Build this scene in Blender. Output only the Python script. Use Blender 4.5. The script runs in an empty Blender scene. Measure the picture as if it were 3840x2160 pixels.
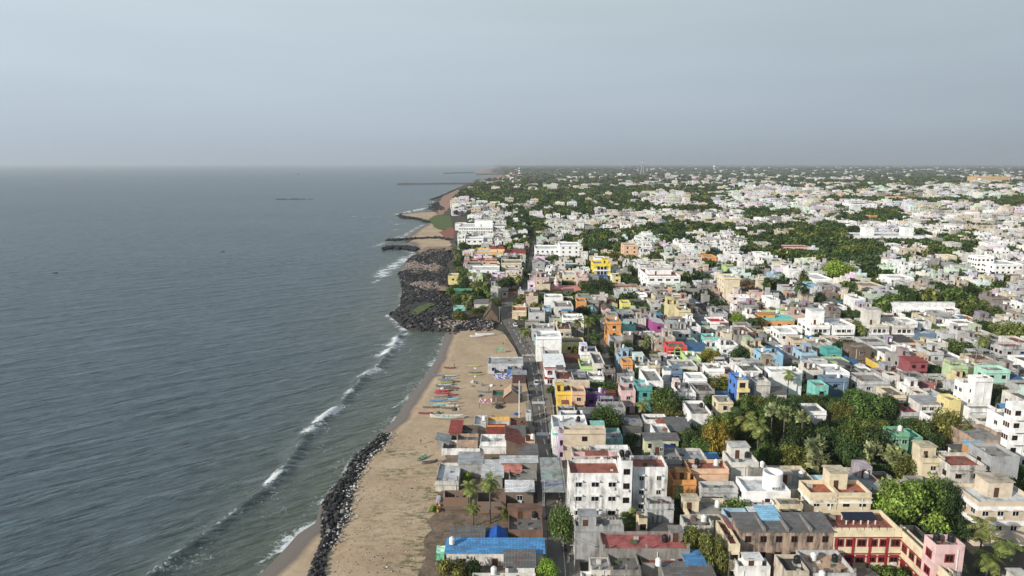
import bpy, bmesh, math, random
import numpy as np
from mathutils import Vector, Matrix, noise as mnoise
random.seed(7)
R = random.Random(11)
PI = math.pi
sc = bpy.context.scene
COL = sc.collection

# ------------------------------------------------------------------ camera
W, HH, F = 3840.0, 2160.0, 2562.0
CAMZ = 75.0
PITCH = math.atan((1080 - 613) / F)
CP, SP = math.cos(PITCH), math.sin(PITCH)

def P(u, v, z=0.0):
 """ground point seen at picture position u, v on the level z"""
 a, b = (u - W / 2) / F, (HH / 2 - v) / F
 dx, dy, dz = a, CP + b * SP, -SP + b * CP
 t = (z - CAMZ) / dz
 return (dx * t, dy * t)

def PROJ(x, y, z):
 dz = z - CAMZ
 dep = y * CP - dz * SP
 up = y * SP + dz * CP
 return (W / 2 + F * x / dep, HH / 2 - F * up / dep)

cam = bpy.data.cameras.new("camera")
cam.sensor_width = 36.0
cam.lens = F / W * 36.0
cam.clip_start, cam.clip_end = 1.0, 90000.0
camo = bpy.data.objects.new("camera", cam)
COL.objects.link(camo)
camo.location = (0, 0, CAMZ)
camo.rotation_euler = (PI / 2 - PITCH, 0, 0)
sc.camera = camo
sc.view_settings.view_transform = 'Standard'
sc.view_settings.look = 'None'
sc.view_settings.exposure = 0
try:
 sc.cycles.use_denoising = True
 sc.cycles.max_bounces = 5
 sc.cycles.diffuse_bounces = 2
 sc.cycles.glossy_bounces = 2
 sc.cycles.transparent_max_bounces = 6
 sc.cycles.volume_bounces = 1
 sc.cycles.caustics_reflective = False
 sc.cycles.caustics_refractive = False
except Exception:
 pass

# ------------------------------------------------------------------ light
SUN_EL, SUN_AZ = math.radians(22.5), math.radians(233)      # azimuth clockwise from +Y
w = bpy.data.worlds.new("World")
sc.world = w
w.use_nodes = True
nt = w.node_tree
nt.nodes.clear()
out = nt.nodes.new('ShaderNodeOutputWorld')
bg = nt.nodes.new('ShaderNodeBackground')
sky = nt.nodes.new('ShaderNodeTexSky')
sky.sky_type = 'NISHITA'
sky.sun_disc = False
sky.sun_elevation, sky.sun_rotation = SUN_EL, SUN_AZ
sky.air_density, sky.dust_density, sky.ozone_density = 1.0, 3.0, 2.0
bg.inputs['Strength'].default_value = 0.1
tc = nt.nodes.new('ShaderNodeTexCoord')
sep = nt.nodes.new('ShaderNodeSeparateXYZ')
nt.links.new(tc.outputs['Generated'], sep.inputs[0])
ramp = nt.nodes.new('ShaderNodeValToRGB')         # overcast veil by height above the horizon
nt.links.new(sep.outputs['Z'], ramp.inputs[0])
cr = ramp.color_ramp
cr.elements[0].position, cr.elements[0].color = 0.0, (4.0, 4.65, 5.3, 1)
cr.elements[1].position, cr.elements[1].color = 1.0, (3.0, 3.8, 4.8, 1)
for p_, c_ in ((0.045, (4.5, 5.3, 6.1, 1)), (0.11, (5.0, 5.95, 6.75, 1)), (0.22, (5.65, 6.65, 7.15, 1)), (0.42, (4.5, 5.4, 6.2, 1))):
 e = cr.elements.new(p_)
 e.color = c_
# thin high cloud: broad soft streaks and a brighter sunward (left) half
mp = nt.nodes.new('ShaderNodeMapping')
mp.inputs['Scale'].default_value = (1.2, 1.0, 9.0)
mp.inputs['Rotation'].default_value = (0, math.radians(18), 0)
nz = nt.nodes.new('ShaderNodeTexNoise')
nz.inputs['Scale'].default_value = 1.6
nz.inputs['Detail'].default_value = 3
nt.links.new(tc.outputs['Generated'], mp.inputs[0])
nt.links.new(mp.outputs[0], nz.inputs['Vector'])
def wmath(op, a, b):
 n = nt.nodes.new('ShaderNodeMath')
 n.operation = op
 for i, q in enumerate((a, b)):
  if isinstance(q, (int, float)):
   n.inputs[i].default_value = q
  else:
   nt.links.new(q, n.inputs[i])
 return n.outputs[0]
side = wmath('MULTIPLY_ADD', sep.outputs['X'], -0.22)
side.node.inputs[2].default_value = 0.88
cl = wmath('MULTIPLY_ADD', nz.outputs['Fac'], 0.20)
nt.links.new(side, cl.node.inputs[2])
vm = nt.nodes.new('ShaderNodeVectorMath')
vm.operation = 'SCALE'
nt.links.new(ramp.outputs[0], vm.inputs[0])
nt.links.new(cl, vm.inputs['Scale'])
mx = nt.nodes.new('ShaderNodeMixRGB')
mx.inputs[0].default_value = 0.95
nt.links.new(sky.outputs[0], mx.inputs[1])
nt.links.new(vm.outputs[0], mx.inputs[2])
nt.links.new(mx.outputs[0], bg.inputs['Color'])
nt.links.new(bg.outputs[0], out.inputs[0])

sun = bpy.data.lights.new("sun", 'SUN')
sun.energy = 5.0
sun.angle = math.radians(0.6)
sun.color = (1.0, 0.94, 0.84)
suno = bpy.data.objects.new("sun", sun)
COL.objects.link(suno)
sdir = Vector((math.sin(SUN_AZ) * math.cos(SUN_EL), math.cos(SUN_AZ) * math.cos(SUN_EL), math.sin(SUN_EL)))
suno.rotation_euler = sdir.to_track_quat('Z', 'Y').to_euler()
suno.location = (-200, -100, 300)

# ------------------------------------------------------------------ materials
MATS = {}
class NT:
 """tiny wrapper for building node trees"""
 def __init__(s, name):
  s.m = bpy.data.materials.new(name)
  s.m.use_nodes = True
  s.t = s.m.node_tree
  s.b = s.t.nodes['Principled BSDF']
  s.b.inputs['Specular IOR Level'].default_value = 0.25
  MATS[name] = s.m
 def n(s, typ, **kw):
  nd = s.t.nodes.new(typ)
  for k, v_ in kw.items():
   setattr(nd, k, v_)
  return nd
 def put(s, sock, val):
  if isinstance(val, bpy.types.NodeSocket):
   s.t.links.new(val, sock)
  elif isinstance(val, (tuple, list)) and len(val) == 3 and sock.type == 'RGBA':
   sock.default_value = (*val, 1)
  else:
   sock.default_value = val
 def coords(s, kind='obj', scale=(1, 1, 1), rot=(0, 0, 0)):
  if kind == 'pos':
   o = s.n('ShaderNodeNewGeometry').outputs['Position']
  else:
   o = s.n('ShaderNodeTexCoord').outputs['Object']
  m = s.n('ShaderNodeMapping')          # turn first, then stretch
  m.inputs['Rotation'].default_value = rot
  s.put(m.inputs[0], o)
  k = s.n('ShaderNodeMapping')
  k.inputs['Scale'].default_value = scale
  s.put(k.inputs[0], m.outputs[0])
  return k.outputs[0]
 def noise(s, vec, scale=1.0, detail=3, rough=0.55):
  nd = s.n('ShaderNodeTexNoise')
  nd.inputs['Scale'].default_value = scale
  nd.inputs['Detail'].default_value = detail
  nd.inputs['Roughness'].default_value = rough
  s.put(nd.inputs['Vector'], vec)
  return nd.outputs['Fac']
 def ramp(s, fac, *stops):
  nd = s.n('ShaderNodeValToRGB')
  e = nd.color_ramp.elements
  while len(e) < len(stops):
   e.new(0.5)
  for el, (p_, c_) in zip(e, stops):
   el.position = p_
   el.color = (c_, c_, c_, 1) if isinstance(c_, (int, float)) else (*c_, 1)
  s.put(nd.inputs[0], fac)
  return nd.outputs[0]
 def mix(s, fac, a, b, mode='MIX'):
  nd = s.n('ShaderNodeMixRGB', blend_type=mode)
  s.put(nd.inputs[0], fac); s.put(nd.inputs[1], a); s.put(nd.inputs[2], b)
  return nd.outputs[0]
 def math(s, op, a, b=0.0, c=None):
  nd = s.n('ShaderNodeMath', operation=op)
  s.put(nd.inputs[0], a); s.put(nd.inputs[1], b)
  if c is not None:
   s.put(nd.inputs[2], c)
  return nd.outputs[0]
 def oc(s):
  nd = s.n('ShaderNodeObjectInfo')
  return nd.outputs['Color'], nd.outputs['Alpha'], nd.outputs['Random']
 def attr(s, name):
  nd = s.n('ShaderNodeAttribute', attribute_name=name)
  return nd.outputs['Color'], nd.outputs['Fac']
 def bump(s, h, strength=0.4, dist=0.1):
  nd = s.n('ShaderNodeBump')
  nd.inputs['Strength'].default_value = strength
  nd.inputs['Distance'].default_value = dist
  s.put(nd.inputs['Height'], h)
  s.put(s.b.inputs['Normal'], nd.outputs[0])
 def done(s, col, rough=0.85, metal=0.0):
  s.put(s.b.inputs['Base Color'], col)
  s.put(s.b.inputs['Roughness'], rough)
  s.b.inputs['Metallic'].default_value = metal
  return s.m

def build_mats():
 # painted plaster, object colour; alpha says how weathered the paint is
 for nm, src in (('plaster', 'oc'), ('far_plaster', 'attr')):
  t = NT(nm)
  if src == 'oc':
   c, al, rnd = t.oc()
  else:
   c, al = t.attr('Col')[0], 0.45
  v = t.coords('pos', (1, 1, 0.16))
  streak = t.noise(v, 1.1, 5, 0.7)
  blot = t.noise(t.coords('pos', (1, 1, 1)), 0.25, 4, 0.6)
  g = t.math('MULTIPLY', t.ramp(streak, (0.38, 0.0), (0.64, 1.0)), t.ramp(blot, (0.35, 0.15), (0.65, 1.0)))
  g = t.math('MULTIPLY', g, al)
  c2 = t.mix(g, c, (0.10, 0.092, 0.08))
  var = t.ramp(t.noise(t.coords('pos'), 0.6, 3), (0.3, 0.74), (0.5, .98), (0.7, 1.06))
  c2 = t.mix(1.0, c2, var, 'MULTIPLY')
  t.done(c2, 0.88)
 # flat roof concrete
 for nm, src in (('roof_concrete', 'oc'), ('far_roof', 'attr')):
  t = NT(nm)
  c = t.oc()[0] if src == 'oc' else t.attr('Col')[0]
  a = t.noise(t.coords('pos'), 0.35, 6, 0.68)
  b = t.noise(t.coords('pos'), 2.2, 4, 0.6)
  dirt = t.ramp(a, (0.34, 0.45), (0.5, 0.95), (0.68, 1.25))
  c2 = t.mix(1.0, c, dirt, 'MULTIPLY')
  c2 = t.mix(t.ramp(b, (0.5, 0.0), (0.8, 0.55)), c2, (0.05, 0.045, 0.04))
  t.done(c2, 0.9)
 # corrugated sheet (ribs along local y)
 t = NT('corrugated')
 c, al, rnd = t.oc()
 v = t.coords('obj')
 wv = t.n('ShaderNodeTexWave', wave_type='BANDS', bands_direction='X')
 wv.inputs['Scale'].default_value = 1.15
 t.put(wv.inputs['Vector'], v)
 br = t.n('ShaderNodeTexBrick')
 br.inputs['Scale'].default_value = 0.42
 br.inputs['Mortar Size'].default_value = 0.012
 br.inputs['Color1'].default_value = (0.75, 0.75, 0.75, 1)
 br.inputs['Color2'].default_value = (1.15, 1.15, 1.15, 1)
 br.inputs['Mortar'].default_value = (0.5, 0.5, 0.5, 1)
 t.put(br.inputs['Vector'], v)
 rust = t.ramp(t.noise(t.coords('pos', (1, 0.5, 1)), 0.55, 5, 0.65), (0.5, 0.0), (0.72, 1.0))
 c2 = t.mix(1.0, c, br.outputs['Color'], 'MULTIPLY')
 c2 = t.mix(1.0, c2, t.ramp(wv.outputs['Fac'], (0.1, 0.62), (0.6, 1.08)), 'MULTIPLY')
 c2 = t.mix(t.math('MULTIPLY', rust, al), c2, (0.13, 0.055, 0.03))
 t.bump(wv.outputs['Fac'], 0.5, 0.05)
 t.done(c2, 0.55)
 # clay tiles
 t = NT('clay_tile')
 c, al, rnd = t.oc()
 v = t.coords('obj')
 br = t.n('ShaderNodeTexBrick')
 br.inputs['Scale'].default_value = 1.6
 br.inputs['Mortar Size'].default_value = 0.03
 br.inputs['Color1'].default_value = (0.7, 0.7, 0.7, 1)
 br.inputs['Color2'].default_value = (1.25, 1.2, 1.2, 1)
 br.inputs['Mortar'].default_value = (0.3, 0.3, 0.3, 1)
 t.put(br.inputs['Vector'], v)
 c2 = t.mix(1.0, c, br.outputs['Color'], 'MULTIPLY')
 c2 = t.mix(t.ramp(t.noise(t.coords('pos'), 0.9, 5, 0.7), (0.48, 0.0), (0.68, 0.85)), c2, (0.05, 0.035, 0.03))
 t.done(c2, 0.9)
 # brick masonry
 t = NT('brickwork')
 c, al, rnd = t.oc()
 br = t.n('ShaderNodeTexBrick')
 br.inputs['Scale'].default_value = 2.2
 br.inputs['Mortar Size'].default_value = 0.03
 br.inputs['Color1'].default_value = (0.7, 0.7, 0.7, 1)
 br.inputs['Color2'].default_value = (1.2, 1.1, 1.0, 1)
 br.inputs['Mortar'].default_value = (1.1, 1.2, 1.25, 1)
 t.put(br.inputs['Vector'], t.coords('obj', rot=(PI / 2, 0, 0)))
 c2 = t.mix(1.0, c, br.outputs['Color'], 'MULTIPLY')
 c2 = t.mix(t.ramp(t.noise(t.coords('pos'), 0.5, 5, 0.7), (0.38, 0.0), (0.66, 0.9)), c2, (0.17, 0.15, 0.13))
 t.done(c2, 0.92)
 # plain coloured surfaces
 t = NT('paint')
 c = t.oc()[0]
 t.done(t.mix(1.0, c, t.ramp(t.noise(t.coords('pos'), 2.5, 4), (0.3, 0.75), (0.7, 1.08)), 'MULTIPLY'), 0.5)
 t = NT('cloth')
 c = t.oc()[0]
 t.done(t.mix(1.0, c, t.ramp(t.noise(t.coords('pos'), 1.6, 5, 0.7), (0.35, 0.6), (0.65, 1.15)), 'MULTIPLY'), 0.9)
 t = NT('patched_cloth')
 vo = t.n('ShaderNodeTexVoronoi')
 vo.inputs['Scale'].default_value = 1.4
 t.put(vo.inputs['Vector'], t.coords('pos'))
 t.done(t.mix(t.ramp(vo.outputs['Distance'], (0.3, 0.0), (0.5, 1.0)), (0.72, 0.55, 0.56), (0.30, 0.14, 0.17)), 0.9)
 t = NT('mural')
 a = t.noise(t.coords('pos', (1, 1, 1.6)), 1.3, 4, 0.6)
 t.done(t.mix(t.ramp(a, (0.47, 0.0), (0.53, 1.0)), (0.06, 0.09, 0.30), (0.55, 0.56, 0.62)), 0.8)
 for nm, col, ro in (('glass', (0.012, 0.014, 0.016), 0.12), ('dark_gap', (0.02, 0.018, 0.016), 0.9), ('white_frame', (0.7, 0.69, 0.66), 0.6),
      ('brown_frame', (0.10, 0.045, 0.03), 0.6), ('red_frame', (0.26, 0.03, 0.03), 0.6), ('steel', (0.32, 0.33, 0.34), 0.45),
      ('rubber', (0.02, 0.02, 0.02), 0.8), ('skin', (0.16, 0.085, 0.055), 0.6), ('hair', (0.015, 0.012, 0.01), 0.6),
      ('black_plastic', (0.018, 0.018, 0.02), 0.4), ('white_plastic', (0.72, 0.72, 0.71), 0.45),
      ('marking', (0.55, 0.55, 0.52), 0.8), ('solar', (0.018, 0.022, 0.04), 0.15), ('lamp', (0.6, 0.58, 0.5), 0.4)):
  t = NT(nm)
  a = t.ramp(t.noise(t.coords('pos'), 1.5, 3), (0.3, 0.8), (0.7, 1.15))
  t.done(t.mix(1.0, col, a, 'MULTIPLY'), ro)
 # foliage: each leaf slightly different, object colour sets the kind of green
 for nm, src in (('foliage', 'oc'), ('far_foliage', 'attr')):
  t = NT(nm)
  if src == 'oc':
   c, al, rnd = t.oc()
  else:
   c = t.attr('Col')[0]
  geo = t.n('ShaderNodeNewGeometry')
  a = t.ramp(geo.outputs['Random Per Island'], (0.0, 0.42), (0.6, 1.0), (1.0, 1.9))
  bl = t.ramp(t.noise(t.coords('pos'), 0.33 if src == 'oc' else 0.12, 3), (0.3, 0.55), (0.7, 1.4))
  c2 = t.mix(1.0, t.mix(1.0, c, a, 'MULTIPLY'), bl, 'MULTIPLY')
  t.b.inputs['Specular IOR Level'].default_value = 0.12
  t.done(c2, 0.75)
  tr = t.n('ShaderNodeBsdfTranslucent')
  t.put(tr.inputs['Color'], t.mix(1.0, c2, (1.5, 1.6, 0.7), 'MULTIPLY'))
  ms = t.n('ShaderNodeMixShader')
  ms.inputs[0].default_value = 0.16
  t.put(ms.inputs[1], t.b.outputs[0]); t.put(ms.inputs[2], tr.outputs[0])
  t.put(t.t.nodes['Material Output'].inputs[0], ms.outputs[0])
 t = NT('bark')
 t.done(t.mix(t.noise(t.coords('obj', (1, 1, 0.4)), 3, 4), (0.06, 0.045, 0.035), (0.20, 0.16, 0.13)), 0.95)
 # rocks
 for nm, src in (('rock', 'oc'), ('far_rock', 'attr')):
  t = NT(nm)
  c = t.oc()[0] if src == 'oc' else t.attr('Col')[0]
  a = t.ramp(t.noise(t.coords('pos'), 1.2, 6, 0.65), (0.3, 0.5), (0.7, 1.6))
  t.bump(t.noise(t.coords('pos'), 2.5, 6, 0.7), 0.8, 0.25)
  t.done(t.mix(1.0, c, a, 'MULTIPLY'), 0.8)
 # sand; attribute wet = 1 at the water's edge
 t = NT('sand')
 _, wet = t.attr('wet')
 _, veg = t.attr('veg')
 a = t.noise(t.coords('pos'), 0.06, 5, 0.6)
 b = t.noise(t.coords('pos'), 0.9, 6, 0.75)
 dry = t.mix(t.ramp(a, (0.3, 0.0), (0.7, 1.0)), (0.385, 0.275, 0.178), (0.52, 0.40, 0.268))
 dry = t.mix(1.0, dry, t.ramp(b, (0.3, 0.76), (0.5, 1.0), (0.7, 1.1)), 'MULTIPLY')
 dry = t.mix(t.ramp(t.noise(t.coords('pos'), 0.22, 4), (0.58, 0.0), (0.74, 0.55)), dry, (0.33, 0.19, 0.10))
 c2 = t.mix(t.ramp(wet, (0.1, 0.0), (0.45, 1.0)), dry, (0.185, 0.15, 0.125))
 gr = t.math('MULTIPLY', t.ramp(t.noise(t.coords('pos', (1, 2.2, 1)), 0.42, 6, 0.75), (0.47, 0.0), (0.58, 1.0)), veg)
 c2 = t.mix(gr, c2, t.mix(b, (0.085, 0.09, 0.035), (0.17, 0.15, 0.08)))
 t.bump(t.noise(t.coords('pos', (1, 1, 1)), 1.6, 5, 0.7), 0.4, 0.15)
 t.done(c2, t.ramp(wet, (0.2, 0.95), (0.75, 0.42)))
 # city ground
 t = NT('ground')
 a = t.noise(t.coords('pos'), 0.12, 6, 0.6)
 c2 = t.mix(t.ramp(a, (0.35, 0.0), (0.65, 1.0)), (0.05, 0.045, 0.04), (0.11, 0.092, 0.075))
 c2 = t.mix(t.ramp(t.noise(t.coords('pos'), 0.004, 4), (0.45, 0.0), (0.6, 0.8)), c2, (0.06, 0.07, 0.035))
 t.done(c2, 0.95)
 t = NT('dirt')
 a = t.noise(t.coords('pos'), 0.3, 6, 0.65)
 b = t.noise(t.coords('pos'), 1.8, 4, 0.7)
 c2 = t.mix(t.ramp(a, (0.35, 0.0), (0.65, 1.0)), (0.12, 0.09, 0.068), (0.27, 0.19, 0.135))
 c2 = t.mix(t.ramp(b, (0.48, 0.0), (0.66, 0.7)), c2, (0.07, 0.06, 0.05))
 c2 = t.mix(t.ramp(t.noise(t.coords('pos'), 0.55, 5, 0.7), (0.55, 0.0), (0.64, 0.8)), c2, (0.07, 0.085, 0.03))
 t.done(c2, 0.95)
 t = NT('red_earth')
 a = t.noise(t.coords('pos'), 0.2, 6, 0.65)
 t.done(t.mix(a, (0.16, 0.05, 0.035), (0.34, 0.16, 0.10)), 0.95)
 t = NT('earth_pale')
 a = t.noise(t.coords('pos'), 0.5, 6, 0.7)
 t.done(t.mix(t.ramp(a, (.3, 0.0), (.7, 1.0)), (0.17, 0.12, 0.09), (0.40, 0.28, 0.19)), 0.95)
 t = NT('promenade')
 a = t.noise(t.coords('pos'), 0.3, 5, 0.65)
 t.done(t.mix(a, (0.26, 0.15, 0.10), (0.40, 0.25, 0.18)), 0.95)
 t = NT('meadow')
 a = t.noise(t.coords('pos'), 0.35, 6, 0.7)
 t.done(t.mix(t.ramp(a, (0.3, 0.0), (0.7, 1.0)), (0.05, 0.07, 0.025), (0.135, 0.17, 0.055)), 0.95)
 t = NT('asphalt')
 a = t.noise(t.coords('pos', (1, 0.25, 1)), 0.5, 6, 0.65)
 c2 = t.mix(t.ramp(a, (0.3, 0.0), (0.7, 1.0)), (0.085, 0.079, 0.074), (0.19, 0.168, 0.148))
 t.done(c2, 0.85)
 t = NT('pavement')
 a = t.noise(t.coords('pos'), 0.7, 6, 0.7)
 t.done(t.mix(a, (0.12, 0.105, 0.09), (0.30, 0.25, 0.205)), 0.92)
 # sea
 t = NT('sea')
 _, shal = t.attr('shallow')
 _, foam = t.attr('foam')
 pos = t.coords('pos', rot=(0, 0, math.radians(-33)))
 sw = t.noise(t.coords('pos', (0.2, 1, 1), (0, 0, math.radians(-38))), 0.2, 3, 0.5)
 ch = t.noise(t.coords('pos', (0.3, 1, 1), (0, 0, math.radians(-34))), 0.62, 4, 0.6)
 rp = t.noise(t.coords('pos', (0.5, 1, 1), (0, 0, math.radians(-48))), 1.6, 4, 0.65)
 hgt = t.math('ADD', t.math('MULTIPLY', sw, 3.4), t.math('ADD', t.math('MULTIPLY', ch, 1.3), t.math('MULTIPLY', rp, 0.35)))
 big = t.noise(t.coords('pos', (0.5, 1, 1)), 0.0045, 4, 0.6)
 deep = t.mix(t.ramp(big, (0.35, 0.0), (0.65, 1.0)), (0.058, 0.087, 0.105), (0.078, 0.111, 0.130))
 deep = t.mix(1.0, deep, t.ramp(t.math('ADD', t.math('MULTIPLY', sw, 0.28), t.math('ADD', t.math('MULTIPLY', ch, 0.57), t.math('MULTIPLY', rp, 0.15))), (0.38, 0.46), (0.5, 0.97), (0.62, 1.5)), 'MULTIPLY')  # sunlit and dark sides of the waves painted into the water colour
 near = t.mix(t.ramp(ch, (0.35, 0.0), (0.65, 1.0)), (0.06, 0.078, 0.05), (0.135, 0.142, 0.098))
 c2 = t.mix(t.ramp(shal, (0.0, 0.0), (0.35, 0.28), (0.8, 0.75), (1.0, 1.0)), deep, near)
 vor = t.n('ShaderNodeTexVoronoi', feature='DISTANCE_TO_EDGE')
 vor.inputs['Scale'].default_value = 0.85
 dist = t.n('ShaderNodeVectorMath', operation='ADD')
 nv = t.n('ShaderNodeTexNoise'); nv.inputs['Scale'].default_value = 0.35; nv.inputs['Detail'].default_value = 4
 t.put(nv.inputs['Vector'], t.coords('pos'))
 t.put(dist.inputs[0], t.coords('pos', (1, 0.6, 1))); t.put(dist.inputs[1], nv.outputs['Color'])
 t.put(vor.inputs['Vector'], dist.outputs[0])
 lace = t.ramp(vor.outputs['Distance'], (0.0, 1.0), (0.16, 0.0))
 fn = t.noise(t.coords('pos'), 0.9, 6, 0.75)
 fn2 = t.noise(t.coords('pos', (.5, 1, 1), (0, 0, math.radians(-38))), 0.5, 4, 0.6)
 cover = t.math('ADD', t.math('MULTIPLY', foam, 1.2), t.math('ADD', t.math('MULTIPLY', t.math('SUBTRACT', fn, 0.5), 3.0), t.math('MULTIPLY', t.math('SUBTRACT', fn2, 0.5), 1.6)))
 cover = t.math('MULTIPLY', cover, t.ramp(foam, (0.03, 0.0), (0.16, 1.0)))
 solid = t.ramp(cover, (0.62, 0.0), (0.95, 1.0))
 lacy = t.math('MULTIPLY', lace, t.ramp(cover, (0.25, 0.0), (0.7, 0.55)))
 fm = t.math('MAXIMUM', solid, lacy)
 c3 = t.mix(fm, c2, t.mix(t.noise(t.coords('pos', (1, .5, 1)), 1.6, 5, .75), (0.38, 0.40, 0.40), (0.95, 0.96, 0.95)))
 t.b.inputs['IOR'].default_value = 1.33
 t.b.inputs['Specular IOR Level'].default_value = 0.5
 t.bump(hgt, 0.9, 0.6)
 t.done(c3, 0.9)
 t.b.inputs['Specular IOR Level'].default_value = 0.0
 gl = t.n('ShaderNodeBsdfGlossy'); gl.inputs['Roughness'].default_value = 0.22
 nrm = t.b.inputs['Normal'].links[0].from_socket
 t.put(gl.inputs['Normal'], nrm)
 fr = t.n('ShaderNodeFresnel'); fr.inputs['IOR'].default_value = 1.33
 t.put(fr.inputs['Normal'], nrm)
 fac = t.math('MULTIPLY', t.math('MINIMUM', fr.outputs[0], 0.54), t.math('SUBTRACT', 1.0, fm))
 ms = t.n('ShaderNodeMixShader')
 t.put(ms.inputs[0], fac); t.put(ms.inputs[1], t.b.outputs[0]); t.put(ms.inputs[2], gl.outputs[0])
 t.put(t.t.nodes['Material Output'].inputs[0], ms.outputs[0])
build_mats()

# palette of paint and roof colours (albedo)
PAL = dict(white=(.86, .85, .83), offwhite=(.66, .63, .575), cream=(.76, .64, .43), beige=(.66, .54, .40), yellow=(.80, .53, .05), lemon=(.80, .66, .27),
           orange=(.72, .31, .07), peach=(.76, .48, .30), pink=(.76, .50, .48), salmon=(.68, .27, .22), red=(.62, .03, .035), maroon=(.30, .03, .05),
           purple=(.15, .06, .24), magenta=(.36, .04, .24), blue=(.03, .19, .62), skyblue=(.30, .56, .74), slate=(.15, .23, .33), navy=(.03, .05, .20),
           teal=(.05, .36, .33), aqua=(.20, .60, .52), mint=(.42, .70, .56), green=(.15, .42, .24), darkgreen=(.03, .16, .10), lime=(.50, .68, .27),
           grey=(.40, .40, .40), lightgrey=(.55, .55, .55), darkgrey=(.15, .145, .14), brick=(.22, .125, .09), brown=(.17, .12, .09), lilac=(.60, .45, .62), olive=(.48, .50, .18),
           concrete=(.30, .28, .255), dark=(.15, .14, .13), terracotta=(.42, .14, .085), rust=(.30, .105, .075), rosered=(.40, .12, .11), whiteroof=(.62, .62, .61),
           sheet=(.40, .41, .42), bluesheet=(.10, .30, .58), asbestos=(.17, .165, .16), redsheet=(.36, .07, .055), gold=(.74, .42, .05), bluetile=(.09, .15, .26), tan=(.50, .34, .24))

# ------------------------------------------------------------------ mesh helpers
class MB:
 def __init__(s):
  s.v, s.f, s.m = [], [], []
 def face(s, pts, mat=0):
  i = len(s.v)
  s.v += [tuple(p) for p in pts]
  s.f.append(tuple(range(i, i + len(pts))))
  s.m.append(mat)
 def box(s, x0, x1, y0, y1, z0, z1, mat=0, top=None, skip=''):
  i = len(s.v)
  s.v += [(x0, y0, z0), (x1, y0, z0), (x1, y1, z0), (x0, y1, z0), (x0, y0, z1), (x1, y0, z1), (x1, y1, z1), (x0, y1, z1)]
  for k, q in (('b', (3, 2, 1, 0)), ('t', (4, 5, 6, 7)), ('f', (0, 1, 5, 4)), ('r', (1, 2, 6, 5)), ('k', (2, 3, 7, 6)), ('l', (3, 0, 4, 7))):
   if k in skip:
    continue
   s.f.append(tuple(i + a for a in q))
   s.m.append(top if (k == 't' and top is not None) else mat)
 def tube(s, pts, rad, n=8, mat=0, cap=True):
  """rings along a path; rad one number or one per point"""
  pts = [Vector(p) for p in pts]
  rs = rad if isinstance(rad, (list, tuple)) else [rad] * len(pts)
  base = len(s.v)
  for k, p in enumerate(pts):
   d = (pts[min(k + 1, len(pts) - 1)] - pts[max(k - 1, 0)]).normalized()
   a = d.cross(Vector((0, 0, 1)) if abs(d.z) < 0.95 else Vector((1, 0, 0))).normalized()
   b = d.cross(a)
   for j in range(n):
    t = 2 * PI * j / n
    s.v.append(tuple(p + (a * math.cos(t) + b * math.sin(t)) * rs[k]))
  for k in range(len(pts) - 1):
   for j in range(n):
    s.f.append((base + k * n + j, base + k * n + (j + 1) % n, base + (k + 1) * n + (j + 1) % n, base + (k + 1) * n + j))
    s.m.append(mat)
  if cap:
   s.f.append(tuple(base + j for j in range(n))[::-1]); s.m.append(mat)
   s.f.append(tuple(base + (len(pts) - 1) * n + j for j in range(n))); s.m.append(mat)
 def lathe(s, prof, n=14, mat=0, cx=0, cy=0):
  base = len(s.v)
  for r, z in prof:
   for j in range(n):
    t = 2 * PI * j / n
    s.v.append((cx + r * math.cos(t), cy + r * math.sin(t), z))
  for k in range(len(prof) - 1):
   for j in range(n):
    s.f.append((base + k * n + j, base + k * n + (j + 1) % n, base + (k + 1) * n + (j + 1) % n, base + (k + 1) * n + j))
    s.m.append(mat)
 def mesh(s, name, mats, smooth=False):
  me = bpy.data.meshes.new(name)
  me.from_pydata(s.v, [], s.f)
  for m in mats:
   me.materials.append(MATS[m])
  me.polygons.foreach_set('material_index', s.m)
  if smooth:
   me.polygons.foreach_set('use_smooth', [True] * len(s.f))
  me.update()
  return me

def obj(name, me, parent=None, loc=(0, 0, 0), rz=0.0, color=None, **props):
 o = bpy.data.objects.new(name, me)
 COL.objects.link(o)
 o.location = loc
 if rz:
  o.rotation_euler = (0, 0, rz)
 if parent is not None:
  o.parent = parent
 if color is not None:
  o.color = color if len(color) == 4 else (*color, 0.4)
 for k, v_ in props.items():
  o[k] = v_
 return o

def tag(o, label, cat, group=None):
 o['label'], o['category'] = label, cat
 if group:
  o['group'] = group
 return o

def copy_tree(o, parent=None):
 c = o.copy()
 COL.objects.link(c)
 if parent is not None:
  c.parent = parent
 for ch in o.children:
  copy_tree(ch, c)
 return c

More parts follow.
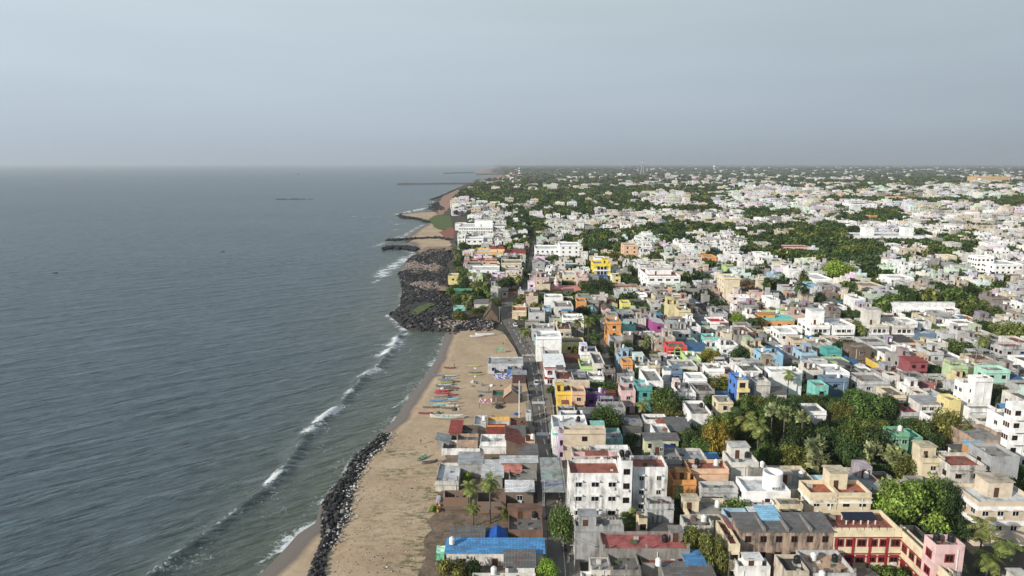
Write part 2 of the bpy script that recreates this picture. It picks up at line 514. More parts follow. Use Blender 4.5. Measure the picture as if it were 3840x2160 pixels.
def np_mesh(name, verts, faces, mats, midx=None, col=None, attrs=None):
 """verts (n,3) array, faces (m,4) or (m,3) array"""
 me = bpy.data.meshes.new(name)
 verts = np.asarray(verts, dtype=np.float32); faces = np.asarray(faces, dtype=np.int32)
 k = faces.shape[1]
 me.vertices.add(len(verts)); me.vertices.foreach_set('co', verts.ravel())
 me.loops.add(faces.size); me.loops.foreach_set('vertex_index', faces.ravel())
 me.polygons.add(len(faces))
 me.polygons.foreach_set('loop_start', np.arange(0, faces.size, k, dtype=np.int32))
 try:
  me.polygons.foreach_set('loop_total', np.full(len(faces), k, dtype=np.int32))
 except Exception:
  pass
 for m in mats:
  me.materials.append(MATS[m])
 me.polygons.foreach_set('use_smooth', [False] * len(faces))
 if midx is not None:
  me.polygons.foreach_set('material_index', np.asarray(midx, dtype=np.int32))
 if col is not None:
  a = me.color_attributes.new('Col', 'FLOAT_COLOR', 'POINT')
  c4 = np.ones((len(verts), 4), dtype=np.float32); c4[:, :3] = col
  a.data.foreach_set('color', c4.ravel())
 for nm, arr in (attrs or {}).items():
  a = me.attributes.new(nm, 'FLOAT', 'POINT')
  a.data.foreach_set('value', np.asarray(arr, dtype=np.float32))
 me.update(calc_edges=True)
 return me
# ------------------------------------------------------------------ coast and land
COAST_PX = [(967, 2160), (1049, 2080), (1120, 2000), (1184, 1960), (1198, 1900), (1235, 1850), (1280, 1800), (1302, 1760), (1328, 1720), (1373, 1680),
   (1412, 1645), (1440, 1612), (1478, 1575), (1508, 1530), (1540, 1480), (1574, 1440), (1608, 1390), (1635, 1350), (1655, 1300), (1664, 1262), (1672, 1247)]
HEAD_PX = [(1620, 1244), (1570, 1240), (1525, 1236), (1490, 1207), (1458, 1182), (1480, 1166), (1500, 1152), (1505, 1120), (1510, 1080), (1503, 1050), (1493, 1025), (1525, 1005),
           (1522, 985), (1545, 962), (1590, 944)]
FAR_COAST_PX = [(1575, 938), (1520, 906), (1512, 898), (1530, 882), (1548, 869), (1578, 852), (1606, 838), (1560, 818), (1500, 810), (1496, 800), (1525, 797),
    (1623, 794), (1610, 782), (1626, 763), (1640, 756), (1617, 749), (1651, 737), (1676, 723), (1720, 704), (1742, 692), (1772, 687), (1784, 673), (1846, 664),
    (1886, 654), (1860, 647), (1800, 645), (1820, 637), (1868, 630), (1852, 625), (1840, 621), (1850, 618.5)]
COAST = [(-55.0, 70.0)] + [P(*p) for p in COAST_PX + HEAD_PX + FAR_COAST_PX]
NEARC = [(-62.0, 40.0), (-55.0, 70.0)] + [P(*p) for p in COAST_PX]
_ny = np.array([p[1] for p in NEARC]); _nx = np.array([p[0] for p in NEARC])
def coast_x(y):
 return np.interp(y, _ny, _nx)

def dist_poly(px, py, pts, close=False):
 """distance of many points to a polyline"""
 d = np.full(px.shape, 1e9)
 q = list(pts) + ([pts[0]] if close else [])
 for (ax, ay), (bx, by) in zip(q[:-1], q[1:]):
  vx, vy = bx - ax, by - ay
  L = vx * vx + vy * vy + 1e-9
  t = np.clip(((px - ax) * vx + (py - ay) * vy) / L, 0, 1)
  d = np.minimum(d, np.hypot(px - ax - t * vx, py - ay - t * vy))
 return d

def in_poly(px, py, pts):
 c = np.zeros(np.shape(px), dtype=bool)
 n = len(pts)
 for i in range(n):
  (x1, y1), (x2, y2) = pts[i], pts[i - 1]
  cond = ((y1 > py) != (y2 > py))
  with np.errstate(divide='ignore', invalid='ignore'):
   xi = (x2 - x1) * (py - y1) / (y2 - y1 + 1e-12) + x1
  c ^= cond & (px < xi)
 return c

def struct(name, me, loc=(0, 0, 0), kind='structure', **kw):
 o = obj(name, me, None, loc, **kw)
 o['kind'] = kind
 return o

def ragged(pts, amp, step=2.0):
 out_ = []
 for (ax, ay), (bx, by) in zip(pts, pts[1:] + pts[:1]):
  n = max(1, int(math.hypot(bx - ax, by - ay) / step))
  for k in range(n):
   x, y = ax + (bx - ax) * k / n, ay + (by - ay) * k / n
   out_.append((x + amp * mnoise.noise((x * .35, y * .35, 2)), y + amp * mnoise.noise((x * .35, y * .35, 8))))
 return out_

def poly_sheet(name, pts, z, mat, kind='structure'):
 bm = bmesh.new()
 vs = [bm.verts.new((x, y, z)) for x, y in pts]
 f = bm.faces.new(vs)
 bm.normal_update()
 if f.normal.z < 0:
  f.normal_flip()
 bmesh.ops.triangulate(bm, faces=[f])
 me = bpy.data.meshes.new(name)
 bm.to_mesh(me); bm.free()
 me.materials.append(MATS[mat])
 return struct(name, me, kind=kind)

LAND = [(16, 60)] + [P(*p) for p in ((2035, 2160), (2000, 1900), (1985, 1700), (1960, 1480), (1930, 1330), (1880, 1262), (1700, 1245))] + \
       [P(*p) for p in HEAD_PX + FAR_COAST_PX] + [(60000, 60000), (60000, 60)]
poly_sheet('ground', LAND, 0.12, 'ground')

# sand of the near beach: a grid from under the water to the road
rows = np.concatenate([np.linspace(45, 120, 26), np.linspace(122, 306, 130)])
sx, sy, sz, wet, veg = [], [], [], [], []
NC = 90
def city_x(y):
 ys, xs = zip(*[(40, 14), (114, 12)] + [(P(u, v)[1], P(u, v)[0]) for u, v in ((2030, 1900), (2010, 1700), (1985, 1500), (1960, 1380), (1930, 1310), (1890, 1250), (1845, 1236))])
 return np.interp(y, ys, xs)
for y in rows:
 xa, xb = coast_x(y) - 9, city_x(y)
 t = np.linspace(0, 1, NC) ** 1.25
 x = xa + (xb - xa) * t
 sx.append(x); sy.append(np.full(NC, y))
sx, sy = np.array(sx), np.array(sy)
dshore = np.where(sx < coast_x(sy), -1, 1) * dist_poly(sx, sy, NEARC)
hz = np.array([[mnoise.noise((a * 0.09, b * 0.09, 0)) * 0.16 + mnoise.noise((a * 0.35, b * 0.35, 3)) * 0.05 for a, b in zip(r1, r2)] for r1, r2 in zip(sx, sy)])
sz = np.clip(dshore * 0.07, -0.7, 0.42) + hz * np.clip(dshore / 6, 0, 1)
wet = np.clip(1.0 - (dshore - 1.0 + hz * 6) / 4.2, 0, 1)
veg = np.zeros_like(sx)
for u, v, ru, rv, s in ((1500, 1703, 70, 16, 1.5), (1560, 1775, 110, 22, .8), (1470, 1790, 50, 25, .7), (1520, 1900, 110, 40, .55), (1560, 1950, 80, 30, .7), (1625, 1870, 28, 50, 1.6), (1600, 2040, 40, 70, 1.3),
      (1560, 2085, 90, 30, .8), (1500, 2140, 90, 20, .8), (1440, 2010, 120, 25, .5), (1620, 2140, 50, 40, 1.4), (1690, 1700, 40, 8, .8), (1640, 1960, 40, 60, 1.0), (1600, 1830, 60, 14, .8), (1400, 1950, 40, 40, .7), (1520, 2040, 50, 12, .9), (1590, 2130, 60, 14, 1.0), (1460, 2120, 40, 10, .7), (1380, 2060, 50, 14, .5)):
 cx, cy = P(u, v)
 rx = abs(P(u + ru, v)[0] - cx); ry = abs(P(u, v - rv)[1] - cy)
 veg += s * np.exp(-((sx - cx) / rx) ** 2 - ((sy - cy) / ry) ** 2)
nr = len(rows)
idx = np.arange(nr * NC).reshape(nr, NC)
fc = np.stack([idx[:-1, :-1], idx[:-1, 1:], idx[1:, 1:], idx[1:, :-1]], -1).reshape(-1, 4)
struct('beach', np_mesh('beach', np.stack([sx, sy, sz], -1).reshape(-1, 3), fc, ['sand'], attrs=dict(wet=wet.ravel(), veg=np.clip(veg, 0, 1.2).ravel())))

def sand_patch(name, px, wetline=None, z=0.2, mat='sand'):
 pts = ragged([P(*p) for p in px], 2.2 if P(*px[0])[1] < 400 else 5, 2 if P(*px[0])[1] < 400 else 9)
 bm = bmesh.new()
 f = bm.faces.new([bm.verts.new((x, y, z)) for x, y in pts])
 bm.normal_update()
 if f.normal.z < 0:
  f.normal_flip()
 bmesh.ops.triangulate(bm, faces=[f])
 bmesh.ops.subdivide_edges(bm, edges=bm.edges[:], cuts=2, use_grid_fill=True)
 me = bpy.data.meshes.new(name)
 bm.to_mesh(me); bm.free()
 me.materials.append(MATS[mat])
 if mat == 'sand':
  co = np.empty(len(me.vertices) * 3); me.vertices.foreach_get('co', co); co = co.reshape(-1, 3)
  d = dist_poly(co[:, 0], co[:, 1], [P(*p) for p in wetline]) if wetline else np.full(len(co), 99.)
  for nm, arr in (('wet', np.clip(1 - d / 9, 0, 1)), ('veg', np.zeros(len(co)))):
   a = me.attributes.new(nm, 'FLOAT', 'POINT'); a.data.foreach_set('value', arr.astype(np.float32))
 return struct(name, me)

# far beaches, red earth bank, promenade, meadows on the shore
sand_patch('cove_beach', [(1510, 898), (1528, 882), (1546, 869), (1576, 852), (1604, 838), (1625, 836), (1640, 850), (1660, 873), (1668, 890), (1640, 896), (1560, 893)], [(1500, 896), (1546, 868), (1606, 836)], z=.30)
sand_patch('cove_beach', [(1520, 912), (1560, 897), (1640, 893), (1690, 906), (1690, 925), (1640, 940), (1590, 936), (1540, 928)], [(1520, 910), (1545, 930)], z=.30)
sand_patch('spit_beach', [(1498, 806), (1526, 798), (1622, 795), (1640, 800), (1634, 814), (1608, 826), (1560, 815)], [(1498, 804), (1560, 797), (1624, 793)], z=.32)
sand_patch('promenade', [(1648, 756), (1660, 738), (1690, 722), (1720, 708), (1722, 720), (1700, 735), (1692, 752), (1690, 772), (1675, 790), (1660, 805), (1640, 806), (1645, 785)], z=.34, mat='promenade')
sand_patch('grass_bank', [(1605, 822), (1640, 806), (1690, 812), (1698, 850), (1660, 862), (1632, 856), (1618, 840)], z=.36, mat='meadow')
sand_patch('earth_bank', [(1650, 870), (1672, 857), (1700, 850), (1704, 880), (1702, 895), (1660, 892)], z=.38, mat='red_earth')
sand_patch('earth_square', [(1868, 1150), (1872, 1095), (1960, 1092), (1985, 1108), (1962, 1128), (1925, 1145)], z=.2, mat='red_earth')
sand_patch('dirt_yard', [(1585, 2110), (1605, 1960), (1640, 1900), (1650, 1850), (2010, 1850), (2045, 2110), (2045, 2190), (1560, 2190)], z=.56, mat='dirt')
sand_patch('dirt_plot', [(1640, 1760), (1680, 1690), (1800, 1660), (1990, 1600), (2012, 1700), (2030, 1848), (1660, 1848)], z=.55, mat='dirt')
sand_patch('far_shore', [(1794, 672), (1850, 663), (1890, 654), (1900, 650), (1980, 655), (1940, 662), (1840, 672)], z=.3, mat='promenade')
sand_patch('far_sandbar', [(1776, 650), (1790, 645), (1826, 637), (1850, 638), (1836, 646), (1880, 650)], z=.3, mat='promenade')

# ------------------------------------------------------------------ sea
vr = np.concatenate([np.linspace(2330, 900, 520), np.linspace(897, 640, 120), np.array([634, 628, 623, 619, 616.5, 615, 614.3])])
ur = np.concatenate([np.linspace(-500, 500, 150), np.linspace(505, 1720, 400), np.linspace(1725, 1960, 24)])
UU, VV = np.meshgrid(ur, vr)
a_, b_ = (UU - W / 2) / F, (HH / 2 - VV) / F
tt = -CAMZ / (-SP + b_ * CP)
X, Y = a_ * tt, (CP + b_ * SP) * tt
dcoast = dist_poly(X, Y, COAST[:60])
inland = in_poly(X, Y, COAST + [(60000, 60000), (60000, 60), (10, 60)])
sd = np.where(inland, -dcoast, dcoast)
shallow = np.clip(np.exp(-np.clip(sd, 0, None) / 30.0), 0, 1)
near_b = np.clip((X + 130 + (Y - 115) * 0.1) / 90, 0, 1) * (Y < 330)
shallow = np.maximum(shallow, np.clip(np.exp(-np.clip(sd, 0, None) / 55.0), 0, 1) * near_b)
foam = np.zeros_like(X)
zz = np.zeros_like(X)
def breaker(px, wid, strength, ridge=0.0):
 global foam, zz
 pts = [P(*p) for p in px]
 d = dist_poly(X, Y, pts)
 foam = np.maximum(foam, strength * np.exp(-(d / wid) ** 2))
 if ridge:
  zz = zz + ridge * np.exp(-(d / 1.9) ** 2)
RID = [(560, 2170), (640, 2110), (760, 2022), (850, 1955), (960, 1870), (1040, 1795), (1090, 1735), (1140, 1650), (1210, 1575), (1270, 1528), (1310, 1480), (1365, 1412), (1420, 1372), (1470, 1310), (1495, 1260)]
d_r = dist_poly(X, Y, [P(*p) for p in RID])
zz += 1.15 * np.exp(-(d_r / 2.0) ** 2)
foam = np.maximum(foam, 0.42 * np.exp(-(d_r / 0.8) ** 2))
breaker([(640, 2108), (760, 2022), (835, 1966)], 0.7, 0.55)
breaker([(993, 1838), (1010, 1815)], 1.3, 0.95)
breaker([(1020, 1806), (1045, 1782)], 1.6, 1.0)
breaker([(1155, 1622), (1190, 1597), (1232, 1560), (1275, 1528)], 2.7, 1.0)
breaker([(1305, 1484), (1318, 1474)], 1.3, 0.8)
breaker([(1366, 1415), (1412, 1388)], 2.6, 0.95)
breaker([(1440, 1332), (1470, 1300), (1492, 1276)], 4.0, 1.0)
breaker([(1412, 1292), (1450, 1292), (1488, 1272)], 1.8, 0.8)
breaker([(1462, 1182), (1478, 1200), (1502, 1222), (1518, 1238), (1512, 1256)], 3.2, 0.95)
breaker([(1488, 1172), (1502, 1150), (1508, 1110), (1512, 1080)], 2.6, 0.55)
breaker([(1425, 1036), (1455, 1010), (1500, 985), (1535, 962)], 6.5, 0.95)
breaker([(1405, 1060), (1432, 1040)], 2.5, 0.7)
breaker([(1548, 958), (1552, 948), (1530, 940)], 5, 0.7)
breaker([(1400, 925), (1440, 912), (1470, 898), (1500, 886)], 5, 0.6)
breaker([(1500, 894), (1530, 876), (1560, 858), (1590, 842)], 5, 0.7)
breaker([(1475, 842), (1525, 838)], 4, 0.8); breaker([(1480, 862), (1492, 860)], 4, 0.85); breaker([(1455, 832), (1520, 832)], 2.5, 0.5)
breaker([(1290, 812), (1340, 813), (1420, 813), (1470, 809), (1498, 806)], 2.5, 0.55)
breaker([(1496, 803), (1540, 793), (1580, 784), (1618, 778)], 9, 0.95)
breaker([(1612, 782), (1620, 768), (1626, 755)], 6, 0.6); breaker([(1640, 738), (1676, 722), (1712, 706)], 6, 0.55)
breaker([(1720, 699), (1740, 694)], 7, 0.6)
breaker([(1780, 646), (1822, 638), (1836, 634)], 40, 0.7)
# swash along the beach
d_n = dist_poly(X, Y, NEARC)
foam = np.maximum(foam, 0.55 * np.exp(-(d_n / 0.9) ** 2))
foam = np.maximum(foam, 0.24 * np.exp(-(np.abs(sd - 2.0) / 2.2) ** 2) * (Y < 300) * (sd > -1))
breaker([(1010, 2105), (1110, 2010), (1180, 1960), (1215, 1925), (1215, 1885)], 3.0, 0.62)
breaker([(1225, 1860), (1290, 1790), (1330, 1720)], 1.8, 0.55)
breaker([(1440, 1545), (1500, 1515), (1560, 1455)], 1.0, 0.6); breaker([(1615, 1372), (1645, 1330), (1658, 1290)], 2.2, 0.62)
# fading foam streaks behind the breakers
foam = np.maximum(foam, 0.16 * np.exp(-((sd - 14) / 12) ** 2) * (Y < 420))
lump = sum(np.sin(X * a + Y * b + c) for a, b, c in ((.31, .17, 0), (-.22, .41, 2), (.55, -.37, 4), (.83, .61, 1), (-.9, .5, 5))) / 5
foam = foam * np.clip(0.82 + 0.9 * lump, 0.12, 1.25)
swell = 0.22 * np.sin((-0.545 * X + 0.838 * Y) * 0.42 + 1.4 * np.sin(X * 0.021 + Y * 0.013)) * np.clip(sd / 25, 0, 1) * np.clip((900 - Y) / 400, 0, 1)
zz = zz * np.clip(sd / 6, 0, 1) + swell
zz = np.where(sd < -3, -1.2, zz)
nr, nc = X.shape
idx = np.arange(nr * nc).reshape(nr, nc)
fc = np.stack([idx[:-1, :-1], idx[:-1, 1:], idx[1:, 1:], idx[1:, :-1]], -1).reshape(-1, 4)
me = np_mesh('sea', np.stack([X, Y, zz], -1).reshape(-1, 3), fc, ['sea'], attrs=dict(shallow=shallow.ravel(), foam=foam.ravel()))
me.polygons.foreach_set('use_smooth', [True] * len(me.polygons))
struct('sea', me)
# open water beyond the sides
poly_sheet('ocean', [(-60000, -2000), (-30, -2000), (-30, 60), (-100, 60), (-2000, 2000), (-60000, 60000)], -0.9, 'sea')

# ------------------------------------------------------------------ road
ROAD = [(2062, 2140, 2300), (2053, 2133, 2150), (2050, 2118, 1990), (2040, 2108, 1850), (2022, 2088, 1715), (2007, 2060, 1635), (1991, 2047, 1517), (1976, 2035, 1432),
  (1955, 2012, 1340), (1915, 1962, 1262), (1880, 1928, 1205), (1872, 1915, 1160), (1880, 1928, 1135), (1925, 1962, 1112), (1958, 1984, 1085), (1968, 1990, 1050), (1978, 1996, 1000), (1988, 2004, 950), (1994, 2008, 905)]
RL = [P(a, v) for a, b, v in ROAD]; RR = [P(b, v) for a, b, v in ROAD]
def strip(name, A, B, z, mat, kind='structure', sub=6):
 v, f = [], []
 A2, B2 = [], []
 for i in range(len(A) - 1):
  for k in range(sub):
   t = k / sub
   A2.append((A[i][0] * (1 - t) + A[i + 1][0] * t, A[i][1] * (1 - t) + A[i + 1][1] * t))
   B2.append((B[i][0] * (1 - t) + B[i + 1][0] * t, B[i][1] * (1 - t) + B[i + 1][1] * t))
 A2.append(A[-1]); B2.append(B[-1])
 for a, b in zip(A2, B2):
  v += [(*a, z), (*b, z)]
 f = [(2 * i, 2 * i + 1, 2 * i + 3, 2 * i + 2) for i in range(len(A2) - 1)]
 return struct(name, np_mesh(name, v, f, [mat]), kind=kind)
off = lambda pts, d: [(x + d, y) for x, y in pts]
strip('road', RL, RR, 0.62, 'asphalt')
def kerb(name, A, B):
 mb = MB()
 for (a, b), (c, d) in zip(zip(A[:-1], B[:-1]), zip(A[1:], B[1:])):
  mb.face([(*a, .76), (*b, .76), (*d, .76), (*c, .76)])
  mb.face([(*a, .3), (*a, .76), (*c, .76), (*c, .3)])
  mb.face([(*b, .3), (*d, .3), (*d, .76), (*b, .76)])
 struct(name, mb.mesh(name, ['pavement']))
kerb('pavement', RR[:10], off(RR[:10], 2.2))
kerb('pavement', off(RL[1:7], -1.6), RL[1:7])
def lerp_pts(A, t):
 i = min(int(t), len(A) - 2); k = t - i
 return (A[i][0] * (1 - k) + A[i + 1][0] * k, A[i][1] * (1 - k) + A[i + 1][1] * k)
mb = MB()
MID = [((a[0] + b[0]) / 2, (a[1] + b[1]) / 2) for a, b in zip(RL, RR)]
for i in range(4, 10):
 L = math.dist(MID[i], MID[i + 1]); n = max(1, int(L / 6))
 for k in range(n):
  a, b = lerp_pts(MID, i + k / n), lerp_pts(MID, i + (k + 0.5) / n)
  mb.face([(a[0] - .12, a[1], .63), (a[0] + .12, a[1], .63), (b[0] + .12, b[1], .63), (b[0] - .12, b[1], .63)])
for i in range(0, 9):
 a, b = RR[i], RR[i + 1]
 mb.face([(a[0] - .75, a[1], .63), (a[0] - .6, a[1], .63), (b[0] - .6, b[1], .63), (b[0] - .75, b[1], .63)])
for v in (1517, 1635, 1338):
 (x0, y0) = P(np.interp(v, [1340, 1432, 1517, 1635], [1955, 1976, 1991, 2007]) + 4, v); x1 = P(np.interp(v, [1340, 1432, 1517, 1635], [2012, 2035, 2047, 2060]) - 4, v)[0]
 n = 9
 for k in range(n):
  xa = x0 + (x1 - x0) * k / n
  mb.face([(xa, y0 - 1.1, .632), (xa + .42, y0 - 1.1, .632), (xa + .42, y0 + 1.1, .632), (xa, y0 + 1.1, .632)])
struct('road_markings', mb.mesh('road_markings', ['marking']))
# side lane between the houses
LANE = [(2300, 2345, 1440), (2262, 2300, 1385), (2256, 2282, 1330), (2252, 2270, 1285), (2250, 2262, 1240)]
strip('lane', [P(a, v) for a, b, v in LANE], [P(b, v) for a, b, v in LANE], 0.2, 'asphalt')

# ------------------------------------------------------------------ rocks
def rock_arrays(seed, n=16):
 r = random.Random(seed)
 bm = bmesh.new()
 for _ in range(n):
  v = Vector((r.gauss(0, 1), r.gauss(0, 1), r.gauss(0, 1))).normalized()
  bm.verts.new(Vector((v.x * 0.62, v.y * 0.5, v.z * 0.42)) * r.uniform(0.85, 1.15))
 res = bmesh.ops.convex_hull(bm, input=bm.verts[:])
 bmesh.ops.delete(bm, geom=[g for g in res['geom_interior'] if isinstance(g, bmesh.types.BMVert)], context='VERTS')
 bmesh.ops.triangulate(bm, faces=bm.faces[:])
 bm.verts.index_update()
 V = np.array([v.co[:] for v in bm.verts]); Fc = np.array([[v.index for v in f.verts] for f in bm.faces])
 bm.free()
 return V, Fc
ROCKS = [rock_arrays(s) for s in range(8)]
def rock_field(name, pts, sizes, cols):
 """uncountable rubble as one mesh"""
 VV_, FF_, CC_ = [], [], []
 base = 0
 for (x, y, z), s, c in zip(pts, sizes, cols):
  V, Fc = ROCKS[R.randrange(8)]
  m = np.array(Matrix.Rotation(R.uniform(0, 6.3), 3, 'Z') @ Matrix.Rotation(R.uniform(-.9, .9), 3, 'X'))
  v = (V * s * np.array([R.uniform(.8, 1.3), 1, R.uniform(.8, 1.2)])) @ m.T + np.array([x, y, z])
  VV_.append(v); FF_.append(Fc + base); CC_.append(np.tile(c, (len(v), 1))); base += len(v)
 return struct(name, np_mesh(name, np.concatenate(VV_), np.concatenate(FF_), ['far_rock'], col=np.concatenate(CC_)), kind='stuff')
rock_me = [np_mesh('boulder', V, Fc, ['rock']) for V, Fc in ROCKS]
def tint(a, b, t):
 k = R.uniform(a, b)
 return tuple(k * q for q in t)
BLACK = lambda: tint(.012, .05, (1.0, 1.0, 1.05))
GREYR = lambda: tint(.10, .22, (1.05, 0.98, 0.88))
BAND = [(2180, 1140, 1215), (2160, 1150, 1217), (2080, 1186, 1228), (2040, 1198, 1262), (2000, 1202, 1273), (1960, 1200, 1306), (1900, 1198, 1318), (1850, 1232, 1325), (1800, 1277, 1340), (1760, 1299, 1366),
  (1720, 1325, 1388), (1680, 1370, 1433), (1645, 1415, 1459)]
BAND = [(v, a + (b - a) * .1, b - (b - a) * .08) for v, a, b in BAND]
bv = np.array([b[0] for b in BAND][::-1]); bl = np.array([b[1] for b in BAND][::-1]); br_ = np.array([b[2] for b in BAND][::-1])
placed = []
tries = 0
while len(placed) < 292 and tries < 60000:
 tries += 1
 y = R.uniform(P(0, 2180)[1], P(0, 1642)[1])
 v = PROJ(0, y, 0)[1]
 t = R.betavariate(1.25, 1.25)
 u = np.interp(v, bv, bl) + t * (np.interp(v, bv, br_) - np.interp(v, bv, bl))
 x = P(u, v)[0]
 s = R.uniform(.7, 1.55)
 if any(abs(x - a) < 2 and abs(y - b) < 2 and math.hypot(x - a, y - b) < 0.47 * (s + q) * (0.72 if len(placed) > 190 else 1.0) for a, b, q in placed):
  continue
 placed.append((x, y, s))
 h = 0.15 + 0.6 * (1 - abs(2 * t - 1)) + (0.45 if len(placed) > 190 else 0)
 o = obj('boulder', R.choice(rock_me), None, (x, y, h), R.uniform(0, 6.3), (*(BLACK() if R.random() < 0.93 else GREYR()), 1))
 o.rotation_euler = (R.uniform(-.5, .5), R.uniform(-.5, .5), R.uniform(0, 6.3))
 o.scale = (s, s, s * R.uniform(.8, 1.2))
 tag(o, 'black angular boulder in the sea wall along the sandy beach', 'boulder', 'boulders of the sea wall beside the beach')
# smaller stones and pale debris between the boulders
pts, sz_, cl_ = [], [], []
for _ in range(1500):
 y = R.uniform(P(0, 2180)[1], P(0, 1630)[1]); v = PROJ(0, y, 0)[1]
 u = np.interp(v, bv, bl) + R.uniform(-.05, 1.12) * (np.interp(v, bv, br_) - np.interp(v, bv, bl))
 x = P(u, v)[0]
 s = R.uniform(.3, .8)
 pts.append((x, y, R.uniform(.2, .6))); sz_.append(s); cl_.append(BLACK() if R.random() < .8 else GREYR())
for _ in range(260):
 y = R.uniform(P(0, 2060)[1], P(0, 1630)[1]); v = PROJ(0, y, 0)[1]
 x = P(np.interp(v, bv, br_), v)[0] + R.gauss(0, .9)
 pts.append((x, y, R.uniform(.45, .9))); sz_.append(R.uniform(.25, .6)); c = R.uniform(.3, .6); cl_.append((c, c * .94, c * .88))
for _ in range(420):          # litter and stones strewn over the sand
 u, v = R.uniform(1250, 1640), R.uniform(1640, 2160)
 x, y = P(u, v)
 if u < np.interp(v, bv, br_):
  continue
 pts.append((x, y, .45)); sz_.append(R.uniform(.12, .3)); cl_.append(R.choice([(.5, .48, .45), (.08, .07, .06), (.25, .16, .1)]))
rock_field('rubble', pts, sz_, cl_)

# headland of black rock: mound with thousands of boulders
HEADP = [P(*p) for p in [(1700, 1244), (1672, 1247)] + HEAD_PX + [(1640, 940), (1690, 925), (1700, 965), (1672, 990), (1690, 1040), (1682, 1080), (1692, 1150), (1694, 1210)]]
hx = np.array([p[0] for p in HEADP]); hy = np.array([p[1] for p in HEADP])
gx, gy = np.meshgrid(np.linspace(hx.min() - 3, hx.max() + 3, 90), np.linspace(hy.min() - 3, hy.max() + 3, 130))
inside = in_poly(gx, gy, HEADP)
dh = dist_poly(gx, gy, HEADP, True)
gz = np.where(inside, np.clip(dh * 0.30, 0, 2.0), -dh * 0.35) + 0.1
def head_z(x, y):
 q = np.array([x]), np.array([y])
 return float(np.clip(dist_poly(q[0], q[1], HEADP, True)[0] * 0.30, 0, 2.0))
ih = np.arange(gx.size).reshape(gx.shape)
fh = np.stack([ih[:-1, :-1], ih[:-1, 1:], ih[1:, 1:], ih[1:, :-1]], -1).reshape(-1, 4)
colh = np.tile((.05, .047, .045), (gx.size, 1))
struct('headland', np_mesh('headland', np.stack([gx, gy, gz], -1).reshape(-1, 3), fh, ['far_rock'], col=colh))
pts, sz_, cl_ = [], [], []
PALE = [((1535, 1000, 60, 18)), ((1625, 1010, 45, 14)), ((1600, 1075, 60, 12)), ((1655, 1080, 40, 8)), ((1700, 1215, 70, 22)), ((1620, 920, 60, 12))]
n = 0
while n < 5200:
 x, y = R.uniform(hx.min(), hx.max()), R.uniform(hy.min(), hy.max())
 if not in_poly(np.array([x]), np.array([y]), HEADP)[0]:
  continue
 u, v = PROJ(x, y, 1)
 edge = float(dist_poly(np.array([x]), np.array([y]), [P(*p) for p in HEAD_PX])[0])
 pale = any(((u - a) / c) ** 2 + ((v - b) / d) ** 2 < 1 for a, b, c, d in PALE)
 s = R.uniform(.9, 2.0) if edge < 22 else R.uniform(.6, 1.4)
 c = (lambda k: (k, k * .8, k * .68))(R.uniform(.14, .34)) if pale and R.random() < .8 else ((BLACK() if edge < 20 or R.random() < .45 else tint(.05, .11, (1.08, .97, .86))) if R.random() < .94 else (.15, .14, .125))
 if ((u - 1580) / 62) ** 2 + ((v - 1160) / 22) ** 2 < 1 and R.random() < .93:
  n += 1; continue
 pts.append((x, y, head_z(x, y) + R.uniform(-.1, .5))); sz_.append(s); cl_.append(c); n += 1
def groyne(px, wid, n, hgt=1.6):
 g = [P(*p) for p in px]
 for _ in range(n):
  t = R.uniform(0, len(g) - 1.001)
  x, y = lerp_pts(g, t)
  o_ = R.gauss(0, 1)
  pts.append((x + o_ * wid * .3, y + R.gauss(0, 1) * wid, max(.1, hgt - abs(o_) * .8))); sz_.append(R.uniform(1.2, 2.8)); cl_.append(BLACK())
groyne([(1440, 933), (1480, 930), (1530, 932), (1565, 940)], 4.5, 420)
groyne([(1452, 902), (1500, 900), (1560, 896), (1640, 893), (1690, 900)], 3, 300, 1.2)
groyne([(1498, 808), (1510, 818), (1560, 820), (1608, 836)], 5, 260, 1.5)
groyne([(1615, 785), (1628, 764), (1640, 775), (1650, 790)], 14, 260, 2)
groyne([(1618, 750), (1650, 738), (1690, 720), (1720, 706)], 9, 260, 2)
groyne([(1700, 1235), (1760, 1226), (1810, 1220), (1850, 1226)], 4, 300, 1.0)
rock_field('rock_rubble', pts, sz_, cl_)
# grass patch on the headland
gp = [P(u, v, 2.3) for u, v in ((1536, 1178), (1545, 1165), (1580, 1146), (1620, 1138), (1632, 1145), (1600, 1160), (1578, 1178), (1555, 1183))]
poly_sheet('grass', ragged(gp, 2.0), 2.62, 'meadow', kind='stuff')
for k_, px_ in enumerate(([(1540, 1022), (1556, 1004), (1640, 996), (1652, 1008), (1610, 1020), (1570, 1026)], [(1575, 1082), (1610, 1072), (1690, 1078), (1690, 1090), (1620, 1092)], [(1565, 944), (1600, 925), (1690, 925), (1694, 938), (1640, 945), (1600, 955), (1575, 962)])):
 poly_sheet('sandy_patch', ragged([P(u, v, 2.4) for u, v in px_], 4), 2.5 + .02 * k_, 'earth_pale')
# pale collapsed stones by the beach end
pts, sz_, cl_ = [], [], []
for _ in range(420):
 u, v = R.uniform(1670, 1850), R.gauss(1225, 9)
 x, y = P(u, v)
 k = R.uniform(.16, .4)
 pts.append((x, y, R.uniform(.5, 1.3))); sz_.append(R.uniform(.5, 1.3)); cl_.append((k, k * .82, k * .72))
rock_field('stone_rubble', pts, sz_, cl_)
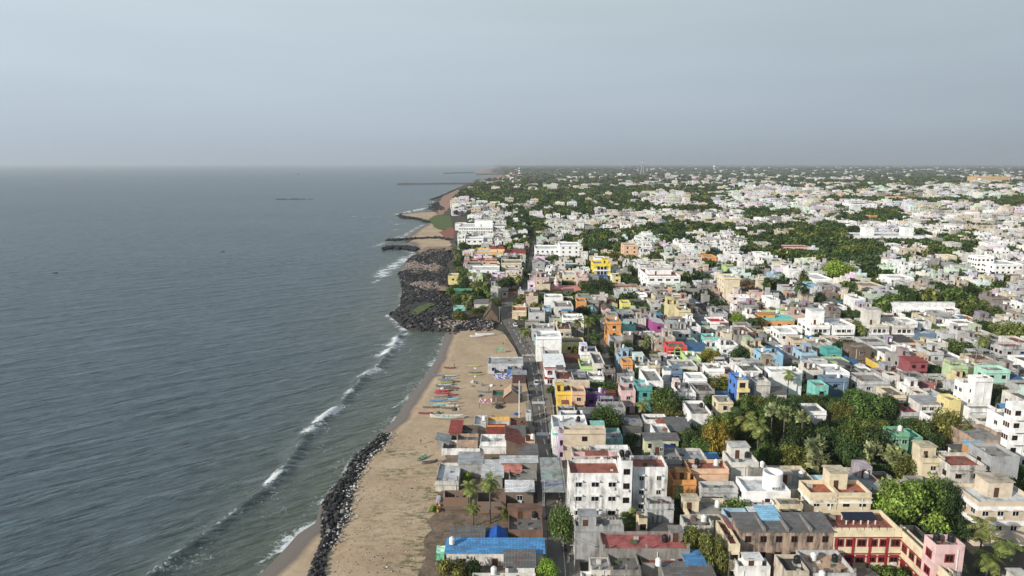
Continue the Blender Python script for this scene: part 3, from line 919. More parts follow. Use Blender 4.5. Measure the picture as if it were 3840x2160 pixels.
# ------------------------------------------------------------------ house kit
WIN = {}
def window_mesh(w, h, frame='white_frame', kind='w'):
 k = (round(w, 1), round(h, 1), frame, kind)
 if k not in WIN:
  mb = MB()
  w, h = k[0] / 2, k[1] / 2
  t = 0.2 if frame == 'red_frame' else 0.06
  mb.box(-w - t, w + t, -.07, 0, h, h + t); mb.box(-w - t, w + t, -.09, 0, -h - t, -h)
  mb.box(-w - t, -w, -.07, 0, -h, h); mb.box(w, w + t, -.07, 0, -h, h)
  if kind == 'w':
   n = 2 if w < .8 else 3
   for i in range(1, n):
    x = -w + 2 * w * i / n
    mb.box(x - .025, x + .025, -.06, 0, -h, h)
  me = mb.mesh('window', [frame])
  pn = MB()
  pn.face([(-w, -.02, -h), (w, -.02, -h), (w, -.02, h), (-w, -.02, h)])
  pm = pn.mesh('pane', ['glass' if kind == 'w' else frame])
  WIN[k] = (me, pm)
 return WIN[k]
_sh = MB(); _sh.box(-.95, .95, -.62, 0, .0, .09)
_shme = None
def shade_mesh():
 global _shme
 if _shme is None:
  mb = MB()
  i = [(-.95, 0, .14), (.95, 0, .14), (.95, -.62, 0), (-.95, -.62, 0)]
  mb.face([(x, y, z + .08) for x, y, z in i][::-1]); mb.face(i)
  mb.face([i[3], i[2], (.95, -.62, .08), (-.95, -.62, .08)]); mb.face([i[0], i[3], (-.95, -.62, .08), (-.95, 0, .22)]); mb.face([i[2], i[1], (.95, 0, .22), (.95, -.62, .08)])
  _shme = mb.mesh('sunshade', ['plaster'])
 return _shme

RECTS = []           # x0, x1, y0, y1, h, u0, u1, v limit   (footprints and what must stay visible)
REFS = []            # short names of landmarks: (x, y, text)
HOUSES = {}

def add_window(root, face, x, y, z, w, h, frame='white_frame', kind='w', shade=False, name='window', col=None):
 me, pm = window_mesh(w, h, frame, kind)
 rz = {'f': 0, 'l': -PI / 2, 'r': PI / 2}[face]
 o = obj(name, me, root, (x, y, z), rz)
 obj('pane' if kind == 'w' else 'panel', pm, o)
 if shade:
  s = obj('sunshade', shade_mesh(), o, (0, 0, h / 2 + .12), color=(*(col or PAL['white']), .5))
  s.scale = ((w + .3) / 1.9, 1, 1)
 return o

def tank(x, y, z, label, group, black=False, r=.55, h=1.25, rz=0, col=None):
 key = 'tankb' if black else 'tankw'
 if key not in WIN:
  mb = MB()
  pr = [(r, 0)]
  for k in range(4):
   zz_ = h * .8 * (k + .5) / 4
   pr += [(r, zz_ - .09), (r * .94, zz_), (r, zz_ + .09)]
  pr += [(r, h * .8), (r * .8, h * .93), (r * .42, h)]
  mb.lathe(pr, 14)
  lid = MB(); lid.lathe([(r * .43, h - .02), (r * .43, h + .1), (0.01, h + .14)], 12)
  pm = 'black_plastic' if black else 'white_plastic'
  WIN[key] = (mb.mesh('body', [pm], True), lid.mesh('lid', [pm]))
 t = obj('water_tank', None, None, (x, y, z), rz)
 tag(t, label, 'water tank', group)
 obj('body', WIN[key][0], t); obj('lid', WIN[key][1], t)
 return t

def shell(mb, wd, d, h, ph, cut=0.16):
 """outer walls, parapet top ring and the inner faces down to the roof level"""
 x0, x1 = -wd / 2, wd / 2
 O = [(x0, 0), (x1, 0), (x1, d), (x0, d)]
 I = [(x0 + cut, cut), (x1 - cut, cut), (x1 - cut, d - cut), (x0 + cut, d - cut)]
 for k in range(4):
  a, b, c, e = O[k], O[(k + 1) % 4], I[(k + 1) % 4], I[k]
  mb.face([(*a, 0), (*b, 0), (*b, h), (*a, h)])
  mb.face([(*a, h), (*b, h), (*c, h), (*e, h)])
  mb.face([(*e, h), (*c, h), (*c, h - ph), (*e, h - ph)])

def stair_room(root, wd, d, zr, x, y, w_, dd, hh, wall, weather, side):
 """rooftop stair house; drawn as part of the house"""
 mb = MB()
 mb.box(x - w_ / 2, x + w_ / 2, y, y + dd, zr - .05, zr + hh, 0)
 s = obj('stair_room', mb.mesh('stair_room', ['plaster']), root, color=(*wall, weather))
 m2 = MB(); m2.box(x - w_ / 2 - .22, x + w_ / 2 + .22, y - .25, y + dd + .22, zr + hh, zr + hh + .16, 0, top=1)
 obj('roof_slab', m2.mesh('roof_slab', ['plaster', 'roof_concrete']), s, color=(*[c * .8 for c in wall], 1))
 add_window(s, 'f', x - w_ * .15, y, zr + 1.02, .85, 1.9, 'brown_frame', 'd', name='door')

def H(label, u0, u1, vf, vb, h=None, base=None, wall='white', roof='concrete', cat='house', name='house', ref=None, ph=.85, weather=.5, wins=None, sidew=None, stair=None, balcony=None,
      tanks='', vvis=None, band=None, kind='flat', frame='white_frame', shade=False, group=None, mat='plaster', ground=0.0, wh=1.2, win_z=None, world=None, storey=3.15, blank=False, rise=1.2, rmat=None):
 """one building. u0,u1: ends of the front roof edge, vf/vb: rows of the front and back roof edges, h: height (or base: row of the foot of the front wall)"""
 if world:
  x0, x1, yf, yb, h = world
 else:
  if base is not None:
   yf = P(u0, base, .15)[1]
   lo, hi = 1.5, 60
   for _ in range(40):
    m = (lo + hi) / 2
    if PROJ(0, yf, m)[1] > vf: lo = m
    else: hi = m
   h = m
  x0, yf = P(u0, vf, h); x1 = P(u1, vf, h)[0]
  yb = P(u0, vb, h)[1]
 yb = max(yb, yf + 2.2)
 if yf > 430 and not world:
  yb = min(yb, yf + (1.1 if yf < 1300 else .35) * (x1 - x0) + 3)
 wd, d, xc = x1 - x0, yb - yf, (x0 + x1) / 2
 wc = PAL[wall] if isinstance(wall, str) else wall
 rc = PAL[roof] if isinstance(roof, str) else roof
 if max(wc) - min(wc) > .25:
  wc = tuple(c * .86 + .06 for c in wc)
 root = obj(name, None, None, (xc, yf, ground))
 tag(root, label, cat, group)
 if not world:
  fh = PROJ(xc, yf, 0)[1] - vf
  ub = PROJ(x0 if xc > 0 else x1, yb, h)[0]
  RECTS.append((x0, x1, yf, yb, h, min(u0, ub if yf < 480 else u0) - 2, max(u1, ub if yf < 480 else u1) + 2, vvis if vvis else vf + .62 * fh))
 REFS.append((xc, yf, yb, ref or label.split(',')[0], bool(ref)))
 near = yf < 330
 left_vis = xc > 0
 mb = MB()
 if kind == 'flat':
  shell(mb, wd, d, h, ph)
  if band is None and R.random() < .5:
   zb = h - ph - .2
   mb.box(-wd / 2 - .3, wd / 2 + .05, -.4, -.01, zb, zb + .12)
  if band:
   for zb in [h - ph - .4 - storey * i for i in range(band)]:
    if zb > 1:
     mb.box(-wd / 2 - .12, wd / 2 + .12, -.12, d + .1, zb, zb + .2)
  o = obj('wall', mb.mesh('wall', [mat]), root, color=(*wc, weather))
  r = MB(); r.face([(-wd / 2 + .1, .1, h - ph), (wd / 2 - .1, .1, h - ph), (wd / 2 - .1, d - .1, h - ph), (-wd / 2 + .1, d - .1, h - ph)])
  obj('roof', r.mesh('roof', [rmat or 'roof_concrete']), root, color=(*rc, .5))
  ztop = h - ph
 else:
  mb.box(-wd / 2, wd / 2, 0, d, 0, h, skip='tb')
  if kind == 'gable':        # ridge along y
   mb.face([(-wd / 2, 0, h), (wd / 2, 0, h), (0, 0, h + rise)]); mb.face([(wd / 2, d, h), (-wd / 2, d, h), (0, d, h + rise)])
  elif kind == 'gablex':     # ridge along x
   mb.face([(-wd / 2, d, h), (-wd / 2, 0, h), (-wd / 2, d / 2, h + rise)]); mb.face([(wd / 2, 0, h), (wd / 2, d, h), (wd / 2, d / 2, h + rise)])
  elif kind in ('shed',):    # high at the back
   mb.face([(-wd / 2, d, h), (-wd / 2, 0, h), (-wd / 2, d, h + rise)]); mb.face([(wd / 2, 0, h), (wd / 2, d, h), (wd / 2, d, h + rise)]); mb.face([(wd / 2, d, h), (-wd / 2, d, h), (-wd / 2, d, h + rise), (wd / 2, d, h + rise)])
  elif kind == 'shedr':      # high at left
   mb.face([(-wd / 2, 0, h), (wd / 2, 0, h), (-wd / 2, 0, h + rise)]); mb.face([(wd / 2, d, h), (-wd / 2, d, h), (-wd / 2, d, h + rise)]); mb.face([(-wd / 2, d, h), (-wd / 2, 0, h), (-wd / 2, 0, h + rise), (-wd / 2, d, h + rise)])
  o = obj('wall', mb.mesh('wall', [mat]), root, color=(*wc, weather))
  e = .35
  r = MB()
  a, b, c_, dd = -wd / 2 - e, wd / 2 + e, -e, d + e
  def slab(p):
   r.face([(x, y, z + .06) for x, y, z in p]); r.face([(x, y, z - .03) for x, y, z in p][::-1])
   for k in range(len(p)):
    q, s_ = p[k], p[(k + 1) % len(p)]
    r.face([(q[0], q[1], q[2] - .03), (s_[0], s_[1], s_[2] - .03), (s_[0], s_[1], s_[2] + .06), (q[0], q[1], q[2] + .06)])
  k_ = rise / max(wd / 2, .1) * e
  k2 = rise / max(d / 2, .1) * e
  if kind == 'gable':
   slab([(a, c_, h - k_), (0, c_, h + rise), (0, dd, h + rise), (a, dd, h - k_)]); slab([(0, c_, h + rise), (b, c_, h - k_), (b, dd, h - k_), (0, dd, h + rise)])
  elif kind == 'gablex':
   slab([(a, c_, h - k2), (b, c_, h - k2), (b, d / 2, h + rise), (a, d / 2, h + rise)]); slab([(a, d / 2, h + rise), (b, d / 2, h + rise), (b, dd, h - k2), (a, dd, h - k2)])
  elif kind == 'shed':
   q = rise / d * e
   slab([(a, c_, h - q), (b, c_, h - q), (b, dd, h + rise + q), (a, dd, h + rise + q)])
  elif kind == 'shedr':
   q = rise / wd * e
   slab([(a, c_, h + rise + q), (b, c_, h - q), (b, dd, h - q), (a, dd, h + rise + q)])
  elif kind == 'pyramid':
   for p in ([(a, c_, h - .1), (b, c_, h - .1)], [(b, c_, h - .1), (b, dd, h - .1)], [(b, dd, h - .1), (a, dd, h - .1)], [(a, dd, h - .1), (a, c_, h - .1)]):
    slab(p + [(0, d / 2, h + rise)])
  ro = obj('roof', r.mesh('roof', [rmat or 'corrugated']), root, color=(*rc, .6))
  ztop = h + rise
 # windows on the street front and on the side that shows
 if wins is None:
  wins = max(1, int(wd / 2.7)) if not blank else 0
 nst = max(1, int((h - ph + .4) / storey)) if kind == 'flat' else max(1, int(h / storey + .3))
 zt = (h - ph if kind == 'flat' else h)
 if near and not shade and frame != 'red_frame':
  shade = R.random() < .5
 if frame == 'white_frame' and R.random() < .45:
  frame = 'brown_frame'
 if wins:
  for s_ in range(nst):
   z = zt - 1.55 - s_ * storey
   if z < .9: break
   for i in range(wins):
    x = -wd / 2 + wd * (i + .5) / wins
    ww = min(wh, wd / wins * .62)
    if s_ == nst - 1 and i == wins // 2 and near and z < 2.4:
     add_window(root, 'f', x, 0, 1.05, .95, 2.0, 'brown_frame', 'd', name='door')
    elif ref or R.random() > .14:
     add_window(root, 'f', x + (0 if ref else R.uniform(-.3, .3)), 0, z, ww * (1 if ref else R.choice([1, 1, .6])), 1.15, frame, shade=shade and near, col=wc)
     if near and R.random() < .12:
      box_part(root, 'air_conditioner', x - .45, x + .45, -.38, -.01, z - 1.15, z - .65, 'white_plastic', (.7, .7, .7))
 if sidew is None:
  sidew = max(1, int(d / 3.6)) if (wins and not blank) else 0
 if sidew and abs(xc) > .12 * yf:
  for s_ in range(nst):
   z = zt - 1.55 - s_ * storey
   if z < .9: break
   for i in range(sidew):
    y = d * (i + .5) / sidew
    add_window(root, 'l' if left_vis else 'r', -wd / 2 if left_vis else wd / 2, y, z, min(wh, d / sidew * .6), 1.1, frame)
 if stair:
  fx, fy, sw, sd_, sh = stair
  stair_room(root, wd, d, ztop, -wd / 2 + wd * fx, d * fy, sw, sd_, sh, wc, weather, left_vis)
 if yf < 400 and kind == 'flat' and ref != 'the white round tower house':
  clutter(root, wd, d, ztop, ph, wc, weather, ref)
 if balcony:
  for s_ in range(balcony if isinstance(balcony, int) else 1):
   z = zt - 3.0 - s_ * storey
   if z < 1: break
   bm_ = MB()
   bw = wd * .8
   bm_.box(-bw / 2, bw / 2, -1.1, 0, z, z + .15)
   bm_.box(-bw / 2, bw / 2, -1.1, -1.0, z + .15, z + .95); bm_.box(-bw / 2, -bw / 2 + .1, -1.0, 0, z + .15, z + .95); bm_.box(bw / 2 - .1, bw / 2, -1.0, 0, z + .15, z + .95)
   obj('balcony', bm_.mesh('balcony', ['plaster']), root, color=(*wc, weather))
 for i, c in enumerate(tanks):
  fx = [.78, .3, .55][i % 3]; fy = [.62, .7, .3][i % 3]
  who = ref or ' '.join(label.split(',')[0].split()[:8])
  lab = f"{'black' if c == 'b' else 'white'} plastic water tank on the roof of {who}"
  if tanks[:i].count(c):
   lab = f"second {lab}"
  lab = ' '.join(lab.split()[:16])
  tx, ty = -wd / 2 + wd * fx, d * fy
  tank(xc + tx, yf + ty, ground + ztop + .01 + (.35 if kind == 'flat' else 0), lab, 'rooftop water tanks', c == 'b', rz=R.uniform(0, 6))
  if kind == 'flat':
   st = MB(); st.box(tx - .6, tx + .6, ty - .6, ty + .6, ztop - .01, ztop + .35)
   obj('tank_stand', st.mesh('tank_stand', ['plaster']), root, color=(*PAL['concrete'], .6))
 if ref:
  HOUSES[ref] = (root, xc, yf, wd, d, h, ztop)
 return root, (xc, yf, wd, d, h)

def clutter(root, wd, d, zr, ph, wc, weather, ref):
 hw = wd / 2
 if R.random() < .55:       # rain pipe down the front
  x = R.uniform(-hw * .8, hw * .8); box_part(root, 'drain_pipe', x - .06, x + .06, -.14, -.01, .2, zr, 'white_frame', (.6, .6, .6))
 if not ref and wd > 5 and d > 6 and R.random() < .3:      # later room on one side of the terrace
  w_, dd, hh = wd * R.uniform(.35, .6), d * R.uniform(.3, .5), R.uniform(2.4, 3)
  x0 = -hw + .2 if R.random() < .5 else hw - .2 - w_; y0 = d - dd - .2
  o = box_part(root, 'upper_room', x0, x0 + w_, y0, y0 + dd, zr - .02, zr + hh, 'plaster', (*[min(1, c * R.uniform(.7, 1.1)) for c in wc], 1.0), top='roof_concrete')
  add_window(o, 'f', x0 + w_ * .35, y0, zr + 1.05, .85, 1.9, 'brown_frame', 'd', name='door'); add_window(o, 'f', x0 + w_ * .75, y0, zr + 1.5, .7, .9)
 elif not ref and wd > 4.5 and R.random() < .28:     # sheet shelter on thin posts
  w_, dd = wd * R.uniform(.4, .7), d * R.uniform(.3, .45)
  x0, y0 = R.uniform(-hw + .3, hw - .3 - w_), d - dd - .3
  mb = MB(); q = [(x0, y0, zr + 2.1), (x0 + w_, y0, zr + 2.1), (x0 + w_, y0 + dd, zr + 2.5), (x0, y0 + dd, zr + 2.5)]
  mb.face(q); mb.face([(a, b, c - .05) for a, b, c in q][::-1])
  o = obj('roof_shelter', mb.mesh('roof_shelter', ['corrugated']), root, color=(*PAL[R.choice(['sheet', 'asbestos', 'rust', 'asbestos', 'bluesheet', 'whiteroof'])], .8))
  for x in (x0 + .1, x0 + w_ - .1):
   for y in (y0 + .1, y0 + dd - .1):
    box_part(o, 'post', x - .05, x + .05, y - .05, y + .05, zr, zr + 2.15, 'steel', (.3, .3, .3))
 if R.random() < .3:        # bare column stubs left for another storey
  for x in (-hw + .2, 0, hw - .2):
   box_part(root, 'column_stub', x - .14, x + .14, .02, .3, zr + ph - .02, zr + ph + R.uniform(.5, 1.1), 'plaster', (*PAL['concrete'], 1))
 for _ in range(R.choice([1, 2, 3, 4])):      # low things left on the terrace
  x, y = R.uniform(-hw * .75, hw * .75), R.uniform(d * .12, d * .8); a = R.uniform(.2, .6)
  box_part(root, R.choice(['vent', 'plinth', 'plant_trough', 'ledge']), x - a, x + a, y - a * .7, y + a * .7, zr + .01, zr + R.uniform(.2, .7), 'plaster', (*R.choice([PAL['concrete'], PAL['brick'], PAL['offwhite'], PAL['dark'], (.1, .13, .05)]), .8))

def box_part(root, name, x0, x1, y0, y1, z0, z1, mat, col, top=None):
 mb = MB(); mb.box(x0, x1, y0, y1, z0, z1, 0, top=1 if top else None)
 return obj(name, mb.mesh(name, [mat] + ([top] if top else [])), root, color=(*col, .5) if len(col) == 3 else col)

# ------------------------------------------------------------------ trees
def leaf_cloud(rng, blobs, n, size, flat=.5, drop=0.15):
 """many leaf faces spread over the shells of several lumps"""
 V = np.empty((n * 4, 3)); k = 0
 w_ = np.array([b[3] ** 2 for b in blobs]); w_ = w_ / w_.sum()
 pick = np.random.RandomState(rng.randrange(1 << 30)).choice(len(blobs), n, p=w_)
 for q in range(n):
  bx, by, bz, br = blobs[pick[q]]
  d = Vector((rng.gauss(0, 1), rng.gauss(0, 1), rng.gauss(0.25, 1))).normalized()
  rr = br * (1 + rng.gauss(-.08, .17))
  c = Vector((bx, by, bz)) + Vector((d.x * rr, d.y * rr, d.z * rr * .8))
  nrm = (d + Vector((rng.gauss(0, flat), rng.gauss(0, flat), rng.gauss(.3, flat)))).normalized()
  a = nrm.orthogonal().normalized(); b = nrm.cross(a)
  t = rng.uniform(0, 6.3); a, b = a * math.cos(t) + b * math.sin(t), b * math.cos(t) - a * math.sin(t)
  s = size * rng.uniform(.55, 1.3)
  a *= s; b *= s * .62
  for i, (e, f) in enumerate(((-1, -.25), (.1, -1), (1, .2), (-.1, 1))):
   V[k + i] = c + a * e + b * f
  k += 4
 return V, np.arange(n * 4).reshape(-1, 4)

TREES = {}
def tree_meshes(kind, i):
 """crown radius 1 and height about 1.5 (unit tree) for broadleaf; palms in metres"""
 key = (kind, i)
 if key in TREES:
  return TREES[key]
 rng = random.Random(hash(kind) % 1 + i * 37 + len(kind) * 101)
 if kind in ('broad', 'dome', 'bush'):
  blobs = []
  nb = 20 if kind == 'broad' else 30 if kind == 'dome' else 10
  for _ in range(nb):
   a, r = rng.uniform(0, 6.3), math.sqrt(rng.random()) * (.85 if kind == 'dome' else .76)
   zc = (1.0 - r * r * .8) * rng.uniform(.35, 1.0)
   if kind == 'dome': zc = .6 * (1 - r * r) + rng.uniform(-.12, .38)
   if kind == 'bush': zc = .45 * (1 - r * r) + rng.uniform(.1, .3)
   blobs.append((r * math.cos(a), r * math.sin(a), zc + .35 * (kind != 'bush'), rng.choice([.14, .2, .26, .34, .4]) if kind != 'bush' else rng.uniform(.22, .42)))
  n = {'broad': 3600, 'dome': 5600, 'bush': 900}[kind]
  V, Fc = leaf_cloud(rng, blobs, n, .052 if kind == 'broad' else .05 if kind == 'dome' else .085)
  crown = np_mesh('crown', V, Fc, ['foliage'])
  tb = MB()
  if kind != 'bush':
   tb.tube([(0, 0, -.05), (.02, 0, .3), (0, .03, .6), (.03, 0, .9)], [.075, .06, .045, .02], 7)
   for a in range(5):
    t = a * 1.3 + rng.uniform(-.3, .3)
    tb.tube([(0, .02, .38 + a * .05), (.25 * math.cos(t), .25 * math.sin(t), .62), (.5 * math.cos(t), .5 * math.sin(t), .85)], [.035, .024, .01], 5)
  else:
   tb.tube([(0, 0, -.05), (0, 0, .4)], [.04, .02], 6)
  TREES[key] = (crown, tb.mesh('trunk', ['bark'], True))
 elif kind == 'coconut':
  V, Fc = [], []
  fr = MB()
  for k in range(19):
   az = k * 2.4 + rng.uniform(-.2, .2)
   el = rng.uniform(-.25, 1.25) if k > 4 else rng.uniform(-.9, -.2)
   L = rng.uniform(2.9, 3.8)
   p = Vector((0, 0, 0)); dirv = Vector((math.cos(az) * math.cos(el), math.sin(az) * math.cos(el), math.sin(el)))
   side_ = Vector((-math.sin(az), math.cos(az), 0))
   prev = p.copy()
   ns = 9
   for s_ in range(ns):
    dirv = (dirv + Vector((0, 0, -.17))).normalized()
    q = prev + dirv * (L / ns)
    wl = .72 * math.sin(PI * (s_ + .8) / (ns + .6)) + .12
    for sg in (-1, 1):
     for m_ in range(2):
      o_ = prev.lerp(q, m_ * .5)
      tip = o_ + side_ * sg * wl + dirv * .38 * wl + Vector((0, 0, -.38 * wl))
      fr.face([o_, o_ + dirv * (L / ns) * .42, tip + dirv * .06, tip - dirv * .05])
    prev = q
  crown = fr.mesh('crown', ['foliage'])
  TREES[key] = (crown, None)
 elif kind == 'palmyra':
  fr = MB()
  for k in range(46):
   el = math.asin(rng.uniform(-.75, .98)); az = k * 2.4
   d = Vector((math.cos(az) * math.cos(el), math.sin(az) * math.cos(el), math.sin(el)))
   pet = d * rng.uniform(.75, 1.15)
   nrm = (d.cross(Vector((0, 0, 1))) + Vector((rng.gauss(0, .2), rng.gauss(0, .2), rng.gauss(0, .2)))).normalized()
   up = nrm.cross(d).normalized()
   side_ = nrm if rng.random() < .5 else (nrm * .6 + up * .8).normalized()
   r = rng.uniform(.75, 1.05)
   prev = None
   for j in range(9):
    t = -1.9 + 3.8 * j / 8
    rad_ = r * (1.0 - .12 * abs(t)) * (1 if j % 2 == 0 else .7)
    pt = pet + (d * math.cos(t) + side_ * math.sin(t)) * rad_ + Vector((0, 0, -.12 * abs(t)))
    if prev is not None:
     fr.face([pet, prev, pt])
    prev = pt
   fr.face([(0, 0, 0), d * .05 + up * .05, pet + up * .03, pet - up * .03])
  TREES[key] = (fr.mesh('crown', ['foliage']), None)
 return TREES[key]

GREENS = dict(green=(.062, .092, .024), dark=(.036, .058, .02), bright=(.15, .215, .035), olive=(.105, .112, .03), yellow=(.15, .125, .025), brown=(.15, .10, .06), palm=(.115, .135, .04), fan=(.17, .185, .09), deep=(.034, .056, .022), lime=(.135, .19, .04))
TPOS = []
def TREE(label, u, vtop, vbase, wpx, kind='broad', col='green', group=None, world=None, name=None, lean=0.0):
 """a tree: u its middle, vtop/vbase rows of its top and foot, wpx the crown's width"""
 if world:
  x, y, hgt, rad = world
 else:
  x, y = P(u, vbase)
  dep = y * CP + CAMZ * SP
  rad = max(wpx / 2 * dep / F, .6)
  lo, hi = .5, 40
  for _ in range(40):
   m = (lo + hi) / 2
   if PROJ(x, y, m)[1] > vtop: lo = m
   else: hi = m
  hgt = m
  TPOS.append((x, y, rad, u, vtop, vbase, wpx))
 nm = name or {'broad': 'tree', 'dome': 'tree', 'bush': 'bush', 'coconut': 'coconut_palm', 'palmyra': 'fan_palm'}[kind]
 root = obj(nm, None, None, (x, y, 0.1), R.uniform(0, 6.3) if kind not in ('coconut',) else R.uniform(-.6, .6))
 tag(root, label, {'bush': 'bush', 'coconut': 'palm tree', 'palmyra': 'palm tree'}.get(kind, 'tree'), group)
 c = GREENS[col]
 k_ = R.uniform(1.1, 1.65)
 c = tuple(k * k_ * R.uniform(.92, 1.08) for k in c)
 crown, trunk = tree_meshes(kind, R.randrange(4) if kind != 'palmyra' else R.randrange(3))
 if kind in ('broad', 'dome', 'bush'):
  sx1, sy1 = R.uniform(.88, 1.15), R.uniform(.88, 1.15)
  uh = 1.62 if kind != 'bush' else 1.0
  if kind == 'dome': uh = 1.55
  for nm_, me in (('crown', crown), ('trunk', trunk)):
   o = obj(nm_, me, root, color=(*c, 1))
   o.scale = (rad * sx1, rad * sy1, hgt / uh)
 else:
  ch = {'coconut': 1.9, 'palmyra': 1.6}[kind]
  s = rad / {'coconut': 3.2, 'palmyra': 1.75}[kind]
  th = max(hgt - ch * s * .8, 1.2)
  o = obj('crown', crown, root, (lean, 0, th), R.uniform(0, 6.3), color=(*c, 1)); o.scale = (s, s, s)
  tb = MB()
  tb.tube([(0, 0, -.1), (lean * .2, .1, th * .35), (lean * .55, .05, th * .7), (lean, 0, th + .1)], [.24, .17, .15, .16], 7)
  if kind == 'palmyra':
   tb.tube([(lean, 0, th - 1.5 * s), (lean, 0, th - .4 * s)], [.2, .45 * s], 7)
  obj('trunk', tb.mesh('trunk', ['bark'], True), root)
 return root
# ------------------------------------------------------------------ houses between the beach and the street
H('grey one-storey hut with cluttered flat terrace and blue door facing the sand', 1632, 1719, 1803, 1735, base=1846, wall='offwhite', roof='lightgrey', weather=1, ref='the hut with the blue door', name='house', wins=2, sidew=0, ph=.7, frame='brown_frame')
H('grey rendered house with pale metal roof behind the blue door hut', 1720, 1807, 1737, 1704, h=4.2, wall='grey', roof='sheet', kind='shed', rise=.5, weather=.8, ref='the grey house with pale metal roof', wins=0, sidew=0)
H('long low white wall house with dark open yard beside the sand', 1656, 1800, 1682, 1650, base=1712, wall='white', roof='dark', weather=.9, ref='the long low white wall house', wins=0, sidew=0, ph=1.4)
H('white house with a pink walled roof terrace near the beach', 1801, 1898, 1657, 1628, base=1708, wall='white', roof='whiteroof', weather=1, ref='the white house with pink terrace', wins=0, sidew=0, ph=1.0)
H('house with long sloping rusty red tiled roof beside the street', 1899, 1984, 1680, 1630, h=3.0, wall='brown', roof='rust', kind='shedr', rise=2.2, ref='the house with rusty sloping tiles', wins=0, sidew=0, rmat='clay_tile')
H('small street house with dark grey lean-to roof and white wall', 1947, 2014, 1706, 1676, h=3.0, wall='offwhite', roof='asbestos', kind='shed', rise=.7, weather=1, ref='the dark lean-to house', wins=0, sidew=0)
H('shed with patched white corrugated roof below the pink terrace', 1810, 1884, 1788, 1738, h=3.4, wall='concrete', roof='whiteroof', kind='shed', rise=.8, ref='the patched white roof shed', wins=0, sidew=0)
H('shed with bright orange red clay tiles beside the patched white roof', 1886, 1953, 1768, 1738, h=3.6, wall='concrete', roof='salmon', kind='shed', rise=.6, rmat='clay_tile', ref='the orange tile shed', wins=0, sidew=0)
H('long narrow shed with clean white ribbed roof along the street', 1878, 2014, 1733, 1716, h=4.6, wall='concrete', roof='whiteroof', kind='shed', rise=.3, ref='the white ribbed roof shed', wins=0, sidew=0)
H('grey house with bare concrete terrace and low grey parapet by the street', 1908, 2014, 1800, 1760, h=3.8, wall='concrete', roof='concrete', weather=1, ref='the bare concrete terrace house', wins=0, sidew=0)
H('unplastered brick house with clean white sheet roof', 1898, 2000, 1842, 1808, base=1902, wall='brown', roof='white', kind='shed', rise=.3, mat='brickwork', ref='the brick house with white roof', wins=1, sidew=0)
H('roofless brick enclosure with low red walls among debris', 1788, 1897, 1882, 1846, base=1930, wall='brick', roof='dark', mat='brickwork', weather=1, ref='the roofless brick enclosure', wins=0, sidew=0, ph=2.0)
H('broken brick hut without roof beside an orange boat', 1662, 1756, 1866, 1838, base=1916, wall='brick', roof='dark', mat='brickwork', ref='the broken brick hut', wins=0, sidew=0, ph=2.0)
H('stained house with grey sloping roof slab behind an open terrace', 1906, 2036, 1987, 1898, base=2032, wall='brick', roof='darkgrey', weather=1, ref='the stained terrace house', wins=0, sidew=0, stair=(.5, .62, 7.0, 2.6, 1.8), tanks='b', vvis=2026)
H('low shed with dark grey corrugated roof near the sand', 1690, 1812, 2023, 1982, h=2.9, wall='concrete', roof='asbestos', kind='shed', rise=.4, ref='the dark corrugated shed', wins=0, sidew=0)
H('open shed under a peaked bright blue tarpaulin', 1828, 1896, 2032, 1990, h=2.4, wall='brown', roof=(.02, .10, .38), kind='gable', rise=1.1, rmat='cloth', name='shed', cat='shed', ref='the blue tarpaulin shed', wins=0, sidew=0)
H('long white house under a bright blue corrugated roof', 1674, 2038, 2072, 2030, h=3.3, wall='offwhite', roof='bluesheet', kind='shed', rise=.5, weather=.9, ref='the long blue roof house', wins=3, sidew=0)
H('white shed with grey ribbed roof in front of the blue roof house', 1895, 2005, 2124, 2078, h=3.4, wall='white', roof='asbestos', kind='shed', rise=.7, ref='the grey ribbed shed', wins=1, sidew=0)
H('pale house with flat roof at the near end of the street', 1770, 2010, 2176, 2150, h=3.6, wall='offwhite', roof='lightgrey', ref='the near pale house', wins=0, sidew=0)
# on the sand further along
H('long grey flat roofed house with two open rooms on the sand', 1829, 1962, 1364, 1338, base=1404, wall='lightgrey', roof='grey', ref='the long grey beach house', wins=3, sidew=1, ph=.5, weather=.5)
H('blue painted enclosure wall with white mural beside the beach', 1852, 1922, 1400, 1380, base=1423, wall='white', roof='concrete', mat='mural', ref='the blue mural wall', wins=0, sidew=0, ph=1.2, name='enclosure', cat='enclosure')
H('deep blue room with pale roof behind the mural wall', 1903, 1958, 1386, 1366, h=3.4, wall='blue', roof='concrete', ref='the deep blue room', wins=1, sidew=0)
H('drinks stall with flat tin roof on thin posts by the road', 1921, 1972, 1404, 1391, h=3.6, wall=(.09, .05, .045), roof='sheet', kind='shed', rise=.15, name='stall', cat='stall', ref='the tin roof stall', wins=0, sidew=0)  # dark wall colour paints the shade inside the open stall
H('brown beach hut with gabled thatch front and plank walls', 1890, 1946, 1487, 1462, base=1515, wall='brown', roof='tan', kind='gable', rise=2.0, rmat='cloth', name='hut', cat='hut', ref='the gabled beach hut', wins=0, sidew=0)
H('dark plank beach hut with open green roof frame', 1846, 1889, 1482, 1462, base=1510, wall='brown', roof='darkgreen', name='hut', cat='hut', ref='the open roof beach hut', wins=0, sidew=0, ph=.6)
H('small tank room with pale blue top beside the gabled hut', 1918, 1958, 1462, 1446, h=4.2, wall='darkgrey', roof='slate', ref='the small dark tank room', wins=1, sidew=0)
H('white narrow house with rounded roof terrace facing the sand', 1776, 1823, 1592, 1556, base=1628, wall='lightgrey', roof='whiteroof', ref='the narrow white beach house', wins=1, sidew=0, tanks='w')
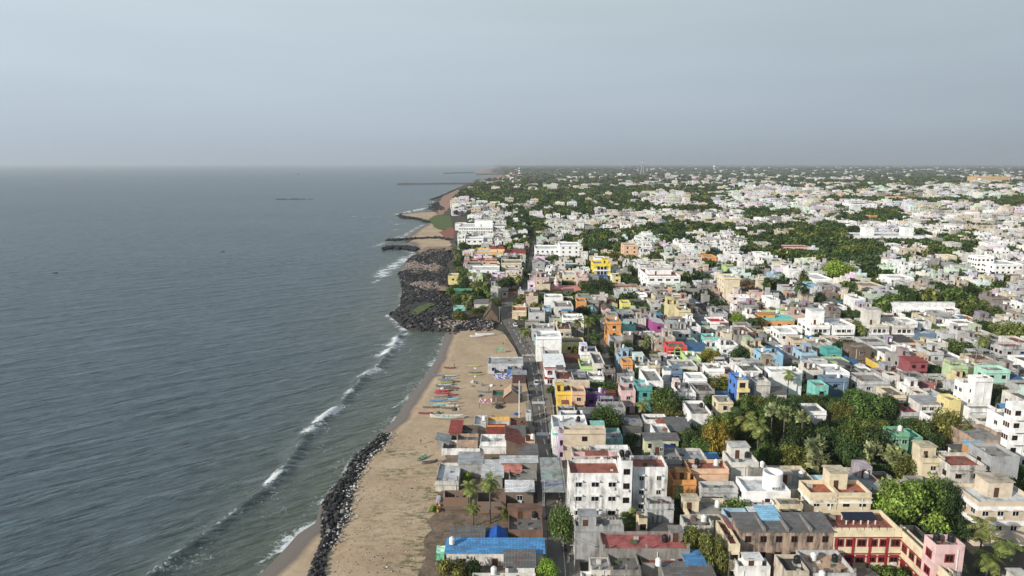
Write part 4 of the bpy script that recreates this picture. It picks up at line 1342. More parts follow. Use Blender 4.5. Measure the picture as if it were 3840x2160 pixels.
H('orange yellow house with open roof terrace near the big boat', 1826, 1911, 1596, 1562, h=4.0, wall='gold', roof='lightgrey', ref='the orange yellow house', wins=0, sidew=0, ph=1.1)
H('house with mottled red tile roof behind the pink terrace', 1828, 1895, 1627, 1600, h=3.2, wall='white', roof='redsheet', kind='shed', rise=.6, rmat='clay_tile', ref='the mottled red tile house', wins=0, sidew=0)
H('house with dark maroon stained flat roof beside the street', 1913, 1974, 1600, 1566, h=4.0, wall='brown', roof='rust', weather=1, ref='the maroon roof house', wins=0, sidew=0)
H('small hut roofed with red metal sheet beside the sand', 1686, 1727, 1621, 1582, h=3.0, wall='brown', roof='redsheet', kind='shed', rise=.4, ref='the red sheet hut', name='hut', cat='hut', wins=0, sidew=0)
H('open yard house covered with a crumpled blue sheet', 1729, 1790, 1626, 1594, h=3.0, wall='brown', roof='dark', ref='the blue sheet yard house', wins=0, sidew=0, ph=1.2)
H('brown mud walled house with broken parapet near the sand', 1712, 1792, 1650, 1626, h=3.4, wall='tan', roof='dark', weather=1, ref='the brown mud house', wins=0, sidew=0)
H('brown house with dark grey sheet roof beside the street', 1897, 1968, 1640, 1604, h=3.6, wall='brown', roof='asbestos', kind='shed', rise=.5, weather=1, ref='the brown street house', wins=0, sidew=0)
H('peach street house with small dark yard', 1970, 2006, 1655, 1628, h=3.6, wall='peach', roof='dark', ref='the peach street house', wins=1, sidew=0, tanks='w')
H('small pale hut with grey slab roof among the poles', 1996-24, 1992, 1548, 1536, h=3.4, wall='lightgrey', roof='lightgrey', name='kiosk', cat='kiosk', ref='the pale kiosk', wins=0, sidew=0)
H('tilted scrap hut of patched grey sheets on the sand', 1638, 1684, 1660, 1634, h=2.4, wall='concrete', roof='sheet', kind='shedr', rise=.8, name='hut', cat='hut', ref='the scrap sheet hut', wins=0, sidew=0)

# ------------------------------------------------------------------ near blocks beyond the street
H('tall white block with stained red terrace and dark windows', 2137, 2329, 1775, 1722, h=12.2, wall='white', roof='rust', ref='the tall white block', wins=3, sidew=2, weather=.8, vvis=1905, wh=1.5, frame='white_frame')
H('white stair tower with many black tanks joined to the tall block', 2330, 2373, 1728, 1690, h=15.0, wall='white', roof='concrete', ref='the white stair tower', wins=1, sidew=0, tanks='bb', vvis=1930, weather=.4)
H('whitewashed block with peeling wall and pink edged red roof', 2375, 2505, 1752, 1708, h=12.5, wall='white', roof='rust', ref='the peeling white block', wins=2, sidew=0, weather=1.0, vvis=1870, wh=.9)
H('plain beige block with one dark window and a blank street wall', 2114, 2272, 1611, 1595, h=10.6, wall='beige', roof='concrete', ref='the plain beige block', wins=1, sidew=2, weather=.2, vvis=1700)
H('lilac and yellow patterned house front narrow beside the beige block', 2098, 2113, 1625, 1600, h=9.5, wall='lilac', roof='concrete', ref='the lilac narrow house', wins=1, sidew=2, balcony=1, vvis=1720)
H('low white parapet terrace above a turquoise strip', 2212, 2362, 1690, 1668, h=8.0, wall='white', roof='whiteroof', ref='the turquoise strip terrace', wins=0, sidew=0, weather=.9, vvis=1704)
H('rose pink low roof behind the tall white block', 2150, 2330, 1712, 1694, h=8.6, wall='pink', roof='pink', ref='the rose pink roof', wins=0, sidew=0, weather=.7, vvis=1722)
H('narrow orange shop front with grey side wall beside the big street tree', 2157, 2340, 1974, 1948, h=7.6, wall='grey', roof='concrete', ref='the grey workshop', wins=0, sidew=1, weather=1, vvis=2060, stair=(.26, .1, 3.2, 2.2, 2.9))
H('house with wide rose red roof terrace and dark parapet', 2262, 2588, 2058, 1992, h=6.6, wall='concrete', roof='rosered', ref='the rose red terrace house', wins=0, sidew=0, weather=1, stair=(.9, .55, 2.2, 2.2, 1.9), tanks='', ph=.6, vvis=2070)
H('soot stained concrete roof with small vents in front of the rose terrace', 2292, 2405, 2138, 2066, h=5.6, wall='concrete', roof='dark', ref='the soot stained roof', wins=0, sidew=0, weather=1, vvis=2140)
H('low roof with brown red stains beside the blue awning', 2407, 2575, 2112, 2068, h=5.2, wall='concrete', roof='rust', ref='the brown stained roof', wins=0, sidew=0, weather=1, vvis=2125)
H('square grey slab roof over a small red terrace', 2218, 2290, 2138, 2090, h=5.0, wall='offwhite', roof='concrete', ref='the square grey slab', wins=0, sidew=0, ph=.1, vvis=2150)
H('small terrace house with red floor at the near edge', 2182, 2282, 2172, 2142, h=4.2, wall='white', roof='terracotta', ref='the small red floor terrace', wins=0, sidew=0, vvis=2170)
H('shed with bright blue corrugated awning beside the dark tree', 2578, 2644, 2115, 2072, h=5.4, wall='concrete', roof='bluesheet', kind='shed', rise=.3, ref='the blue awning shed', name='shed', cat='shed', wins=0, sidew=0, vvis=2116)
H('shed with broad grey asbestos roof and a white tank', 2500, 2680, 2164, 2118, h=5.0, wall='concrete', roof='asbestos', kind='shed', rise=.4, ref='the broad asbestos shed', name='shed', cat='shed', wins=0, sidew=0, tanks='', vvis=2170)
H('weathered long building with grey corrugated roof and stained peach wall', 2778, 3126, 1992, 1938, h=9.4, wall='tan', roof='asbestos', ref='the weathered long building', kind='shed', rise=.7, wins=6, sidew=0, weather=1.7, frame='salmon' and 'brown_frame', wh=1.0, vvis=2090)
H('cream rounded annexe with red floor terrace joined to the weathered building', 2736, 2776, 2040, 1950, h=8.4, wall='cream', roof='rust', ref='the cream annexe', wins=1, sidew=2, weather=.5, vvis=2140)
H('small white box house with dark slab roof at the near edge', 2770, 2890, 2124, 2092, h=5.6, wall='white', roof='dark', ref='the white box house', wins=0, sidew=0, weather=.8, vvis=2160, stair=(.5, .2, 3.0, 2.0, 1.8))
H('pale terrace house with gravel roof and black tank', 3050, 3212, 2150, 2062, h=6.4, wall='lightgrey', roof='tan', ref='the gravel roof house', wins=0, sidew=0, tanks='bw', vvis=2160, weather=.7)
H('red and cream hotel wing with long terrace and solar panels', 3130, 3384, 1988, 1912, h=9.6, wall='cream', roof='rust', ref='the red and cream hotel', wins=6, sidew=0, frame='red_frame', band=3, name='hotel', cat='hotel', weather=.2, vvis=2110, ph=.95, wh=1.3)
H('red and cream courtyard wing with arched red windows', 3560, 3600, 2166, 1975, h=9.0, wall='cream', roof='rust', ref='the courtyard wing', wins=0, sidew=7, frame='red_frame', band=3, name='hotel', cat='hotel', weather=.2, vvis=2160, ph=.9)
H('pink rooftop house with red awning and two black tanks', 3512, 3620, 2044, 2004, h=13.0, wall='pink', roof='rust', ref='the pink rooftop house', wins=1, sidew=1, frame='red_frame', tanks='bb', weather=.2, vvis=2130)
H('cream house with terracotta roof terrace beside the bright green tree', 3040, 3142, 1848, 1800, h=9.2, wall='cream', roof='terracotta', ref='the cream terracotta house', wins=2, sidew=3, weather=.15, vvis=1915, shade=True)
H('cream block with tall stair tower and terracotta floor', 3146, 3270, 1848, 1800, h=9.2, wall='cream', roof='terracotta', ref='the cream tower house', wins=2, sidew=0, weather=.15, vvis=1915, stair=(.2, .55, 3.6, 3.4, 3.6))
H('white modern house with round water tower on its roof', 2800, 2966, 1842, 1786, h=8.6, wall='white', roof='whiteroof', ref='the white round tower house', wins=1, sidew=1, weather=.05, vvis=1862, ph=.7)
H('white terrace house with striped balustrade and orange balcony', 2812, 2910, 1893, 1862, h=7.0, wall='white', roof='whiteroof', ref='the striped balustrade house', wins=0, sidew=1, weather=.2, vvis=1915)
H('pair of cream rooms with grey slab roofs behind the blue roof', 2925, 3012, 1892, 1868, h=8.0, wall='cream', roof='concrete', ref='the cream rooms', wins=2, sidew=0, weather=.6, vvis=1915, ph=.15)
H('orange and cream house with red terrace and stair room', 2584, 2734, 1758, 1722, h=9.4, wall='peach', roof='rust', ref='the orange and cream house', wins=0, sidew=1, weather=.25, tanks='wb', vvis=1800)
H('low orange terrace with small stair room beside the peeling block', 2524, 2612, 1800, 1760, h=8.2, wall='orange', roof='rust', ref='the low orange terrace', wins=0, sidew=0, weather=.3, vvis=1815, stair=(.5, .2, 2.8, 2.2, 2.1))
H('white house with wide terrace and slab topped stair room', 2742, 2846, 1734, 1690, h=9.6, wall='offwhite', roof='whiteroof', ref='the slab topped white house', wins=0, sidew=1, weather=.35, vvis=1790, stair=(.52, .62, 4.2, 3.2, 2.7), tanks='b')
H('grey rooftop with a white tank raised on tall legs', 2815, 2886, 1758, 1734, h=8.8, wall='concrete', roof='concrete', ref='the raised tank roof', wins=0, sidew=0, weather=1, vvis=1782, tanks='w')
H('pale house with turquoise inner terrace wall and thin poles', 2634, 2768, 1830, 1804, h=7.6, wall='lightgrey', roof='concrete', ref='the turquoise terrace house', wins=1, sidew=0, weather=.8, vvis=1856)
H('cream terrace house hung with coloured laundry', 2586, 2750, 1930, 1868, h=6.6, wall='cream', roof='concrete', ref='the laundry terrace house', wins=0, sidew=0, weather=.7, stair=(.12, .4, 3.0, 2.4, 2.5), tanks='w', vvis=1945)
H('old streaked house with bare grey wall below the peeling block', 2430, 2528, 1890, 1862, h=8.0, wall='lightgrey', roof='concrete', ref='the streaked grey house', wins=0, sidew=0, weather=1.3, vvis=1975)
H('small cream room with grey roof and yellow wall', 2396, 2428, 1945, 1918, h=7.0, wall='cream', roof='concrete', ref='the small cream room', wins=1, sidew=0, weather=.4, vvis=1972, ph=.2)
H('beige three storey house with white bands and sunshades', 3672, 3900, 1882, 1812, h=9.6, wall='beige', roof='whiteroof', ref='the beige banded house', wins=4, sidew=3, weather=.1, shade=True, band=2, vvis=1985, stair=(.55, .45, 5.0, 4.0, 3.2))
H('old cream house with dark stained terrace and stair tower', 3565, 3700, 1746, 1696, h=9.4, wall='offwhite', roof='rust', ref='the old cream house', wins=2, sidew=2, weather=1.0, vvis=1815, shade=True)
H('pale stair tower with sloping red top beside the old cream house', 3462, 3545, 1718, 1690, h=9.4, wall='cream', roof='rust', ref='the sloping red top tower', wins=1, sidew=0, weather=.5, stair=(.35, .3, 3.6, 3.2, 3.0), vvis=1730)
H('bare grey concrete block with a shaded blank wall', 3720, 3826, 1712, 1660, h=11.0, wall='grey', roof='concrete', ref='the bare grey block', wins=0, sidew=1, weather=.5, vvis=1812)
H('white tall apartment block with turquoise glass balconies', 3797, 3900, 1514, 1505, base=1775, wall='white', roof='whiteroof', ref='the white balcony apartments', name='apartment_block', cat='apartment block', wins=2, sidew=3, weather=.05, vvis=1730, balcony=5)
H('green painted house with white trimmed windows and white tank', 3345, 3412, 1622, 1598, h=9.2, wall='green', roof='concrete', ref='the green house', wins=2, sidew=1, weather=.15, vvis=1690, tanks='w')
H('light green terrace wing beside the green house', 3414, 3462, 1640, 1606, h=7.4, wall='green', roof='aqua', ref='the light green wing', wins=1, sidew=0, weather=.2, vvis=1690)
H('old long building with peeling brown wall and open terrace', 3660, 3790, 1650, 1590, h=7.5, wall='tan', roof='concrete', ref='the peeling brown building', wins=0, sidew=0, weather=1.2, vvis=1690)
H('small orange brick room with pale blue sheet roof', 3634, 3700, 1675, 1660, h=8.0, wall='orange', roof='skyblue', kind='shed', rise=.3, ref='the orange brick room', wins=0, sidew=0, vvis=1690)

# ------------------------------------------------------------------ along the street, middle distance
H('yellow two storey house with row of brown windows behind a bare tree', 2039, 2192, 1284, 1266, base=1342, wall='lemon', roof='asbestos', ref='the long yellow house', wins=4, sidew=0, weather=.2, frame='brown_frame')
H('white three storey street house with plain gable wall', 2012, 2106, 1262, 1240, h=10.5, wall='white', roof='white', ref='the plain white street house', wins=0, sidew=3, weather=.1, vvis=1335, balcony=0)
H('white house trimmed in dark red with arched balconies', 2044, 2118, 1372, 1326, base=1448, wall='white', roof='whiteroof', ref='the red trimmed house', wins=2, sidew=3, weather=.15, balcony=2, frame='red_frame')
H('small pale green house with pink tank among dark roofs', 2178, 2228, 1374, 1345, h=5.5, wall='lime', roof='concrete', ref='the small pale green house', wins=1, sidew=1, weather=.3, tanks='w')
H('white house with dark slab roof beside the lane', 2228, 2268, 1362, 1320, h=7.5, wall='offwhite', roof='asbestos', ref='the dark slab white house', wins=1, sidew=1, weather=.6)
H('tall white house with covered roof gallery', 2208, 2266, 1412, 1392, base=1472, wall='white', roof='concrete', ref='the covered gallery house', wins=2, sidew=1, weather=.4, tanks='w')
H('long low beige house with blank wall', 2115, 2212, 1434, 1424, h=7.0, wall='beige', roof='concrete', ref='the low beige house', wins=0, sidew=0, weather=.4, vvis=1465)
H('bright yellow street house with black tank on top', 2090, 2145, 1468, 1448, base=1556, wall='yellow', roof='concrete', ref='the bright yellow house', wins=0, sidew=2, weather=.1, tanks='b', stair=(.2, .4, 2.4, 2.4, 2.2))
H('peach house with white balustrade balconies joined to the yellow one', 2146, 2196, 1468, 1446, h=9.0, wall='peach', roof='concrete', ref='the peach balcony house', wins=1, sidew=0, weather=.15, balcony=2, vvis=1560)
H('deep purple house with white balconies', 2200, 2271, 1476, 1455, base=1562, wall='purple', roof='concrete', ref='the purple house', wins=2, sidew=0, weather=.1, balcony=1, tanks='wb')
H('pink three storey house with rounded bay beside a dark tree', 2330, 2384, 1464, 1440, base=1548, wall='pink', roof='concrete', ref='the pink bay house', wins=1, sidew=2, weather=.15, tanks='b')
H('white and turquoise terrace house with pale tank by the street', 2074, 2205, 1600, 1556, h=8.6, wall='white', roof='whiteroof', ref='the turquoise white terrace', wins=0, sidew=2, weather=.3, tanks='bw', vvis=1606)
H('ochre and brick house with balconies beside the lane', 2336, 2374, 1358, 1342, base=1424, wall='orange', roof='concrete', ref='the ochre balcony house', wins=1, sidew=2, weather=.2, balcony=2)
H('teal and green narrow house with glass roofed balcony', 2392, 2446, 1452, 1424, h=8.0, wall='teal', roof='lightgrey', ref='the teal narrow house', wins=1, sidew=2, weather=.2, balcony=1)
H('white tower house with plain front beside raw brick rooms', 2490, 2523, 1390, 1372, base=1452, wall='white', roof='whiteroof', ref='the plain white tower house', wins=0, sidew=1, weather=.05)
H('white house with raw brick front wall', 2425, 2488, 1428, 1382, h=8.5, wall='white', roof='concrete', ref='the raw brick front house', wins=1, sidew=1, weather=.4, tanks='')
H('crimson house with a bright green arch down its front', 2506, 2578, 1300, 1280, base=1350, wall='red', roof='darkgrey', ref='the crimson house', wins=2, sidew=1, weather=.05, frame='red_frame')
H('light green house with white tanks on a bare terrace', 2580, 2630, 1346, 1316, base=1394, wall='lime', roof='whiteroof', ref='the light green house', wins=0, sidew=1, weather=.05, tanks='ww')
H('blue grey small house below the crimson one', 2520, 2560, 1390, 1372, h=6.5, wall='slate', roof='concrete', ref='the blue grey house', wins=1, sidew=0, weather=.1, balcony=1)
H('white cubic house with frosted window strip and tank', 2654, 2718, 1382, 1362, base=1446, wall='white', roof='whiteroof', ref='the white cubic house', wins=0, sidew=1, weather=.05, tanks='w')
H('white stepped house with open balconies', 2582, 2652, 1418, 1395, base=1492, wall='white', roof='whiteroof', ref='the white stepped house', wins=2, sidew=2, weather=.1, balcony=1)
H('vivid blue house with cream and green balcony front', 2763, 2806, 1424, 1396, base=1535, wall='blue', roof='lightgrey', ref='the vivid blue house', wins=1, sidew=2, weather=.05, balcony=3, tanks='w')
H('large white house with blank shaded wall behind a coconut palm', 2892, 3010, 1394, 1374, base=1485, wall='white', roof='whiteroof', ref='the blank white house', wins=0, sidew=1, weather=.2, tanks='w')
H('streaked white terrace house beside the vivid blue one', 2832, 2890, 1432, 1396, h=8.2, wall='offwhite', roof='lightgrey', ref='the streaked terrace house', wins=0, sidew=1, weather=1.1, tanks='bw')
H('cream house with grey slab roof in front of the vivid blue house', 2694, 2750, 1508, 1482, h=7.2, wall='cream', roof='concrete', ref='the cream slab house', wins=1, sidew=1, weather=.3, ph=.2)
H('grey terrace house with white curved parapet', 2594, 2672, 1552, 1502, h=6.2, wall='white', roof='concrete', ref='the curved parapet house', wins=0, sidew=1, weather=.5, tanks='b')
H('low house with wide pale slab roof near the dark trees', 2330, 2410, 1586, 1556, h=4.5, wall='concrete', roof='lightgrey', ref='the wide pale slab', wins=0, sidew=0, weather=.8)
H('pale yellow green low building among trees', 2420, 2545, 1650, 1632, h=6.0, wall=(.62, .66, .38), roof='asbestos', kind='shed', rise=.5, ref='the yellow green building', wins=3, sidew=0, weather=.4, vvis=1690)
H('shed with patched dark blue tarpaulin roof', 2470, 2550, 1716, 1672, h=5.0, wall='concrete', roof='navy', kind='shedr', rise=1.0, rmat='cloth', name='shed', cat='shed', ref='the blue patched shed', wins=0, sidew=0, vvis=1716)
H('house with large grey sloping sheet roof among trees', 2514, 2592, 1616, 1576, h=5.0, wall='concrete', roof='asbestos', kind='shed', rise=.8, ref='the large grey sheet house', wins=0, sidew=0, vvis=1622)
H('small hut with rusty hipped roof and pale walls', 2470, 2508, 1592, 1576, h=4.6, wall='offwhite', roof='rust', kind='pyramid', rise=1.2, ref='the rusty hipped hut', wins=2, sidew=0)
H('plain white house with laundry terrace and shaded wall', 3010, 3100, 1542, 1512, base=1602, wall='white', roof='concrete', ref='the plain shaded white house', wins=0, sidew=0, weather=.2)
H('turquoise and white house with stained side wall', 3058, 3108, 1446, 1424, base=1515, wall='aqua', roof='concrete', ref='the turquoise stained house', wins=1, sidew=0, weather=.5, balcony=2)
H('blue grey long house with pink window surround', 3090, 3180, 1420, 1404, h=6.4, wall='slate', roof='concrete', ref='the blue grey long house', wins=1, sidew=0, weather=.15, tanks='w')
H('white low house with brown side wall', 3104, 3187, 1396, 1364, h=6.4, wall='white', roof='whiteroof', ref='the low white house', wins=0, sidew=1, weather=.2, tanks='w')
H('light blue terrace house with red posts', 2858, 2938, 1330, 1306, h=7.4, wall='skyblue', roof='lightgrey', ref='the light blue terrace house', wins=1, sidew=2, weather=.2, tanks='bw')
H('cream concrete house with open upper porch', 2978, 3040, 1276, 1256, base=1332, wall='beige', roof='concrete', ref='the cream porch house', wins=2, sidew=1, weather=.4, tanks='w', balcony=1)
H('emerald green house with yellow end wall', 3102, 3158, 1312, 1296, h=7.4, wall='teal', roof='teal', ref='the emerald house', wins=1, sidew=0, weather=.1)
H('brown stained block with small openings', 3196, 3268, 1302, 1284, h=8.0, wall='brown', roof='concrete', ref='the brown stained block', wins=1, sidew=1, weather=1, tanks='')
H('pale yellow house with long stained side wall', 3312, 3361, 1376, 1328, base=1416, wall='yellow', roof='concrete', ref='the pale yellow house', wins=1, sidew=2, weather=.4, tanks='w', balcony=1)
H('grey house with three tall narrow windows', 3276, 3347, 1298, 1286, base=1348, wall='grey', roof='concrete', ref='the three window grey house', wins=3, sidew=0, weather=.1, wh=.7)
H('white house carrying a bright red roof shed', 3551, 3622, 1346, 1312, base=1388, wall='white', roof='concrete', ref='the red shed house', wins=0, sidew=1, weather=.6)
H('rusty red sheet shelter above a grey house', 3412, 3480, 1358, 1338, h=8.0, wall='maroon', roof='redsheet', kind='shed', rise=.2, ref='the rusty shelter house', wins=2, sidew=0, weather=.4, balcony=1)
H('white tall house with blank tower and grey stains', 3662, 3726, 1418, 1404, h=13.5, wall='white', roof='concrete', ref='the blank tower house', wins=0, sidew=0, weather=.35, vvis=1530)
H('white wing with small barred windows below the blank tower', 3614, 3680, 1436, 1420, h=11.5, wall='white', roof='concrete', ref='the barred window wing', wins=1, sidew=2, weather=.15, vvis=1530)
H('big grey unpainted building with brown roof edge', 3764, 3860, 1300, 1282, base=1378, wall='lightgrey', roof='rust', ref='the big grey building', wins=2, sidew=3, weather=.9)
H('mint green house with turquoise upper room', 3700, 3790, 1388, 1368, h=8.0, wall='mint', roof='concrete', ref='the mint green house', wins=2, sidew=1, weather=.1, tanks='')
H('terrace house with red floor and hanging clothes', 3388, 3462, 1546, 1500, base=1592, wall='lightgrey', roof='maroon', ref='the red floor terrace house', wins=0, sidew=1, weather=.6, tanks='b')
H('yellow house with blank side wall beside a round tree', 3560, 3606, 1500, 1476, h=8.5, wall='lemon', roof='concrete', ref='the yellow blank house', wins=0, sidew=1, weather=.2)
H('long shed with pale sheet roof and blue panel', 3452, 3540, 1514, 1488, h=6.0, wall='offwhite', roof='sheet', kind='shed', rise=.3, ref='the pale sheet shed', name='shed', cat='shed', wins=3, sidew=0)
H('mauve pink house with white side wall', 3468, 3512, 1436, 1428, h=6.0, wall='rosered', roof='concrete', ref='the mauve pink house', wins=0, sidew=0, weather=.2)
H('white stained house with small upper windows on the far row', 3640, 3740, 1532, 1512, h=6.5, wall='white', roof='concrete', ref='the white stained house', wins=0, sidew=0, weather=.6)
H('grey house with wide pale slab porch', 3232, 3338, 1430, 1396, h=5.2, wall='lightgrey', roof='concrete', ref='the slab porch house', wins=2, sidew=0, weather=.7)

# ------------------------------------------------------------------ further back
H('tall cream apartment slab with windows only on its narrow side', 2717, 2776, 1040, 1026, base=1144, wall='cream', roof='lightgrey', ref='the tall cream slab', name='apartment_block', cat='apartment block', wins=0, sidew=3, weather=.1, tanks='w')
H('big white hotel block with long rows of wide windows', 2430, 2552, 1034, 1004, base=1108, wall='white', roof='rust', ref='the big white hotel block', name='hotel', cat='hotel', wins=4, sidew=3, weather=.1, wh=2.6, stair=(.45, .3, 14, 6, 3), balcony=0)
H('bright yellow house with dark brown verandas', 2226, 2290, 988, 974, base=1058, wall=(.85, .65, .02), roof='concrete', ref='the bright yellow veranda house', wins=2, sidew=1, weather=.05, frame='brown_frame', wh=2.2, stair=(.75, .3, 4, 4, 3))
H('white four storey apartments with many balconies', 2008, 2098, 932, 915, base=985, wall='white', roof='whiteroof', ref='the white four storey apartments', name='apartment_block', cat='apartment block', wins=5, sidew=0, weather=.1, balcony=0)
H('white apartment tower joined to the four storey block', 2100, 2174, 918, 900, base=990, wall='white', roof='whiteroof', ref='the white apartment tower', name='apartment_block', cat='apartment block', wins=3, sidew=0, weather=.15)
H('light orange tall narrow house', 2340, 2393, 918, 908, base=985, wall='peach', roof='concrete', ref='the light orange tall house', wins=2, sidew=1, weather=.1)
H('small white tower house with tiny dark windows', 2392, 2428, 1106, 1096, base=1152, wall='white', roof='whiteroof', ref='the small white tower house', wins=2, sidew=1, weather=.05, wh=.8)
H('aqua house with white diamond front beside the palms', 2334, 2384, 1222, 1206, base=1270, wall='aqua', roof='concrete', ref='the aqua diamond house', wins=1, sidew=1, weather=.1, tanks='b')
H('orange house with tank beside the palm grove', 2278, 2330, 1206, 1188, base=1292, wall='orange', roof='concrete', ref='the orange palm house', wins=1, sidew=1, weather=.2, tanks='w')
H('magenta house with white sheet roof', 2448, 2494, 1216, 1196, h=6.5, wall='magenta', roof='white', kind='shedr', rise=1.2, ref='the magenta house', wins=1, sidew=0, weather=.05)
H('pale grey blank house below the orange palm house', 2288, 2338, 1262, 1244, base=1305, wall='lightgrey', roof='concrete', ref='the pale grey blank house', wins=0, sidew=0, weather=.3)
H('white house with long terrace by the palm grove', 2112, 2190, 1192, 1176, base=1262, wall='white', roof='whiteroof', ref='the long white terrace house', wins=2, sidew=2, weather=.1, tanks='w')
H('pink and teal twin house', 2262, 2290, 1160, 1140, base=1194, wall='pink', roof='brown', kind='gable', rise=1.0, ref='the pink and teal house', wins=0, sidew=0, weather=.1)
H('teal block beside the pink house', 2291, 2310, 1162, 1148, base=1188, wall='teal', roof='concrete', ref='the teal block', wins=0, sidew=0, weather=.1)
H('small bright lemon house front on a grey terrace', 2332, 2366, 1136, 1124, h=5.8, wall=(.78, .72, .12), roof='concrete', ref='the small lemon house', wins=0, sidew=0, weather=.05)
H('light orange stair house among grey terraces', 2164, 2200, 1130, 1116, h=7.5, wall='orange', roof='concrete', ref='the light orange stair house', wins=0, sidew=1, weather=.1)
H('pink and white church hall with long striped wall', 2068, 2178, 1084, 1070, base=1106, wall='pink', roof='concrete', ref='the church hall', name='church', cat='church', wins=5, sidew=0, weather=.05, band=2)
H('old roofless stone hall with arched openings', 2300, 2398, 1076, 1066, base=1112, wall='tan', roof='rust', ref='the old stone hall', wins=4, sidew=0, weather=1)
H('white cream house with blue panels beside the church', 2116, 2162, 1030, 1014, base=1078, wall='cream', roof='lightgrey', ref='the cream blue house', wins=2, sidew=1, weather=.1)
H('white narrow house beside the cream slab', 2780, 2812, 1112, 1106, base=1165, wall='white', roof='whiteroof', ref='the white narrow slab', wins=0, sidew=0, weather=.1)
H('plain white cube house by tall palms', 2890, 2926, 1124, 1106, base=1184, wall='white', roof='whiteroof', ref='the plain white cube', wins=0, sidew=1, weather=.05, tanks='w')
H('orange and yellow house with turquoise slab roof', 2868, 2980, 1200, 1182, base=1255, wall='orange', roof='beige', ref='the turquoise slab house', wins=3, sidew=0, weather=.1, stair=(.15, .3, 7, 5, 2.6))
H('white apartment house with tall white stair tower and dark windows', 3042, 3114, 1219, 1192, base=1290, wall='white', roof='cream', ref='the first twin apartment house', vvis=1284, name='apartment_block', cat='apartment block', wins=2, sidew=3, weather=.1, wh=2.6, stair=(.55, .35, 6, 5, 6))
H('white apartment house with pink curtains beside the stair tower twin', 3124, 3208, 1220, 1194, base=1290, wall='white', roof='whiteroof', ref='the pink curtain apartments', vvis=1284, name='apartment_block', cat='apartment block', wins=2, sidew=1, weather=.1, wh=2.6, balcony=1)
H('grey white apartment house with tall stained stair tower', 3263, 3336, 1219, 1192, base=1290, wall='offwhite', roof='cream', ref='the stained tower apartments', vvis=1284, name='apartment_block', cat='apartment block', wins=2, sidew=3, weather=.5, wh=2.6, stair=(.45, .35, 6, 5, 6.5))
H('grey white apartment house beside a slate blue neighbour', 3354, 3430, 1220, 1194, base=1290, wall='offwhite', roof='lightgrey', ref='the grey white apartments', vvis=1284, name='apartment_block', cat='apartment block', wins=2, sidew=0, weather=.6, wh=2.4)
H('slate blue house with flat terrace', 3432, 3510, 1250, 1228, base=1292, wall='slate', roof='lightgrey', ref='the slate blue house', wins=2, sidew=0, weather=.1, tanks='b')
H('white old fashioned villa with curved parapet', 2925, 2992, 1244, 1222, base=1302, wall='white', roof='whiteroof', ref='the curved white villa', wins=2, sidew=3, weather=.2)
H('white house with crimson roof terrace', 2664, 2732, 1206, 1188, base=1252, wall='white', roof='red', ref='the crimson terrace house', wins=0, sidew=1, weather=.1, tanks='w')
H('white three storey house with long balconies', 3056, 3124, 1046, 1024, base=1085, wall='white', roof='whiteroof', ref='the long balcony house', wins=1, sidew=3, weather=.05, balcony=2)
H('burnt orange block among grey houses', 2642, 2688, 962, 952, base=996, wall='orange', roof='concrete', ref='the burnt orange block', wins=1, sidew=0, weather=.1)
H('long pink school building with brown roof edge', 2918, 3040, 926, 918, base=948, wall='pink', roof='rust', ref='the long pink school', name='school', cat='school', wins=6, sidew=0, weather=.2)
H('aqua small house above a white tank', 2640, 2694, 1264, 1250, base=1300, wall='aqua', roof='concrete', ref='the small aqua house', wins=0, sidew=1, weather=.05, tanks='w')
H('lime green house front with dark opening', 3512, 3562, 1236, 1222, base=1262, wall=(.38, .55, .10), roof='concrete', ref='the lime green front', wins=1, sidew=0, weather=.05)
H('white villa with sloping maroon roof strip', 3588, 3660, 1212, 1196, base=1258, wall='white', roof='concrete', ref='the maroon strip villa', wins=1, sidew=1, weather=.05)
H('white five storey hospital block with many small windows', 3666, 3730, 962, 955, base=1040, wall='white', roof='whiteroof', ref='the white hospital block', name='apartment_block', cat='apartment block', wins=4, sidew=4, weather=.02)
H('white wide apartment block with stepped roofline', 3732, 3840, 990, 975, base=1050, wall='white', roof='whiteroof', ref='the stepped white apartments', name='apartment_block', cat='apartment block', wins=5, sidew=3, weather=.05)
H('beige house with green hanging cloth', 3232, 3316, 1072, 1056, base=1108, wall='beige', roof='concrete', ref='the green cloth house', wins=2, sidew=0, weather=.1)
H('long white house with double balcony rows', 3340, 3428, 1042, 1028, base=1080, wall='white', roof='whiteroof', ref='the double balcony house', wins=4, sidew=1, weather=.1)
H('row house with white cube stair rooms in a line', 3362, 3600, 1160, 1136, base=1195, wall='white', roof='lightgrey', ref='the white cube row', wins=9, sidew=0, weather=.2, name='row_house', cat='row house')
H('long white institute with twin towers among trees', 3200, 3500, 884, 872, base=910, wall='white', roof='lightgrey', ref='the twin tower institute', name='institute', cat='institute', wins=14, sidew=0, weather=.1, wh=2)
